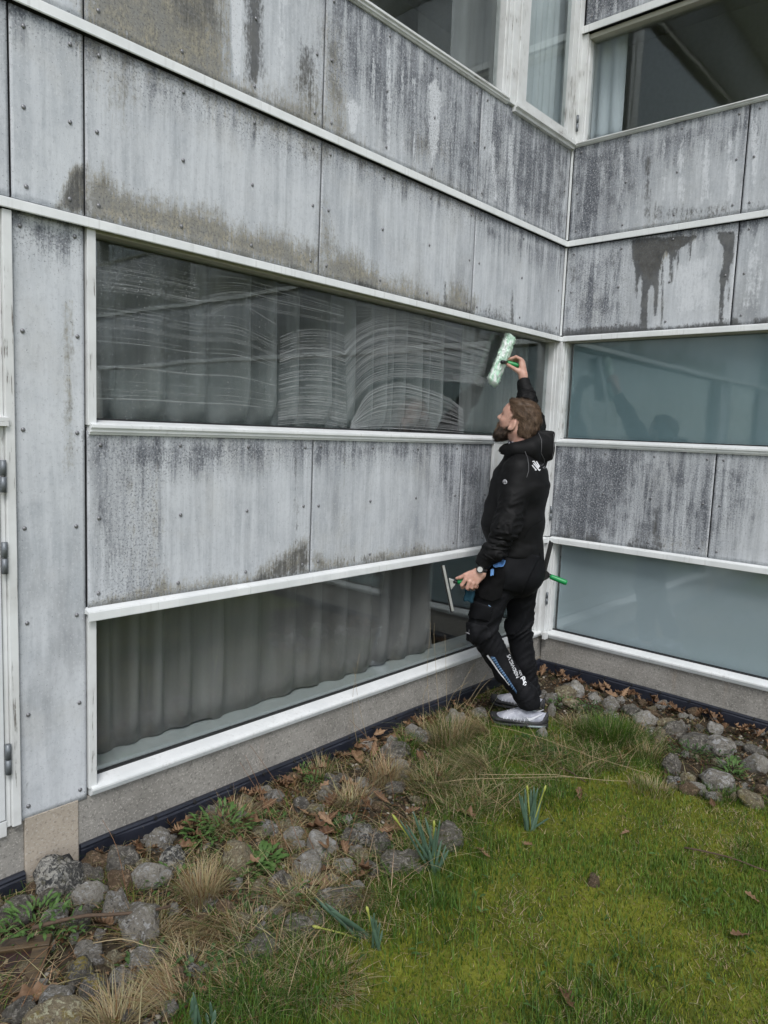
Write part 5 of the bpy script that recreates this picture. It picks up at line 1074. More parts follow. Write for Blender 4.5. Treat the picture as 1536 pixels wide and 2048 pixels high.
def mat_skin():
    t = NT('skin'); v = t.coord(); n = t.noise(v, 18, 4); f = t.noise(v, 160, 3)
    c = t.mix(t.ramp(n, .35, .65), (0.46, 0.255, 0.195), (0.56, 0.345, 0.27)); c = t.mix(t.math('MULTIPLY', t.ramp(f, .5, .75), .3), c, (0.42, 0.15, 0.12))
    t.set(color=c, rough=.52, sss=.12, spec=.4); t.b.inputs['Subsurface Radius'].default_value = (.012, .005, .003); t.bump(f, .15, .001); return t.m
M_SKIN = mat_skin()
def mat_fabric(name, a, b, rough=.85, weave=900):
    t = NT(name); v = t.coord(); w = t.noise(v, weave, 2); n = t.noise(v, 11, 4)
    t.set(color=t.mix(t.ramp(n, .3, .7), a, b), rough=rough, spec=.16); t.bump(t.math('ADD', w, t.math('MULTIPLY', n, .6)), .18, .0012); return t.m
M_JACKET = mat_fabric('black_softshell', (0.0050, 0.0050, 0.0054), (0.0085, 0.0085, 0.0090), .62); M_TROUS = mat_fabric('black_work_trousers', (0.0052, 0.0054, 0.0066), (0.0085, 0.0088, 0.0106), .7); M_HOLSTER = mat_fabric('black_canvas', (0.0032, 0.0032, 0.0036), (0.0055, 0.0055, 0.006), .85)
M_HAIR = NT('brown_hair'); _c = M_HAIR.attr('tint', 'Color'); M_HAIR.set(color=_c, rough=.55, spec=.3); M_HAIR = M_HAIR.m
M_PRINT = plain('white_print', (0.72, 0.73, 0.75), .6, 0, .05); M_PRINT_G = plain('grey_print', (0.34, 0.34, 0.36), .6, 0, .1); M_PIPING = plain('grey_piping', (0.10, 0.10, 0.105), .5, 0, .1)
M_BLUEPRINT = plain('blue_print', (0.035, 0.085, 0.17), .6, 0, .2, 200); M_LBLUE = plain('light_blue_print', (0.22, 0.36, 0.55), .6, 0, .1)

def limb(Fl, pts, rad, k=.02, kj=.03, sc=(1, 1, 1)):
    for i in range(len(pts)-1): Fl.join(Fl.cone(pts[i], pts[i+1], rad[i], rad[i+1], sc), kj if i == 0 else k)
def soft(V, Fs, it=1):
    """a little Laplacian smoothing of the net"""
    for _ in range(it):
        acc = np.zeros_like(V); cn = np.zeros(len(V))
        for a, b in ((0, 1), (1, 2), (2, 3), (3, 0)):
            np.add.at(acc, Fs[:, a], V[Fs[:, b]]); np.add.at(acc, Fs[:, b], V[Fs[:, a]]); np.add.at(cn, Fs[:, a], 1); np.add.at(cn, Fs[:, b], 1)
        V = V*.5+.5*acc/np.maximum(cn, 1)[:, None]
    return V

# ---- joints
jS_n, jE_n, jW_n = J(1030, 946, -.185), J(1013, 1056, -.245), J(966, 1126, -.235)
jS_f, jE_f, jW_f = J(1066, 922, .19), J(1066, 842, .33), J(1047, 764, .455)
hipc = J(1034, 1108, 0.0); kn_n, an_n = J(962, 1262, -.10), J(1052, 1392, -.10); kn_f, an_f = J(1040, 1255, .12), J(1058, 1388, .13)
hp_n, hp_f = J(1018, 1130, -.10), J(1048, 1130, .10)
neck0, neck1 = J(1047, 908, .03), J(1041, 862, .02)

# ---- head frame: x to the face, y to his left (towards the lawn), z to the crown
_yaw, _tilt = math.radians(14), math.radians(22)
hx = np.array([-math.cos(_yaw)*math.cos(_tilt), math.sin(_yaw)*math.cos(_tilt), math.sin(_tilt)]); hy = np.array([-math.sin(_yaw), -math.cos(_yaw), 0.0]); hz = np.cross(hx, hy); HM = np.array([hx, hy, hz])
HC = J(1036, 846, .02)
def H(x, y, z): return HC+x*hx+y*hy+z*hz
head = Field(HC-np.array([.17, .14, .26]), HC+np.array([.17, .14, .17]), .0036)
head.join(head.ell(H(-.010, 0, .036), (.103, .078, .098), HM)); head.join(head.ell(H(.034, 0, -.010), (.066, .066, .088), HM), .03); head.join(head.ell(H(.040, 0, .048), (.062, .062, .058), HM), .03)
head.join(head.cone(H(.045, 0, -.062), H(.066, 0, -.082), .046, .028), .03); head.join(head.cone(H(-.004, .040, -.045), H(.055, .018, -.085), .030, .022), .025); head.join(head.cone(H(-.004, -.040, -.045), H(.055, -.018, -.085), .030, .022), .025)
head.join(head.cone(H(.086, .024, .032), H(.086, -.024, .032), .013, .013), .018)
for s in (1, -1):
    head.cut(head.ell(H(.100, .031*s, .010), (.016, .017, .011), HM), .014); head.join(head.ell(H(.079, .031*s, .009), (.0120, .0125, .0125), HM), .006); head.join(head.ell(H(.068, .044*s, -.018), (.022, .016, .016), HM), .02)
head.join(head.cone(H(.092, 0, .022), H(.113, 0, -.014), .0075, .0118), .012); head.join(head.ell(H(.100, .012, -.020), (.011, .009, .008), HM), .006); head.join(head.ell(H(.100, -.012, -.020), (.011, .009, .008), HM), .006)
head.join(head.cone(H(.087, .018, -.045), H(.087, -.018, -.045), .008, .008), .008); head.join(head.cone(H(.084, .014, -.056), H(.084, -.014, -.056), .008, .008), .008)
for s in (1, -1):                       # ears with a hollow
    EM = np.array([hx*.94-hy*.34*s, hy*.94*s+hx*.34, hz]); head.join(head.ell(H(.004, .079*s, -.016), (.021, .009, .033), EM), .006); head.cut(head.ell(H(.011, .090*s, -.014), (.011, .008, .018), EM), .005); head.join(head.ell(H(.014, .079*s, -.040), (.010, .007, .011), EM), .006)
head.join(head.cone(H(-.040, 0, -.045), neck0-np.array([0, 0, .05]), .060, .070), .03)
hv, hf = head.mesh()
# ---- hands
def hand(chains, palm, h=.0028):
    pts = np.concatenate([np.array([p for c in chains for p, r in c]), np.array([p for p, q, r1, r2 in palm]), np.array([q for p, q, r1, r2 in palm])]); Fl = Field(pts.min(0)-.035, pts.max(0)+.035, h)
    for p, q, r1, r2 in palm: Fl.join(Fl.cone(p, q, r1, r2), .012)
    base = Fl.D.copy()
    for c in chains:
        fd = None; keep = Fl.D; Fl.D = np.full_like(keep, 9.0)
        for (p, r1), (q, r2) in zip(c[:-1], c[1:]): Fl.join(Fl.cone(p, q, r1, r2), .004)
        fd = Fl.D; Fl.D = keep; Fl.join(fd, .0035)
    return Fl.mesh()
D1 = -.245
lh = hand([[(J(940,1146,D1), .014), (J(930,1150,D1-.010), .0115), (J(920,1155,D1-.012), .0100), (J(913.5,1156.5,D1-.010), .0080)],
           [(J(931,1159,D1-.020), .0115), (J(923.5,1170,D1-.022), .0102), (J(925,1175,D1+.004), .0092), (J(931,1172,D1+.016), .0080)],
           [(J(939,1163,D1-.022), .0115), (J(934.5,1176,D1-.020), .0102), (J(937,1178,D1+.006), .0092), (J(941,1174,D1+.016), .0080)],
           [(J(946.5,1166,D1-.018), .0110), (J(943.5,1175,D1-.014), .0098), (J(946,1177,D1+.010), .0088), (J(949,1173,D1+.018), .0078)],
           [(J(954,1166,D1-.012), .0100), (J(951,1173.5,D1-.006), .0086), (J(953,1175,D1+.012), .0078), (J(955,1171,D1+.018), .0070)]],
          [(J(958,1142,D1), J(933,1156,D1-.012), .020, .0155), (J(961,1146,D1+.002), J(941,1160,D1-.012), .020, .0155), (J(964,1149,D1+.004), J(948,1163,D1-.010), .018, .0145), (J(965,1151,D1+.006), J(954,1164,D1-.006), .016, .013), (J(970,1128,-.235), J(962,1145,D1), .027, .024), (J(953,1143,D1+.004), J(940,1148,D1), .018, .014)])
D2 = .475
rh = hand([[(J(1034,741,D2-.022), .0135), (J(1026,736,D2-.030), .0115), (J(1018,731,D2-.030), .0100), (J(1012,727.5,D2-.022), .0080)],
           [(J(1042,719,D2-.012), .0118), (J(1032,714,D2-.014), .0104), (J(1022,717.5,D2-.008), .0094), (J(1013,720.5,D2), .0078)],
           [(J(1044,721,D2+.008), .0118), (J(1034,715.5,D2+.012), .0104), (J(1026,720,D2+.018), .0094), (J(1020,726,D2+.012), .0080)],
           [(J(1046,725,D2+.026), .0112), (J(1037,720,D2+.032), .0100), (J(1030,725,D2+.036), .0090), (J(1027,731,D2+.026), .0078)],
           [(J(1047,730,D2+.040), .0100), (J(1040,727,D2+.046), .0088), (J(1034,731,D2+.046), .0080), (J(1033,736,D2+.036), .0070)]],
          [(J(1046,752,D2-.015), J(1042,722,D2-.008), .023, .0150), (J(1047,752,D2-.008), J(1045,724,D2+.010), .023, .0150), (J(1047.5,752,D2), J(1046.5,728,D2+.026), .020, .014), (J(1047,753,D2), J(1047,733,D2+.036), .016, .012), (J(1046,750,D2-.018), J(1035,741,D2-.022), .019, .0140), (jW_f+np.array([0, 0, -.01]), J(1046,750,D2-.012), .028, .0245)])
# ---- the hidden rest of the body, coarse, welded into the same mesh
lo = np.array([-.45, -.36, -.02]); hi = np.array([.22, .56, 2.0]); bd = Field(lo, hi, .016)
bd.join(bd.cone(J(1032,1095,0), J(1042,950,0), .110, .110, (1, .78, 1))); bd.join(bd.cone(J(1042,950,0), neck0, .085, .055), .04)
limb(bd, [jS_n+np.array([.03, .07, -.01]), jE_n, jW_n], [.040, .040, .030], .02, .04); limb(bd, [jS_f+np.array([0, -.05, -.02]), jE_f, jW_f], [.045, .040, .030], .02, .04); limb(bd, [hp_n, kn_n, an_n], [.082, .056, .040], .02, .04); limb(bd, [hp_f, kn_f, an_f], [.082, .056, .040], .02, .04)
bv, bf = bd.mesh()
Vs, Fs_, off = [], [], 0
for v_, f_ in ((soft(hv, hf), hf), (soft(lh[0], lh[1]), lh[1]), (soft(rh[0], rh[1]), rh[1]), (bv, bf)): Vs.append(v_); Fs_.append(f_+off); off += len(v_)
body = mesh_obj('body', np.concatenate(Vs), np.concatenate(Fs_), M_SKIN, person, True)

# ---- jacket
jk = Field((-.42, -.36, .80), (.26, .58, 2.0), .0062); sc = (1, .80, 1)
jk.join(jk.cone(J(1029,1096,0), J(1026,1040,0), .154, .172, sc)); jk.join(jk.cone(J(1026,1040,0), J(1041,965,0), .172, .154, sc), .03); jk.join(jk.cone(J(1041,965,0), J(1046,925,.01), .154, .100, (1, .62, 1)), .05)
jk.join(jk.cone(J(1046,925,.01), J(1040,893,.02), .100, .078), .03)
jk.join(jk.cone(J(1031,1101,0), J(1030,1088,0), .159, .160, sc), .006); jk.cut(jk.P[..., 2]-(J(1031,1105,0)[2]), .004)    # rib hem
def sleeve(pts, rad, seed):
    keep = jk.D; jk.D = np.full_like(keep, 9.0); tt = np.zeros_like(keep); best = np.full_like(keep, 9.0)
    for i in range(len(pts)-1):
        d = jk.cone(pts[i], pts[i+1], rad[i], rad[i+1]); tt = np.where(d < best, i+jk.t, tt); best = np.minimum(best, d); jk.join(d, .03)
    k = np.abs(jk.D) < .035; Q = jk.P[k]; tq = tt[k]
    fold = n3(np.stack([Q[:, 0]*16, Q[:, 1]*16, tq*11+Q[:, 0]*26], -1), (1, 1, 1), seed); fold2 = n3(np.stack([Q[:, 0]*30, Q[:, 1]*30, tq*22-Q[:, 0]*40], -1), (1, 1, 1), seed+5)
    amp = np.clip((tq-.30)/.5, .14, 1)*np.clip((len(pts)-1-tq)/.5, .25, 1)*.0105
    d = jk.D.copy(); d[k] -= amp*(1.5*(1-np.abs(fold))**3-.55)+amp*.25*((1-np.abs(fold2))**3-.3); jk.D = keep; return d
jk.join(sleeve([jS_n+np.array([.02, .03, .01]), jE_n, J(988,1102,-.245), J(971,1119,-.238)], [.082, .065, .056, .050], 3), .028)
jk.join(sleeve([jS_f, jE_f, J(1055,800,.395), J(1049,776,.44)], [.082, .062, .054, .046], 4), .035)
def rumple(Fl, f):
    k = np.abs(Fl.D) < .03; Fl.D[k] += f(Fl.P[k])
rumple(jk, lambda Q: n3(Q, (7, 7, 15), 9)*.0055+n3(Q+n3(Q, (5, 5, 5), 2)[..., None]*.05, (12, 10, 30), 13)*.0035)
jk.join(jk.cone(J(972,1117,-.238), J(963,1131,-.238), .049, .042), .004); jk.join(jk.cone(J(1048.5,774,.442), J(1047,764,.456), .044, .041), .004)   # cuffs
cutd = -((jk.P-np.asarray(J(964.5,1129,-.238), np.float32)) @ ((jW_n-jE_n)/np.linalg.norm(jW_n-jE_n)).astype(np.float32))+.010
jk.D = np.where((jk.P[..., 1] < -.17) & (jk.P[..., 2] < 1.0), np.maximum(jk.D, -cutd), jk.D)
wf = ((jW_f-jE_f)/np.linalg.norm(jW_f-jE_f)).astype(np.float32); jk.D = np.where((jk.P[..., 2] > 1.78), np.maximum(jk.D, ((jk.P-np.asarray(jW_f, np.float32)) @ wf)-.012), jk.D)
# open collar: hollow around the neck
jk.cut(jk.cone(J(1043,905,.02), J(1036,872,.02), .062, .075), .008)
jv, jf = jk.mesh(); jacket = mesh_obj('jacket', soft(jv, jf, 2), jf, M_JACKET, person, True)
# ---- hood lying on the shoulders
hd = Field((-.26, -.24, 1.28), (.24, .26, 1.74), .0055)
for a, b, r1, r2 in ((J(1007,900,-.070), J(1030,900,-.108), .024, .030), (J(1030,900,-.108), J(1062,897,-.098), .032, .046), (J(1062,897,-.098), J(1086,893,-.030), .046, .056), (J(1086,893,-.030), J(1088,893,.06), .056, .056), (J(1088,893,.06), J(1055,892,.125), .052, .036), (J(1055,892,.125), J(1010,895,.09), .036, .026),
 (J(1064,905,-.095), J(1078,924,-.050), .036, .022), (J(1082,905,-.03), J(1084,926,-.01), .052, .024), (J(1084,905,.05), J(1084,924,.04), .050, .026), (J(1046,903,-.108), J(1066,914,-.092), .034, .026), (J(1078,884,-.070), J(1090,876,.0), .034, .036)): hd.join(hd.cone(a, b, r1, r2), .035)
hd.join(hd.box(J(1091,872,.015), (.046, .075, .026), None, .008), .014); hd.join(hd.box(J(1097,893,.02), (.026, .070, .075), None, .012), .02)
rumple(hd, lambda Q: n3(Q, (10, 10, 14), 21)*.006)
hd.cut(hd.cone(J(1046,908,.02), J(1036,850,.02), .066, .090), .012)
gv, gf = hd.mesh(); hood = mesh_obj('hood', soft(gv, gf, 3), gf, M_JACKET, person, True)
# grey patterned inner collar
cl = []
for k in range(15):
    a = math.radians(-20+k*16); c = J(1040,890,.02); cl.append((c+np.array([-.062*math.cos(a)*1.0-.004, -.066*math.sin(a), .012*math.cos(a)-.004])))
V, Fc = [], []
for p in cl: V += [p+np.array([0, 0, -.030]), p+np.array([-.002, 0, .014])]
for k in range(14): Fc.append((2*k, 2*k+2, 2*k+3, 2*k+1))
M_INNER = NT('patterned_lining'); _w = M_INNER.noise(M_INNER.coord(), 55, 3, .5, 1.5); M_INNER.set(color=M_INNER.mix(M_INNER.ramp(_w, .48, .54), (0.02, 0.02, 0.03), (0.42, 0.42, 0.46)), rough=.8); M_INNER = M_INNER.m
ic = mesh_obj('inner_collar', V, Fc, M_INNER, person, True); _s = ic.modifiers.new('t', 'SOLIDIFY'); _s.thickness = .004

# ---- trousers
tr = Field((-.46, -.30, -.03), (.26, .36, 1.0), .0062)
tr.join(tr.cone(J(1034,1096,0), J(1034,1140,0), .150, .158, (1, .82, 1)))
def leg(pts, rad, seed, k=.05):
    keep = tr.D; tr.D = np.full_like(keep, 9.0); tt = np.zeros_like(keep); best = np.full_like(keep, 9.0)
    for i in range(len(pts)-1):
        d = tr.cone(pts[i], pts[i+1], rad[i], rad[i+1]); tt = np.where(d < best, i+tr.t, tt); best = np.minimum(best, d); tr.join(d, .03)
    k = np.abs(tr.D) < .035; Q = tr.P[k]; tq = tt[k]; fold = n3(np.stack([Q[:, 0]*12, Q[:, 1]*12, tq*7+Q[:, 0]*20], -1), (1, 1, 1), seed); n = len(pts)-1
    amp = .0045+.0085*np.exp(-((tq-1.0)/.25)**2)-.002*np.clip((tq-(n-.9))/.6, 0, 1)
    d = tr.D.copy(); d[k] -= amp*(1.6*(1-np.abs(fold))**3-.5); tr.D = keep; return d
tr.join(leg([J(1002,1140,-.10), J(962,1258,-.105), J(1012,1342,-.10), J(1052,1390,-.10), J(1058,1404,-.10)], [.108, .083, .063, .060, .064], 31), .05)
tr.join(leg([J(1046,1140,.095), J(1038,1255,.12), J(1048,1330,.125), J(1060,1390,.13), J(1060,1404,.13)], [.102, .073, .064, .062, .066], 32), .05)
rumple(tr, lambda Q: n3(Q, (9, 9, 12), 41)*.0045)
tr.cut(J(1034,1094,0)[2]-tr.P[..., 2], .003)
tr.D = np.maximum(tr.D, J(1058,1416,-.10)[2]+.10*(tr.P[..., 0]-J(1058,1416,-.10)[0])-tr.P[..., 2])
tv, tf = tr.mesh(); trousers = mesh_obj('trousers', soft(tv, tf, 2), tf, M_TROUS, person, True)

# ---- things lying on the clothes: traced lines and patches dropped onto the cloth
from mathutils.bvhtree import BVHTree
def bvh(*objs):
    Vv, Ff, o0 = [], [], 0
    for o in objs:
        Vv += [Vector(loc_world(np.array(v.co))) for v in o.data.vertices]; Ff += [tuple(i+o0 for i in p.vertices) for p in o.data.polygons]; o0 += len(o.data.vertices)
    return BVHTree.FromPolygons(Vv, Ff)
BJ = bvh(jacket, hood); BT = bvh(trousers)
def drop(B, px, py, off=.0015, fall=None):
    d = Vector(ray(px, py)).normalized(); hit, nor, _, dist = B.ray_cast(Vector(CAM), d)
    if hit is None: return None
    if nor.dot(d) > 0: nor = -nor
    return Vector(to_loc(np.array(hit+nor*off)))
def dense(pts, step=1.2):
    out = []
    for (a, b), (c, d) in zip(pts[:-1], pts[1:]):
        n = max(1, int(math.hypot(c-a, d-b)/step)); out += [(a+(c-a)*k/n, b+(d-b)*k/n) for k in range(n)]
    return out+[pts[-1]]
def line_on(B, name, pts, r, mat, parent, off=.001):
    P = [drop(B, *p, off) for p in dense(pts, 2.5)]; P = [p for p in P if p is not None]
    if len(P) > 1: V, Fc = tube(P, r, 5); return mesh_obj(name, V, Fc, mat, parent, True)
def band_on(B, name, pts, w, mat, parent, off=.002):
    """flat printed stroke of w pixels' width along pts"""
    V, Fc = [], []; D = dense(pts, 1.0)
    for i, (x, y) in enumerate(D):
        a, b = D[max(0, i-1)], D[min(len(D)-1, i+1)]; l = math.hypot(b[0]-a[0], b[1]-a[1]) or 1; nx, ny = -(b[1]-a[1])/l, (b[0]-a[0])/l
        ww = w[0]+(w[1]-w[0])*i/max(1, len(D)-1) if isinstance(w, tuple) else w
        p, q = drop(B, x+nx*ww/2, y+ny*ww/2, off), drop(B, x-nx*ww/2, y-ny*ww/2, off)
        if p is None or q is None: continue
        V += [p, q]
    Fc = [(2*k, 2*k+2, 2*k+3, 2*k+1) for k in range(len(V)//2-1)]
    if Fc: return mesh_obj(name, V, Fc, mat, parent)
def bands(B, name, strokes, w, mat, parent, off=.002):
    Vv, Ff = [], []
    for s in strokes:
        o = band_on(B, name, s, w, mat, None, off)
        if o is None: continue
        n = len(Vv); Vv += [v.co.copy() for v in o.data.vertices]; Ff += [tuple(i+n for i in p.vertices) for p in o.data.polygons]; bpy.data.objects.remove(o)
    o = mesh_obj(name, Vv, Ff, mat, parent); return o
def patch_on(B, name, poly, off, mat, parent, step=3.0):
    """cloth patch with a traced outline, laid on the surface with a turned edge"""
    from mathutils.geometry import delaunay_2d_cdt
    ring = dense([tuple(p) for p in poly]+[tuple(poly[0])], step*.8)[:-1]; P = np.array(poly, float); pts = [Vector(p) for p in ring]; n = len(ring)
    inner = ring_in = []
    xs_ = np.arange(P[:, 0].min(), P[:, 0].max()+step, step); ys_ = np.arange(P[:, 1].min(), P[:, 1].max()+step, step); gx, gy = np.meshgrid(xs_, ys_); sd = poly_dist(gx, gy, poly)
    pts += [Vector((gx[j, i], gy[j, i])) for j in range(len(ys_)) for i in range(len(xs_)) if sd[j, i] > step*.45]
    vo, _, fo, _, _, _ = delaunay_2d_cdt(pts, [], [list(range(n))], 1, 1e-6)
    V, ok = [], []
    d_ = poly_dist(np.array([v.x for v in vo]), np.array([v.y for v in vo]), poly)
    for v, dd in zip(vo, d_):
        p = drop(B, v.x, v.y, off*(min(1, .82+.18*max(0, dd)/step))); ok.append(p is not None); V.append(p if p is not None else Vector((0, 0, 0)))
    Fc = [tuple(f) for f in fo if all(ok[i] for i in f) and max((V[f[a]]-V[f[a-1]]).length for a in range(len(f))) < .09]
    if not Fc: return None
    o = mesh_obj(name, V, Fc, mat, parent, True); s_ = o.modifiers.new('t', 'SOLIDIFY'); s_.thickness = off*.9; s_.offset = 0; return o
def text_on(B, s, origin, along, size, mat, parent, name='lettering', flip=1, off=.002):
    cu = bpy.data.curves.new('txt', 'FONT'); cu.body = s; cu.size = 1.0; ob = bpy.data.objects.new('txt', cu); COL.objects.link(ob)
    dg = bpy.context.evaluated_depsgraph_get(); me = ob.evaluated_get(dg).to_mesh(); ax = np.array(along, float); ax /= np.hypot(*ax); ay = np.array([ax[1], -ax[0]])*flip
    V, ok = [], []
    for v in me.vertices:
        p = np.array(origin)+size*(v.co.x*ax+v.co.y*ay); q = drop(B, p[0], p[1], off); ok.append(q is not None); V.append(q if q is not None else Vector((0, 0, 0)))
    Fc = [tuple(p.vertices) for p in me.polygons if all(ok[i] for i in p.vertices)]; bpy.data.objects.remove(ob)
    return mesh_obj(name, V, Fc, mat, parent) if Fc else None
# jacket details
line_on(BJ, 'piping', [(1050,903),(1055,916),(1057,930),(1057,942),(1053,955)], .0018, M_PIPING, jacket)
line_on(BJ, 'piping', [(1077,866),(1083,880),(1083,896),(1082,906),(1088,918),(1089,925),(1084,931),(1079,930)], .0018, M_PIPING, hood); line_on(BJ, 'piping', [(1107,868),(1107,900),(1104,915)], .0014, M_PIPING, hood)
bands(BJ, 'logo_print', [[(1064,924),(1067,922.5),(1077,936)],[(1063.5,930.5),(1068,936),(1072,941)],[(1066,927),(1068,929),(1078,941),(1080,939)],[(1070,941),(1071.5,938)],[(1072,923),(1078.5,934)]], 2.3, M_PRINT, jacket, .0025)
text_on(BJ, 'TLF. 28 44', (1086.5,939), (17.5,-9.5), 6.2, M_PRINT_G, jacket)
badge = patch_on(BJ, 'badge', [(1010.5+4.4*math.cos(a/12*6.283), 964+4.8*math.sin(a/12*6.283)) for a in range(12)], .003, M_PRINT_G, jacket, 1.0)
bands(BJ, 'badge_print', [[(1008.5,967),(1009.5,962)],[(1012.5,967),(1011.5,962)],[(1007.5,965),(1013.5,965)]], .9, M_HOLSTER, jacket, .0045)
bands(BJ, 'chest_print', [[(1000,904),(998,909)],[(1001,904),(999.5,906)]], 1.6, M_PRINT, jacket)
line_on(BJ, 'pocket_seam', [(1048,1075),(1060,1055),(1085,1040)], .0014, M_HOLSTER, jacket)
# trouser details
patch_on(BT, 'holster_pocket', [(968,1146),(1004,1120),(1012,1150),(1000,1195),(985,1203),(962,1196),(957,1180)], .013, M_HOLSTER, trousers); patch_on(BT, 'thigh_pocket', [(1002,1125),(1018,1100),(1078,1112),(1060,1150),(1042,1186),(1000,1176)], .007, M_TROUS, trousers)
patch_on(BT, 'knee_pocket', [(930,1244),(975,1252),(985,1270),(960,1290),(932,1278),(926,1262)], .008, M_TROUS, trousers); patch_on(BT, 'leg_pocket', [(944,1200),(985,1214),(979,1243),(940,1235)], .006, M_TROUS, trousers)
line_on(BT, 'zip', [(977,1210),(981,1213),(983,1219),(982.5,1226)], .0022, M_LBLUE, trousers, .003)
bands(BT, 'knee_print', [[(940.6,1256.5),(939.8,1261),(938.5,1263.5)],[(934.5,1263.5),(941,1267),(942.5,1266)]], 1.6, M_PRINT_G, trousers, .012)
band_on(BT, 'white_stripe', [(975,1310),(983,1321),(1000,1346),(1019,1370)], (3.4, 1.2), M_PRINT, trousers, .003)
patch_on(BT, 'blue_print', [(981,1313),(990,1314),(1000,1333),(1018,1358),(1034,1383),(1033,1387),(1022,1372),(1004,1346)], .0025, M_BLUEPRINT, trousers, 1.6)
bands(BT, 'blue_ticks', [[(983+k*3.05,1317+k*4.35),(989.5+k*2.75,1314.5+k*4.25)] for k in range(15)], 1.0, M_LBLUE, trousers, .0042)
text_on(BT, 'NØDVIG.VS', (1038.5,1354.5), (-18.5,-43), 9.6, M_PRINT, trousers, off=.003); text_on(BT, 'SØN', (1044,1351), (-4,-10), 5.6, M_PRINT, trousers, off=.003)
bands(BT, 'leg_logo', [[(1041,1358),(1044,1355),(1048,1368)],[(1044.5,1354),(1048,1354),(1046.5,1368)],[(1046,1370),(1050,1363),(1052,1366)],[(1048.5,1371),(1052,1368)],[(1048,1354),(1049.5,1360)]], 1.9, M_PRINT, trousers, .003)
line_on(BT, 'seam', [(1078,1105),(1082,1118),(1090,1122)], .0012, M_HOLSTER, trousers); line_on(BT, 'seam', [(1000,1178),(1040,1186),(1044,1180)], .0014, M_HOLSTER, trousers)

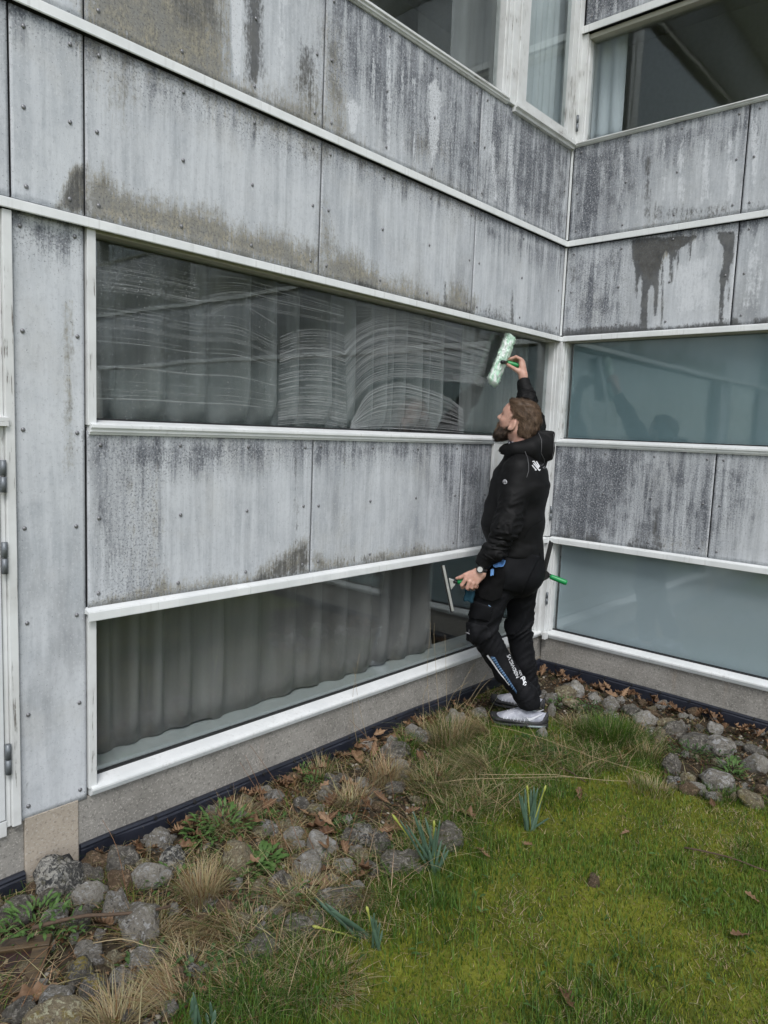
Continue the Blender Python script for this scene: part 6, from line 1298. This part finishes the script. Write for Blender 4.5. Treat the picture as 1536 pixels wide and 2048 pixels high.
# ---- shoes
M_SHOE = NT('grey_mesh_upper'); _v = M_SHOE.coord(); _n = M_SHOE.noise(_v, 22, 3); _f = M_SHOE.noise(M_SHOE.mapping(_v, (260, 260, 40)), 1.0, 2); M_SHOE.set(color=M_SHOE.mix(M_SHOE.ramp(_n, .35, .65), (0.27, 0.28, 0.33), (0.46, 0.47, 0.52)), rough=.7); M_SHOE.bump(_f, .3, .002); M_SHOE = M_SHOE.m
M_SOLE = plain('black_sole', (0.022, 0.022, 0.024), .6, 0, .3, 60); M_WHITE_SHOE = plain('white_shoe_trim', (0.72, 0.73, 0.77), .5, 0, .06); M_AIR = plain('clear_sole_window', (0.22, 0.27, 0.28), .18, 0, .2, 40)
def shoe(c, yaw, label, L=.305, pitch=0.0):
    """c: heel ground point (local), toe points along yaw (local angle in r,d); x to the toe"""
    e = bpy.data.objects.new('shoe', None); link(e, person); e.location = c; e.rotation_euler = (0, pitch, yaw); e['label'] = label
    def outline(t):                      # half width along the shoe
        return .5*(.062+.042*math.sin(min(1, t*1.12)*math.pi*.62))*min(1, (1-t)*7+.12)**.5*min(1, t*9+.25)**.5*1.02
    def loft(name, bot, top, grow, mat, n=28, m=16, crown=0.0):
        V, Fc = [], []
        for i in range(n+1):
            t = i/n; x = t*L; hw = outline(t)+grow
            for j in range(m):
                a = 2*math.pi*j/m; cy, sz = math.cos(a), math.sin(a); y = hw*math.copysign(abs(cy)**.75, cy)*(1-(crown*max(0, sz))); z = (bot(t)+top(t))/2+(top(t)-bot(t))/2*math.copysign(abs(sz)**.8, sz); V.append((x, y, z))
        for i in range(n):
            for j in range(m): Fc.append((i*m+j, i*m+(j+1) % m, (i+1)*m+(j+1) % m, (i+1)*m+j))
        Fc.append(tuple(range(m))[::-1]); Fc.append(tuple(n*m+j for j in range(m))); return mesh_obj(name, V, Fc, mat, e, True)
    toe = lambda t: .016*max(0, (t-.78)/.22)**2
    sole = loft('sole', lambda t: toe(t), lambda t: .036-.006*t+toe(t)*1.1+.004*math.sin(t*6), .006, M_SOLE); 
    loft('mudguard', lambda t: .018+toe(t), lambda t: (.100-.36*t if t < .13 else .052-.004*math.sin((t-.13)*5) if t < .45 else .050+.010*math.sin((t-.45)*6.5))+toe(t)*.9, .0045, M_SOLE, crown=.10)
    loft('upper', lambda t: .022+toe(t), lambda t: (.088 if t < .25 else .088+.030*math.sin((t-.25)/.2*math.pi/2) if t < .45 else .118-.075*((t-.45)/.55)**.85)-(.03*((t-.9)/.1)**2 if t > .9 else 0), -.0012, M_SHOE, 36, 18, .42)
    for k in range(5):
        t = .47+.055*k; zz = .118-.075*((t-.45)/.55)**.85-.004; w = .016
        o = tube_obj('lace', [(t*L, -w, zz-.007), (t*L+.003, 0, zz+.003), (t*L, w, zz-.007)], .0026, M_WHITE_SHOE, e, 6)
    tube_obj('tongue', [(.42*L, 0, .106), (.36*L, 0, .128), (.33*L, 0, .140)], [.020, .020, .012], M_SHOE, e, 10)
    for s in (1, -1):                    # swoosh-like side mark, eyestay, air window
        V, Fc = [], []
        for k in range(13):
            q = k/12; x = (.36-.28*q)*L; z = .050+.045*q**1.25+ (.020*(1-q*5) if q < .2 else 0)*.9; th = .0085*(1-q)**.7*(q*6 if q < .17 else 1)+.0008; y = s*(outline(x/L)*(1-.42*max(0, (z-.055)/.06)*.62)+.0022)
            V += [(x, y, z-th), (x, y, z+th)]
        for k in range(12): Fc.append((2*k, 2*k+2, 2*k+3, 2*k+1))
        mesh_obj('side_mark', V, Fc, M_WHITE_SHOE, e)
        tube_obj('eyestay', [((.74-.40*q)*L, s*(outline(.74-.40*q)*(.72-.30*q)), .052+.058*q**.8) for q in np.linspace(0, 1, 9)], .0035, M_WHITE_SHOE, e, 6)
        tube_obj('air_window', [(q*L, s*(outline(q)+.0035), .018) for q in np.linspace(.03, .34, 9)], [.003]+[.0062]*7+[.003], M_AIR, e, 8)
        for k in range(7):
            q = .40+.06*k; tube_obj('rib', [(q*L, s*(outline(q)+.0015), .036), ((q-.02)*L, s*(outline(q)*.92), .062)], .0013, M_WHITE_SHOE, e, 4)
    return e
hl = J(1097, 1440, -.105); hl[2] = gz(*loc_world(hl)[:2])+.012
shoe(hl, math.pi-math.radians(6), 'near grey running shoe with white swoosh', .325, math.radians(2.5))
hf_ = J(1088, 1415, .14); hf_[2] = gz(*loc_world(hf_)[:2])+.006
shoe(hf_, math.pi-math.radians(14), 'far grey running shoe behind the near one', .325)

# ---- hair and beard: a cap plus many short strands
def strands(name, Fl, region, flow, n, ln, wd, cols, seed, lift=.25):
    v, f = Fl.mesh(); r_ = np.random.default_rng(seed); c = v[f].mean(1); nrm = np.cross(v[f[:, 2]]-v[f[:, 0]], v[f[:, 3]]-v[f[:, 1]]); nrm /= np.linalg.norm(nrm, axis=1)[:, None]+1e-9
    q = (c-HC) @ HM.T; k = np.where(region(q))[0]; pick = r_.choice(k, n); p = c[pick]+r_.normal(0, .0015, (n, 3)); nn = nrm[pick]; fl = flow(q[pick]) @ HM; fl = fl-nn*(fl*nn).sum(1)[:, None]*.8; cl_ = np.stack([n3(p, (55, 55, 55), 3+a_) for a_ in range(3)], 1); fl += .55*cl_+r_.normal(0, .12, (n, 3)); fl /= np.linalg.norm(fl, axis=1)[:, None]
    L_ = ln*r_.uniform(.6, 1.25, n); sd = np.cross(fl, nn); sd /= np.linalg.norm(sd, axis=1)[:, None]+1e-9
    V = np.zeros((n, 5, 3)); V[:, 0] = p-sd*wd; V[:, 1] = p+sd*wd; m = p+fl*(L_*.5)[:, None]+nn*(L_*lift*.8)[:, None]; V[:, 2] = m-sd*wd*.8; V[:, 3] = m+sd*wd*.8; V[:, 4] = p+fl*L_[:, None]+nn*(L_*lift*.7)[:, None]
    tri = np.array([(0, 1, 3), (0, 3, 2), (2, 3, 4)]); Fc = (np.arange(n)[:, None, None]*5+tri).reshape(-1, 3)
    cc = np.array(cols)[np.clip((n3(p, (70, 70, 70), 9)*.5+.5+r_.normal(0, .18, n))*len(cols), 0, len(cols)-1).astype(int)]*r_.uniform(.65, 1.3, (n, 1)); cc = np.where(((q[pick, 0] > .078) & (q[pick, 2] < 0) & (q[pick, 2] > -.085))[:, None], np.array([.16, .10, .06])*r_.uniform(.5, 1.3, (n, 1)), cc); C = np.ones((n, 5, 4), np.float32); C[..., :3] = cc[:, None]
    cap_f = f[region(q)]; C0 = np.ones((len(v), 4), np.float32); C0[:, :3] = np.array(cols[0])*.75
    tri_cap = np.concatenate([cap_f[:, [0, 1, 2]], cap_f[:, [0, 2, 3]]])
    o = mesh_obj(name, np.concatenate([v, V.reshape(-1, 3)]), np.concatenate([tri_cap, Fc+len(v)]), M_HAIR, person)
    ca = o.data.color_attributes.new('tint', 'FLOAT_COLOR', 'POINT'); ca.data.foreach_set('color', np.concatenate([C0, C.reshape(-1, 4)]).astype(np.float32).ravel()); return o
hc = Field(HC-np.array([.18, .14, .2]), HC+np.array([.18, .14, .18]), .0045); hc.join(hc.ell(H(-.010, 0, .038), (.1085, .082, .103), HM)); hc.join(hc.ell(H(-.052, 0, -.018), (.062, .071, .066), HM), .03); hc.join(hc.ell(H(.050, 0, .086), (.054, .057, .033), HM), .03); rumple(hc, lambda Q: n3(Q, (40, 40, 40), 5)*.004)
def hair_region(q):
    x, y, z = q.T; ay = np.abs(y)
    top = (z > .070+.9*np.clip(x-.060, 0, 1)) & (x < .105); side = (z > .022) & (x < .048+.55*np.clip(z-.04, -.02, .03)); burn = (x > .020) & (x < .042) & (z > -.02) & (z < .03); nape = (x < -.024-.25*np.clip(-z, 0, .1)) & (z > -.092)
    return top | side | burn | nape
hair = strands('hair', hc, hair_region, lambda q: np.stack([-.9+0*q[:, 0], 0*q[:, 0], -.25-.9*np.clip(-q[:, 0]*9, 0, 1.2)], 1), 17000, .021, .0005, [(0.075, 0.046, 0.028), (0.12, 0.076, 0.047), (0.19, 0.125, 0.080), (0.050, 0.030, 0.019)], 1, .12)
bc = Field(HC-np.array([.19, .13, .22]), HC+np.array([.12, .13, .08]), .005); bc.join(bc.cone(H(.052, 0, -.078), H(.070, 0, -.110), .050, .030)); bc.join(bc.cone(H(.004, .056, -.034), H(.056, .026, -.088), .022, .036), .02); bc.join(bc.cone(H(.004, -.056, -.034), H(.056, -.026, -.088), .022, .036), .02); bc.join(bc.cone(H(.086, .024, -.040), H(.086, -.024, -.040), .010, .010), .015); bc.join(bc.cone(H(.010, .058, -.036), H(.018, .062, .002), .017, .010), .012); bc.join(bc.cone(H(.010, -.058, -.036), H(.018, -.062, .002), .017, .010), .012)
rumple(bc, lambda Q: n3(Q, (45, 45, 45), 8)*.004)
def beard_region(q):
    x, y, z = q.T; return (z < -.018+.02*(x < .03)) | ((x < .034) & (z < .012))
beard = strands('beard', bc, beard_region, lambda q: np.stack([.35+0*q[:, 0], 0*q[:, 0], -1+0*q[:, 0]], 1), 10000, .013, .0005, [(0.022, 0.014, 0.010), (0.036, 0.023, 0.016), (0.060, 0.038, 0.026), (0.12, 0.085, 0.06)], 2, .35)
eb = Field(HC-np.array([.14, .06, .04]), HC+np.array([.02, .06, .1]), .004); eb.join(eb.cone(H(.091, .020, .033), H(.082, .046, .034), .006, .004)); eb.join(eb.cone(H(.091, -.020, .033), H(.082, -.046, .034), .006, .004))
strands('eyebrows', eb, lambda q: q[:, 0] > -1, lambda q: np.stack([-.3+0*q[:, 0], np.sign(q[:, 1]), .1+0*q[:, 0]], 1), 300, .010, .0005, [(0.06, 0.036, 0.022), (0.10, 0.06, 0.036)], 3, .2)
M_EYE = plain('eye_white', (0.30, 0.26, 0.25), .2, 0, .03); M_IRIS = plain('iris', (0.05, 0.07, 0.09), .15, 0, .2)
for s in (1, -1):
    bm = bmesh.new(); bmesh.ops.create_uvsphere(bm, u_segments=14, v_segments=10, radius=.0112); o = bm_obj('eye', bm, M_EYE, person, True, H(.0800, .031*s, .008))
    bm = bmesh.new(); bmesh.ops.create_uvsphere(bm, u_segments=12, v_segments=8, radius=.0062); i_ = bm_obj('iris', bm, M_IRIS, o, True, Vector(hx)*.0072)

# ------------------------------------------------------------------ tools he carries
def seg_frame(a, b):
    x = (Vector(b)-Vector(a)).normalized(); y = Vector((0, 0, 1)).cross(x)
    if y.length < .1: y = Vector((0, 1, 0)).cross(x)
    y.normalize(); z = x.cross(y); return x, y, z
M_GREEN = plain('green_plastic', (0.008, 0.26, 0.07), .38, 0, .12, 40); M_BLACKPL = plain('black_plastic', (0.012, 0.012, 0.013), .4, 0, .2); M_CHROME = plain('stainless', (0.72, 0.72, 0.73), .36, .85, .15, 60); M_RUBBER = plain('rubber', (0.010, 0.010, 0.010), .6)
# washing sleeve on its T-bar against the glass
A, B = Vector(J(1023.5, 668, 0)), Vector(J(980, 772, 0))
def glass_pt(px, py, y):
    q = ray(px, py); t = (y-CAM[1])/q[1]; return Vector(CAM+t*q)
A, B = glass_pt(1020, 672, .012), glass_pt(981, 768, .012); ax = (B-A); Ls = ax.length; ax.normalize(); nrm = Vector((0, -1, 0)); sd = ax.cross(nrm).normalized()
scr = tag(empty('window_scrubber', (A+B)/2), 'fluffy white and mint window scrubber with green handle pressed on the glass', 'scrubber'); Mid = (A+B)/2
def mat_fluff():
    t = NT('mint_white_fleece'); c = t.attr('tint', 'Color'); t.set(color=c, rough=.9, sheen=.3, spec=.1); return t.m
M_FLUFF = mat_fluff(); V, Fc, Cc = [], [], []; n, m = 90, 28; rr_ = random.Random(2)
for i in range(n+1):
    t = i/n; s = (t-.5)*Ls
    for j in range(m):
        a = 2*math.pi*j/m; wx, wy = .043, .025
        p = ax*s+sd*(wx*math.cos(a))+nrm*(wy*math.sin(a)+.010); q = np.array([p.x, p.y, p.z]); w_n = mnoise.noise(Vector((s*30, math.cos(a)*2.6, math.sin(a)*2.6)))+.6*mnoise.noise(Vector((s*75, math.cos(a)*7, math.sin(a)*7+5))); e = min(1, min(t, 1-t)*22+.35)
        p = p+(sd*math.cos(a)+nrm*math.sin(a))*(.0100*w_n)-ax*0+ax*.0; p = ax*p.dot(ax)+(p-ax*p.dot(ax))*e; V.append(p)
        mint = max(0, min(1, .5+1.6*mnoise.noise(Vector((s*22+9, math.cos(a)*3, math.sin(a)*3)))-.4*w_n)); Cc.append(((.82-.30*mint), .85-.09*mint, .83-.23*mint, 1))
for i in range(n):
    for j in range(m): Fc.append((i*m+j, i*m+(j+1) % m, (i+1)*m+(j+1) % m, (i+1)*m+j))
Fc.append(tuple(range(m))[::-1]); Fc.append(tuple(n*m+j for j in range(m)))
for k in range(2600):                   # soggy tufts standing off the sleeve
    i = rr_.randrange(n*m); b = V[i]; o = (b-ax*b.dot(ax)-nrm*.010).normalized(); o = (o+ax*rr_.uniform(-.8, .8)+sd*rr_.uniform(-.4, .4)).normalized(); L_ = rr_.uniform(.003, .011); s2 = o.cross(ax).normalized()*rr_.uniform(.002, .005); a0 = len(V)
    V += [b-s2-o*.003, b+s2-o*.003, b+o*L_]; Cc += [Cc[i]]*3; Fc.append((a0, a0+1, a0+2))
sl = mesh_obj('sleeve', V, Fc, M_FLUFF, scr, True); ca = sl.data.color_attributes.new('tint', 'FLOAT_COLOR', 'POINT'); ca.data.foreach_set('color', np.array(Cc, np.float32).ravel())
h0 = glass_pt(1004, 724, -.045)-Mid; h1 = Vector(loc_world(J(1013, 725, D2-.006)))-Mid; h2 = Vector(loc_world(J(1036, 731, D2+.006)))-Mid
tube_obj('neck', [h0, (h0+h1)/2, h1], [.012, .011, .012], M_BLACKPL, scr, 10); tube_obj('handle', [h1, h1.lerp(h2, .15), h2, h2+(h2-h1)*.6], [.0125, .015, .0145, .012], M_GREEN, scr, 12)
# squeegee held low in the left hand
def squeegee(root_w, top, bot, joint, grip0, grip1, label, name='squeegee', metal=None):
    e = tag(empty(name, root_w), label, 'squeegee'); O_ = Vector(root_w); T, Bt, Jn, G0, G1 = [Vector(q)-O_ for q in (top, bot, joint, grip0, grip1)]
    d = (Bt-T).normalized(); toh = (G0-Jn).normalized(); toh = (toh-d*toh.dot(d)).normalized(); th = d.cross(toh).normalized(); V, Fc = [], []
    def bar(w0, w1, t0, mat, nm, s0=0.0, s1=0.0):
        bm = bmesh.new(); vs = []
        for q in (T-d*s0, Bt+d*s1):
            for a, b in ((w0, -t0), (w1, -t0), (w1, t0), (w0, t0)): vs.append(bm.verts.new(q+toh*a+th*b))
        for f in ((0, 1, 2, 3), (7, 6, 5, 4), (0, 4, 5, 1), (1, 5, 6, 2), (2, 6, 7, 3), (3, 7, 4, 0)): bm.faces.new([vs[i] for i in f])
        bmesh.ops.recalc_face_normals(bm, faces=bm.faces[:]); bmesh.ops.bevel(bm, geom=bm.edges[:], offset=.0012, segments=1, affect='EDGES'); return bm_obj(nm, bm, mat, e)
    bar(-.004, .009, .0055, metal or M_CHROME, 'channel'); bar(.0092, .0115, .0035, M_RUBBER, 'groove', -.004, -.004); bar(-.014, -.0042, .0018, M_RUBBER, 'rubber', .006, .006)
    V = [Jn-d*.028+toh*.010, Jn+d*.040+toh*.010, Jn+d*.014+toh*.038, Jn-d*.010+toh*.038]; bm = bmesh.new(); a = [bm.verts.new(v+th*.006) for v in V]; b = [bm.verts.new(v-th*.006) for v in V]; bm.faces.new(a); bm.faces.new(b[::-1])
    for i in range(4): bm.faces.new((a[i], b[i], b[(i+1) % 4], a[(i+1) % 4]))
    bmesh.ops.recalc_face_normals(bm, faces=bm.faces[:]); bmesh.ops.bevel(bm, geom=bm.edges[:], offset=.002, segments=2, affect='EDGES'); bm_obj('clamp', bm, metal or M_CHROME, e)
    tube_obj('neck', [Jn+toh*.030, Jn+toh*.042, G0], [.010, .011, .012], M_BLACKPL, e, 10); tube_obj('handle', [G0, G0.lerp(G1, .1), G0.lerp(G1, .9), G1], [.0125, .0150, .0155, .0135], M_GREEN, e, 14); return e
DS = D1+.004
squeegee(loc_world(J(897,1172,DS)), loc_world(J(886,1131,DS)), loc_world(J(905,1222,DS)), loc_world(J(896,1166,DS)), loc_world(J(915,1163.5,DS)), loc_world(J(946,1161,DS+.012)), 'steel squeegee with green handle held in the lowered left hand')
DB = .02
squeegee(loc_world(J(1090,1150,DB)), loc_world(J(1103,1084,DB)), loc_world(J(1084,1162,DB)), loc_world(J(1086,1148,DB-.01)), loc_world(J(1100,1152.5,DB-.01)), loc_world(J(1134,1166,DB-.02)), 'green handled squeegee sticking out of the back pocket', metal=M_BLACKPL)
# blue cloth in the side pocket
M_BLUE = mat_fabric('blue_cloth', (0.10, 0.25, 0.58), (0.20, 0.40, 0.75), .9, 500); cloth_p = drop(BT, 998, 1131, .030); cw = loc_world(np.array(cloth_p)); cloth = tag(empty('cleaning_cloth', cw, -TH), 'folded blue cleaning cloth tucked in the trouser pocket', 'cloth')
for k in range(5):
    V, Fc = [], []; w = .034-.006*k
    for i in range(15):
        a = math.pi*(i/14); x = -w*math.cos(a); z = -w*.95*math.sin(a)+.004*math.sin(i)
        for s in (0, 1): V.append((x+.004+.001*k, -.012+.004*k+.045*s, z+.022-.004*s))
    for i in range(14): Fc.append((2*i, 2*i+2, 2*i+3, 2*i+1))
    o = mesh_obj('fold', V, Fc, M_BLUE, cloth, True); _s = o.modifiers.new('t', 'SOLIDIFY'); _s.thickness = .0042
V = [(-.034+.05*i/8+.002*math.sin(i*2), -.010-.004*math.cos(i*1.3), -.028-.035*j/6+.004*math.sin(i+j)) for j in range(7) for i in range(4)]; o = mesh_obj('hanging_corner', V, [(j*4+i, j*4+i+1, j*4+i+5, j*4+i+4) for j in range(6) for i in range(3)], M_BLUE, cloth, True); _s = o.modifiers.new('t', 'SOLIDIFY'); _s.thickness = .004
# second dark teal rag hanging by the hand
M_TEALRAG = mat_fabric('dark_teal_cloth', (0.010, 0.035, 0.055), (0.02, 0.06, 0.085), .9); r0 = J(940,1185,-.215); rag = empty('hanging_rag', loc_world(r0), -TH)
V = [(-.028+.05*i/6+.004*math.sin(j), -.006*math.sin(i*1.7), .012-.065*j/6+.004*math.sin(i)) for j in range(7) for i in range(7)]; o = mesh_obj('sheet', V, [(j*7+i, j*7+i+1, j*7+i+8, j*7+i+7) for j in range(6) for i in range(6)], M_TEALRAG, rag, True); _s = o.modifiers.new('t', 'SOLIDIFY'); _s.thickness = .004; tag(rag, 'dark teal rag hanging under the lowered hand', 'cloth')
# wristwatch
wc = J(961, 1139, D1-.022); wt = tag(empty('wristwatch', loc_world(wc), -TH), 'black wristwatch with pale dial on the lowered wrist', 'watch'); wdir = Vector((jW_n-jE_n)/np.linalg.norm(jW_n-jE_n)); cen = Vector(J(963.5,1137.5,D1+.004)-wc); Vn = Vector((-.15, -1, .12)); Vn = (Vn-wdir*Vn.dot(wdir)).normalized(); Us = wdir.cross(Vn).normalized()
V, Fc = [], []
for k in range(24):
    a = 2*math.pi*k/24; c = cen+(Vn*math.cos(a)*.030+Us*math.sin(a)*.032)
    for s in (-.011, .011): V.append(c+wdir*s)
Fc = [(2*k, 2*((k+1) % 24), 2*((k+1) % 24)+1, 2*k+1) for k in range(24)]; o = mesh_obj('strap', V, Fc, M_BLACKPL, wt, True); _s = o.modifiers.new('t', 'SOLIDIFY'); _s.thickness = .004
def disc(name, c, nrm_, r, th, mat, par):
    bm = bmesh.new(); bmesh.ops.create_cone(bm, cap_ends=True, segments=24, radius1=r, radius2=r*.94, depth=th); o = bm_obj(name, bm, mat, par); o.location = c; o.rotation_mode = 'QUATERNION'; o.rotation_quaternion = nrm_.to_track_quat('Z', 'Y'); return o
face_c = cen+Vn*.034; disc('case', face_c, Vn, .0215, .012, M_BLACKPL, wt); disc('dial', face_c+Vn*.0068, Vn, .0150, .002, plain('dial', (0.55, 0.55, 0.53), .35, 0, .1, 400), wt)
# ------------------------------------------------------------------ soap on the long window: swipes of streaks and droplets on the outer face of the pane
def spline(pts, n):
    P = np.array(pts, float); d = np.concatenate([[0], np.cumsum(np.hypot(*np.diff(P, axis=0).T))]); s = np.linspace(0, d[-1], n)
    m = np.gradient(P, d, axis=0); k = np.clip(np.searchsorted(d, s)-1, 0, len(P)-2); h = (d[k+1]-d[k]); t = ((s-d[k])/h)[:, None]; h = h[:, None]
    return (2*t**3-3*t**2+1)*P[k]+(t**3-2*t**2+t)*h*m[k]+(-2*t**3+3*t**2)*P[k+1]+(t**3-t**2)*h*m[k+1]
def mat_film():
    t = NT('soap_film'); fl = t.attr('flow', 'Vector'); s = t.sep(fl)
    n = t.noise(t.mapping(fl, (2.2, 90, 1)), 1.0, 4, .65); n2 = t.noise(t.mapping(fl, (5, 330, 1)), 1.0, 2, .6); b = t.noise(t.mapping(fl, (3, 5, 1)), 1.0, 3)
    a = t.math('MULTIPLY', t.math('ADD', t.math('MULTIPLY', t.ramp(n, .42, .74), .10), t.math('ADD', .008, t.math('MULTIPLY', t.ramp(n2, .54, .8), .10))), t.ramp(b, .25, .65, .35, 1.15))
    a = t.math('MULTIPLY', a, s[2])
    tr = t.new('ShaderNodeBsdfTransparent'); df = t.new('ShaderNodeBsdfDiffuse'); df.inputs[0].default_value = (.80, .83, .84, 1); mx = t.new('ShaderNodeMixShader')
    t.l.new(a, mx.inputs[0]); t.l.new(tr.outputs[0], mx.inputs[1]); t.l.new(df.outputs[0], mx.inputs[2]); t.l.new(mx.outputs[0], t.out.inputs['Surface']); return t.m
def mat_suds():
    t = NT('suds'); tr = t.new('ShaderNodeBsdfTransparent'); df = t.new('ShaderNodeBsdfDiffuse'); df.inputs[0].default_value = (.85, .87, .88, 1); mx = t.new('ShaderNodeMixShader'); mx.inputs[0].default_value = .36
    t.l.new(tr.outputs[0], mx.inputs[1]); t.l.new(df.outputs[0], mx.inputs[2]); t.l.new(mx.outputs[0], t.out.inputs['Surface']); return t.m
M_FILM, M_SUDS = mat_film(), mat_suds()
sr = np.random.default_rng(77); YS = .0495
def gp(px, py, y=YS): u, z = on_left(px, py, y); return (u, y, z)
def swipe(top, bot, nl, dens=.6, wid=(.0003, .0009), film=1.0, drops=0, fade=.06, y=YS):
    nA, nB = 70, 26; A, B = spline(top, nA), spline(bot, nA); V, Fl = [], []
    for j in range(nB):
        w = j/(nB-1)
        for i in range(nA):
            p = A[i]*(1-w)+B[i]*w; V.append(gp(p[0], p[1], y)); e = min(1, min(i/(nA-1), 1-i/(nA-1))/fade)*min(1, min(w, 1-w)/.05+.3); Fl.append((i/(nA-1)*3, w, e*film))
    Fc = np.array([(j*nA+i, j*nA+i+1, (j+1)*nA+i+1, (j+1)*nA+i) for j in range(nB-1) for i in range(nA-1)])
    o = mesh_obj('soap_film', np.array(V), Fc, M_FILM, W1); at = o.data.attributes.new('flow', 'FLOAT_VECTOR', 'POINT'); at.data.foreach_set('vector', np.array(Fl, np.float32).ravel()); o['kind'] = 'stuff'
    V, Fc = [], []; n = 120; A, B = spline(top, n), spline(bot, n)
    for _ in range(int(nl*1.05)):
        w = sr.random(); wob = sr.normal(0, .002); L = A*(1-w-wob)+B*(w+wob); wd = sr.uniform(*wid); on = sr.random() < dens; k = 0; s0, s1 = sorted(sr.integers(0, n, 2)) if sr.random() < .22 else (0, n-1); on = True; ph = sr.random()*9
        prev = None
        for i in range(s0, s1):
            if sr.random() < (.012 if on else .12): on = not on; prev = None
            if not on: continue
            u, yy, z = gp(L[i][0], L[i][1], y-.0012); ww = wd*(.45+.75*abs(math.sin(ph+i*.07*(1+w))))+.0001; a = len(V); V += [(u, yy, z-ww/2), (u, yy, z+ww/2)]
            if prev is not None: Fc.append((prev, a, a+1, prev+1))
            prev = a
    for _ in range(drops):
        w = sr.random(); i = sr.integers(0, n); p = A[i]*(1-w)+B[i]*w; u, yy, z = gp(p[0]+sr.normal(0, 1.5), p[1]+sr.normal(0, 1), y-.001); r = sr.uniform(.0008, .0022); a = len(V)
        V += [(u-r, yy, z), (u, yy, z-r*1.2), (u+r, yy, z), (u, yy, z+r*1.2), (u, yy-r*.7, z)]; Fc += [(a, a+1, a+4), (a+1, a+2, a+4), (a+2, a+3, a+4), (a+3, a, a+4)]
    if Fc: o = mesh_obj('soap_streaks', V, Fc, M_SUDS, W1); o['kind'] = 'stuff'
swipe([(560,672),(590,660),(630,656),(665,660),(690,670)], [(556,852),(600,848),(650,850),(695,858)], 85, .65, film=.9)
swipe([(688,672),(715,648),(745,634),(800,628),(880,645),(985,684)], [(695,828),(712,800),(740,772),(780,758),(830,757),(900,764),(968,768)], 120, .7, film=1.1, y=YS-.002)
swipe([(703,842),(740,782),(790,764),(850,775),(905,800),(928,820)], [(700,858),(760,857),(840,861),(930,866)], 75, .65, film=1.0)
swipe([(192,560),(290,575),(395,600),(470,604),(556,650)], [(192,838),(300,839),(430,843),(556,848)], 30, .3, (.0003, .0006), film=.16, drops=420)
swipe([(404,548),(480,556),(560,575),(690,615)], [(404,642),(470,612),(560,628),(690,650)], 22, .4, (.0003, .0006), film=.3, drops=60, y=YS-.001)
swipe([(190,480),(290,504),(400,530)], [(190,582),(290,592),(400,612)], 22, .3, (.0003, .0006), film=.5, drops=380, y=YS-.001)
swipe([(692,600),(780,620),(900,652),(1000,676)], [(692,640),(780,632),(880,650),(985,684)], 10, .4, film=.35)
# drip beads under the raised scrubber
swipe([(930,735),(950,745),(985,765)], [(925,762),(950,770),(980,774)], 8, .5, film=.5, drops=20, y=YS-.003)
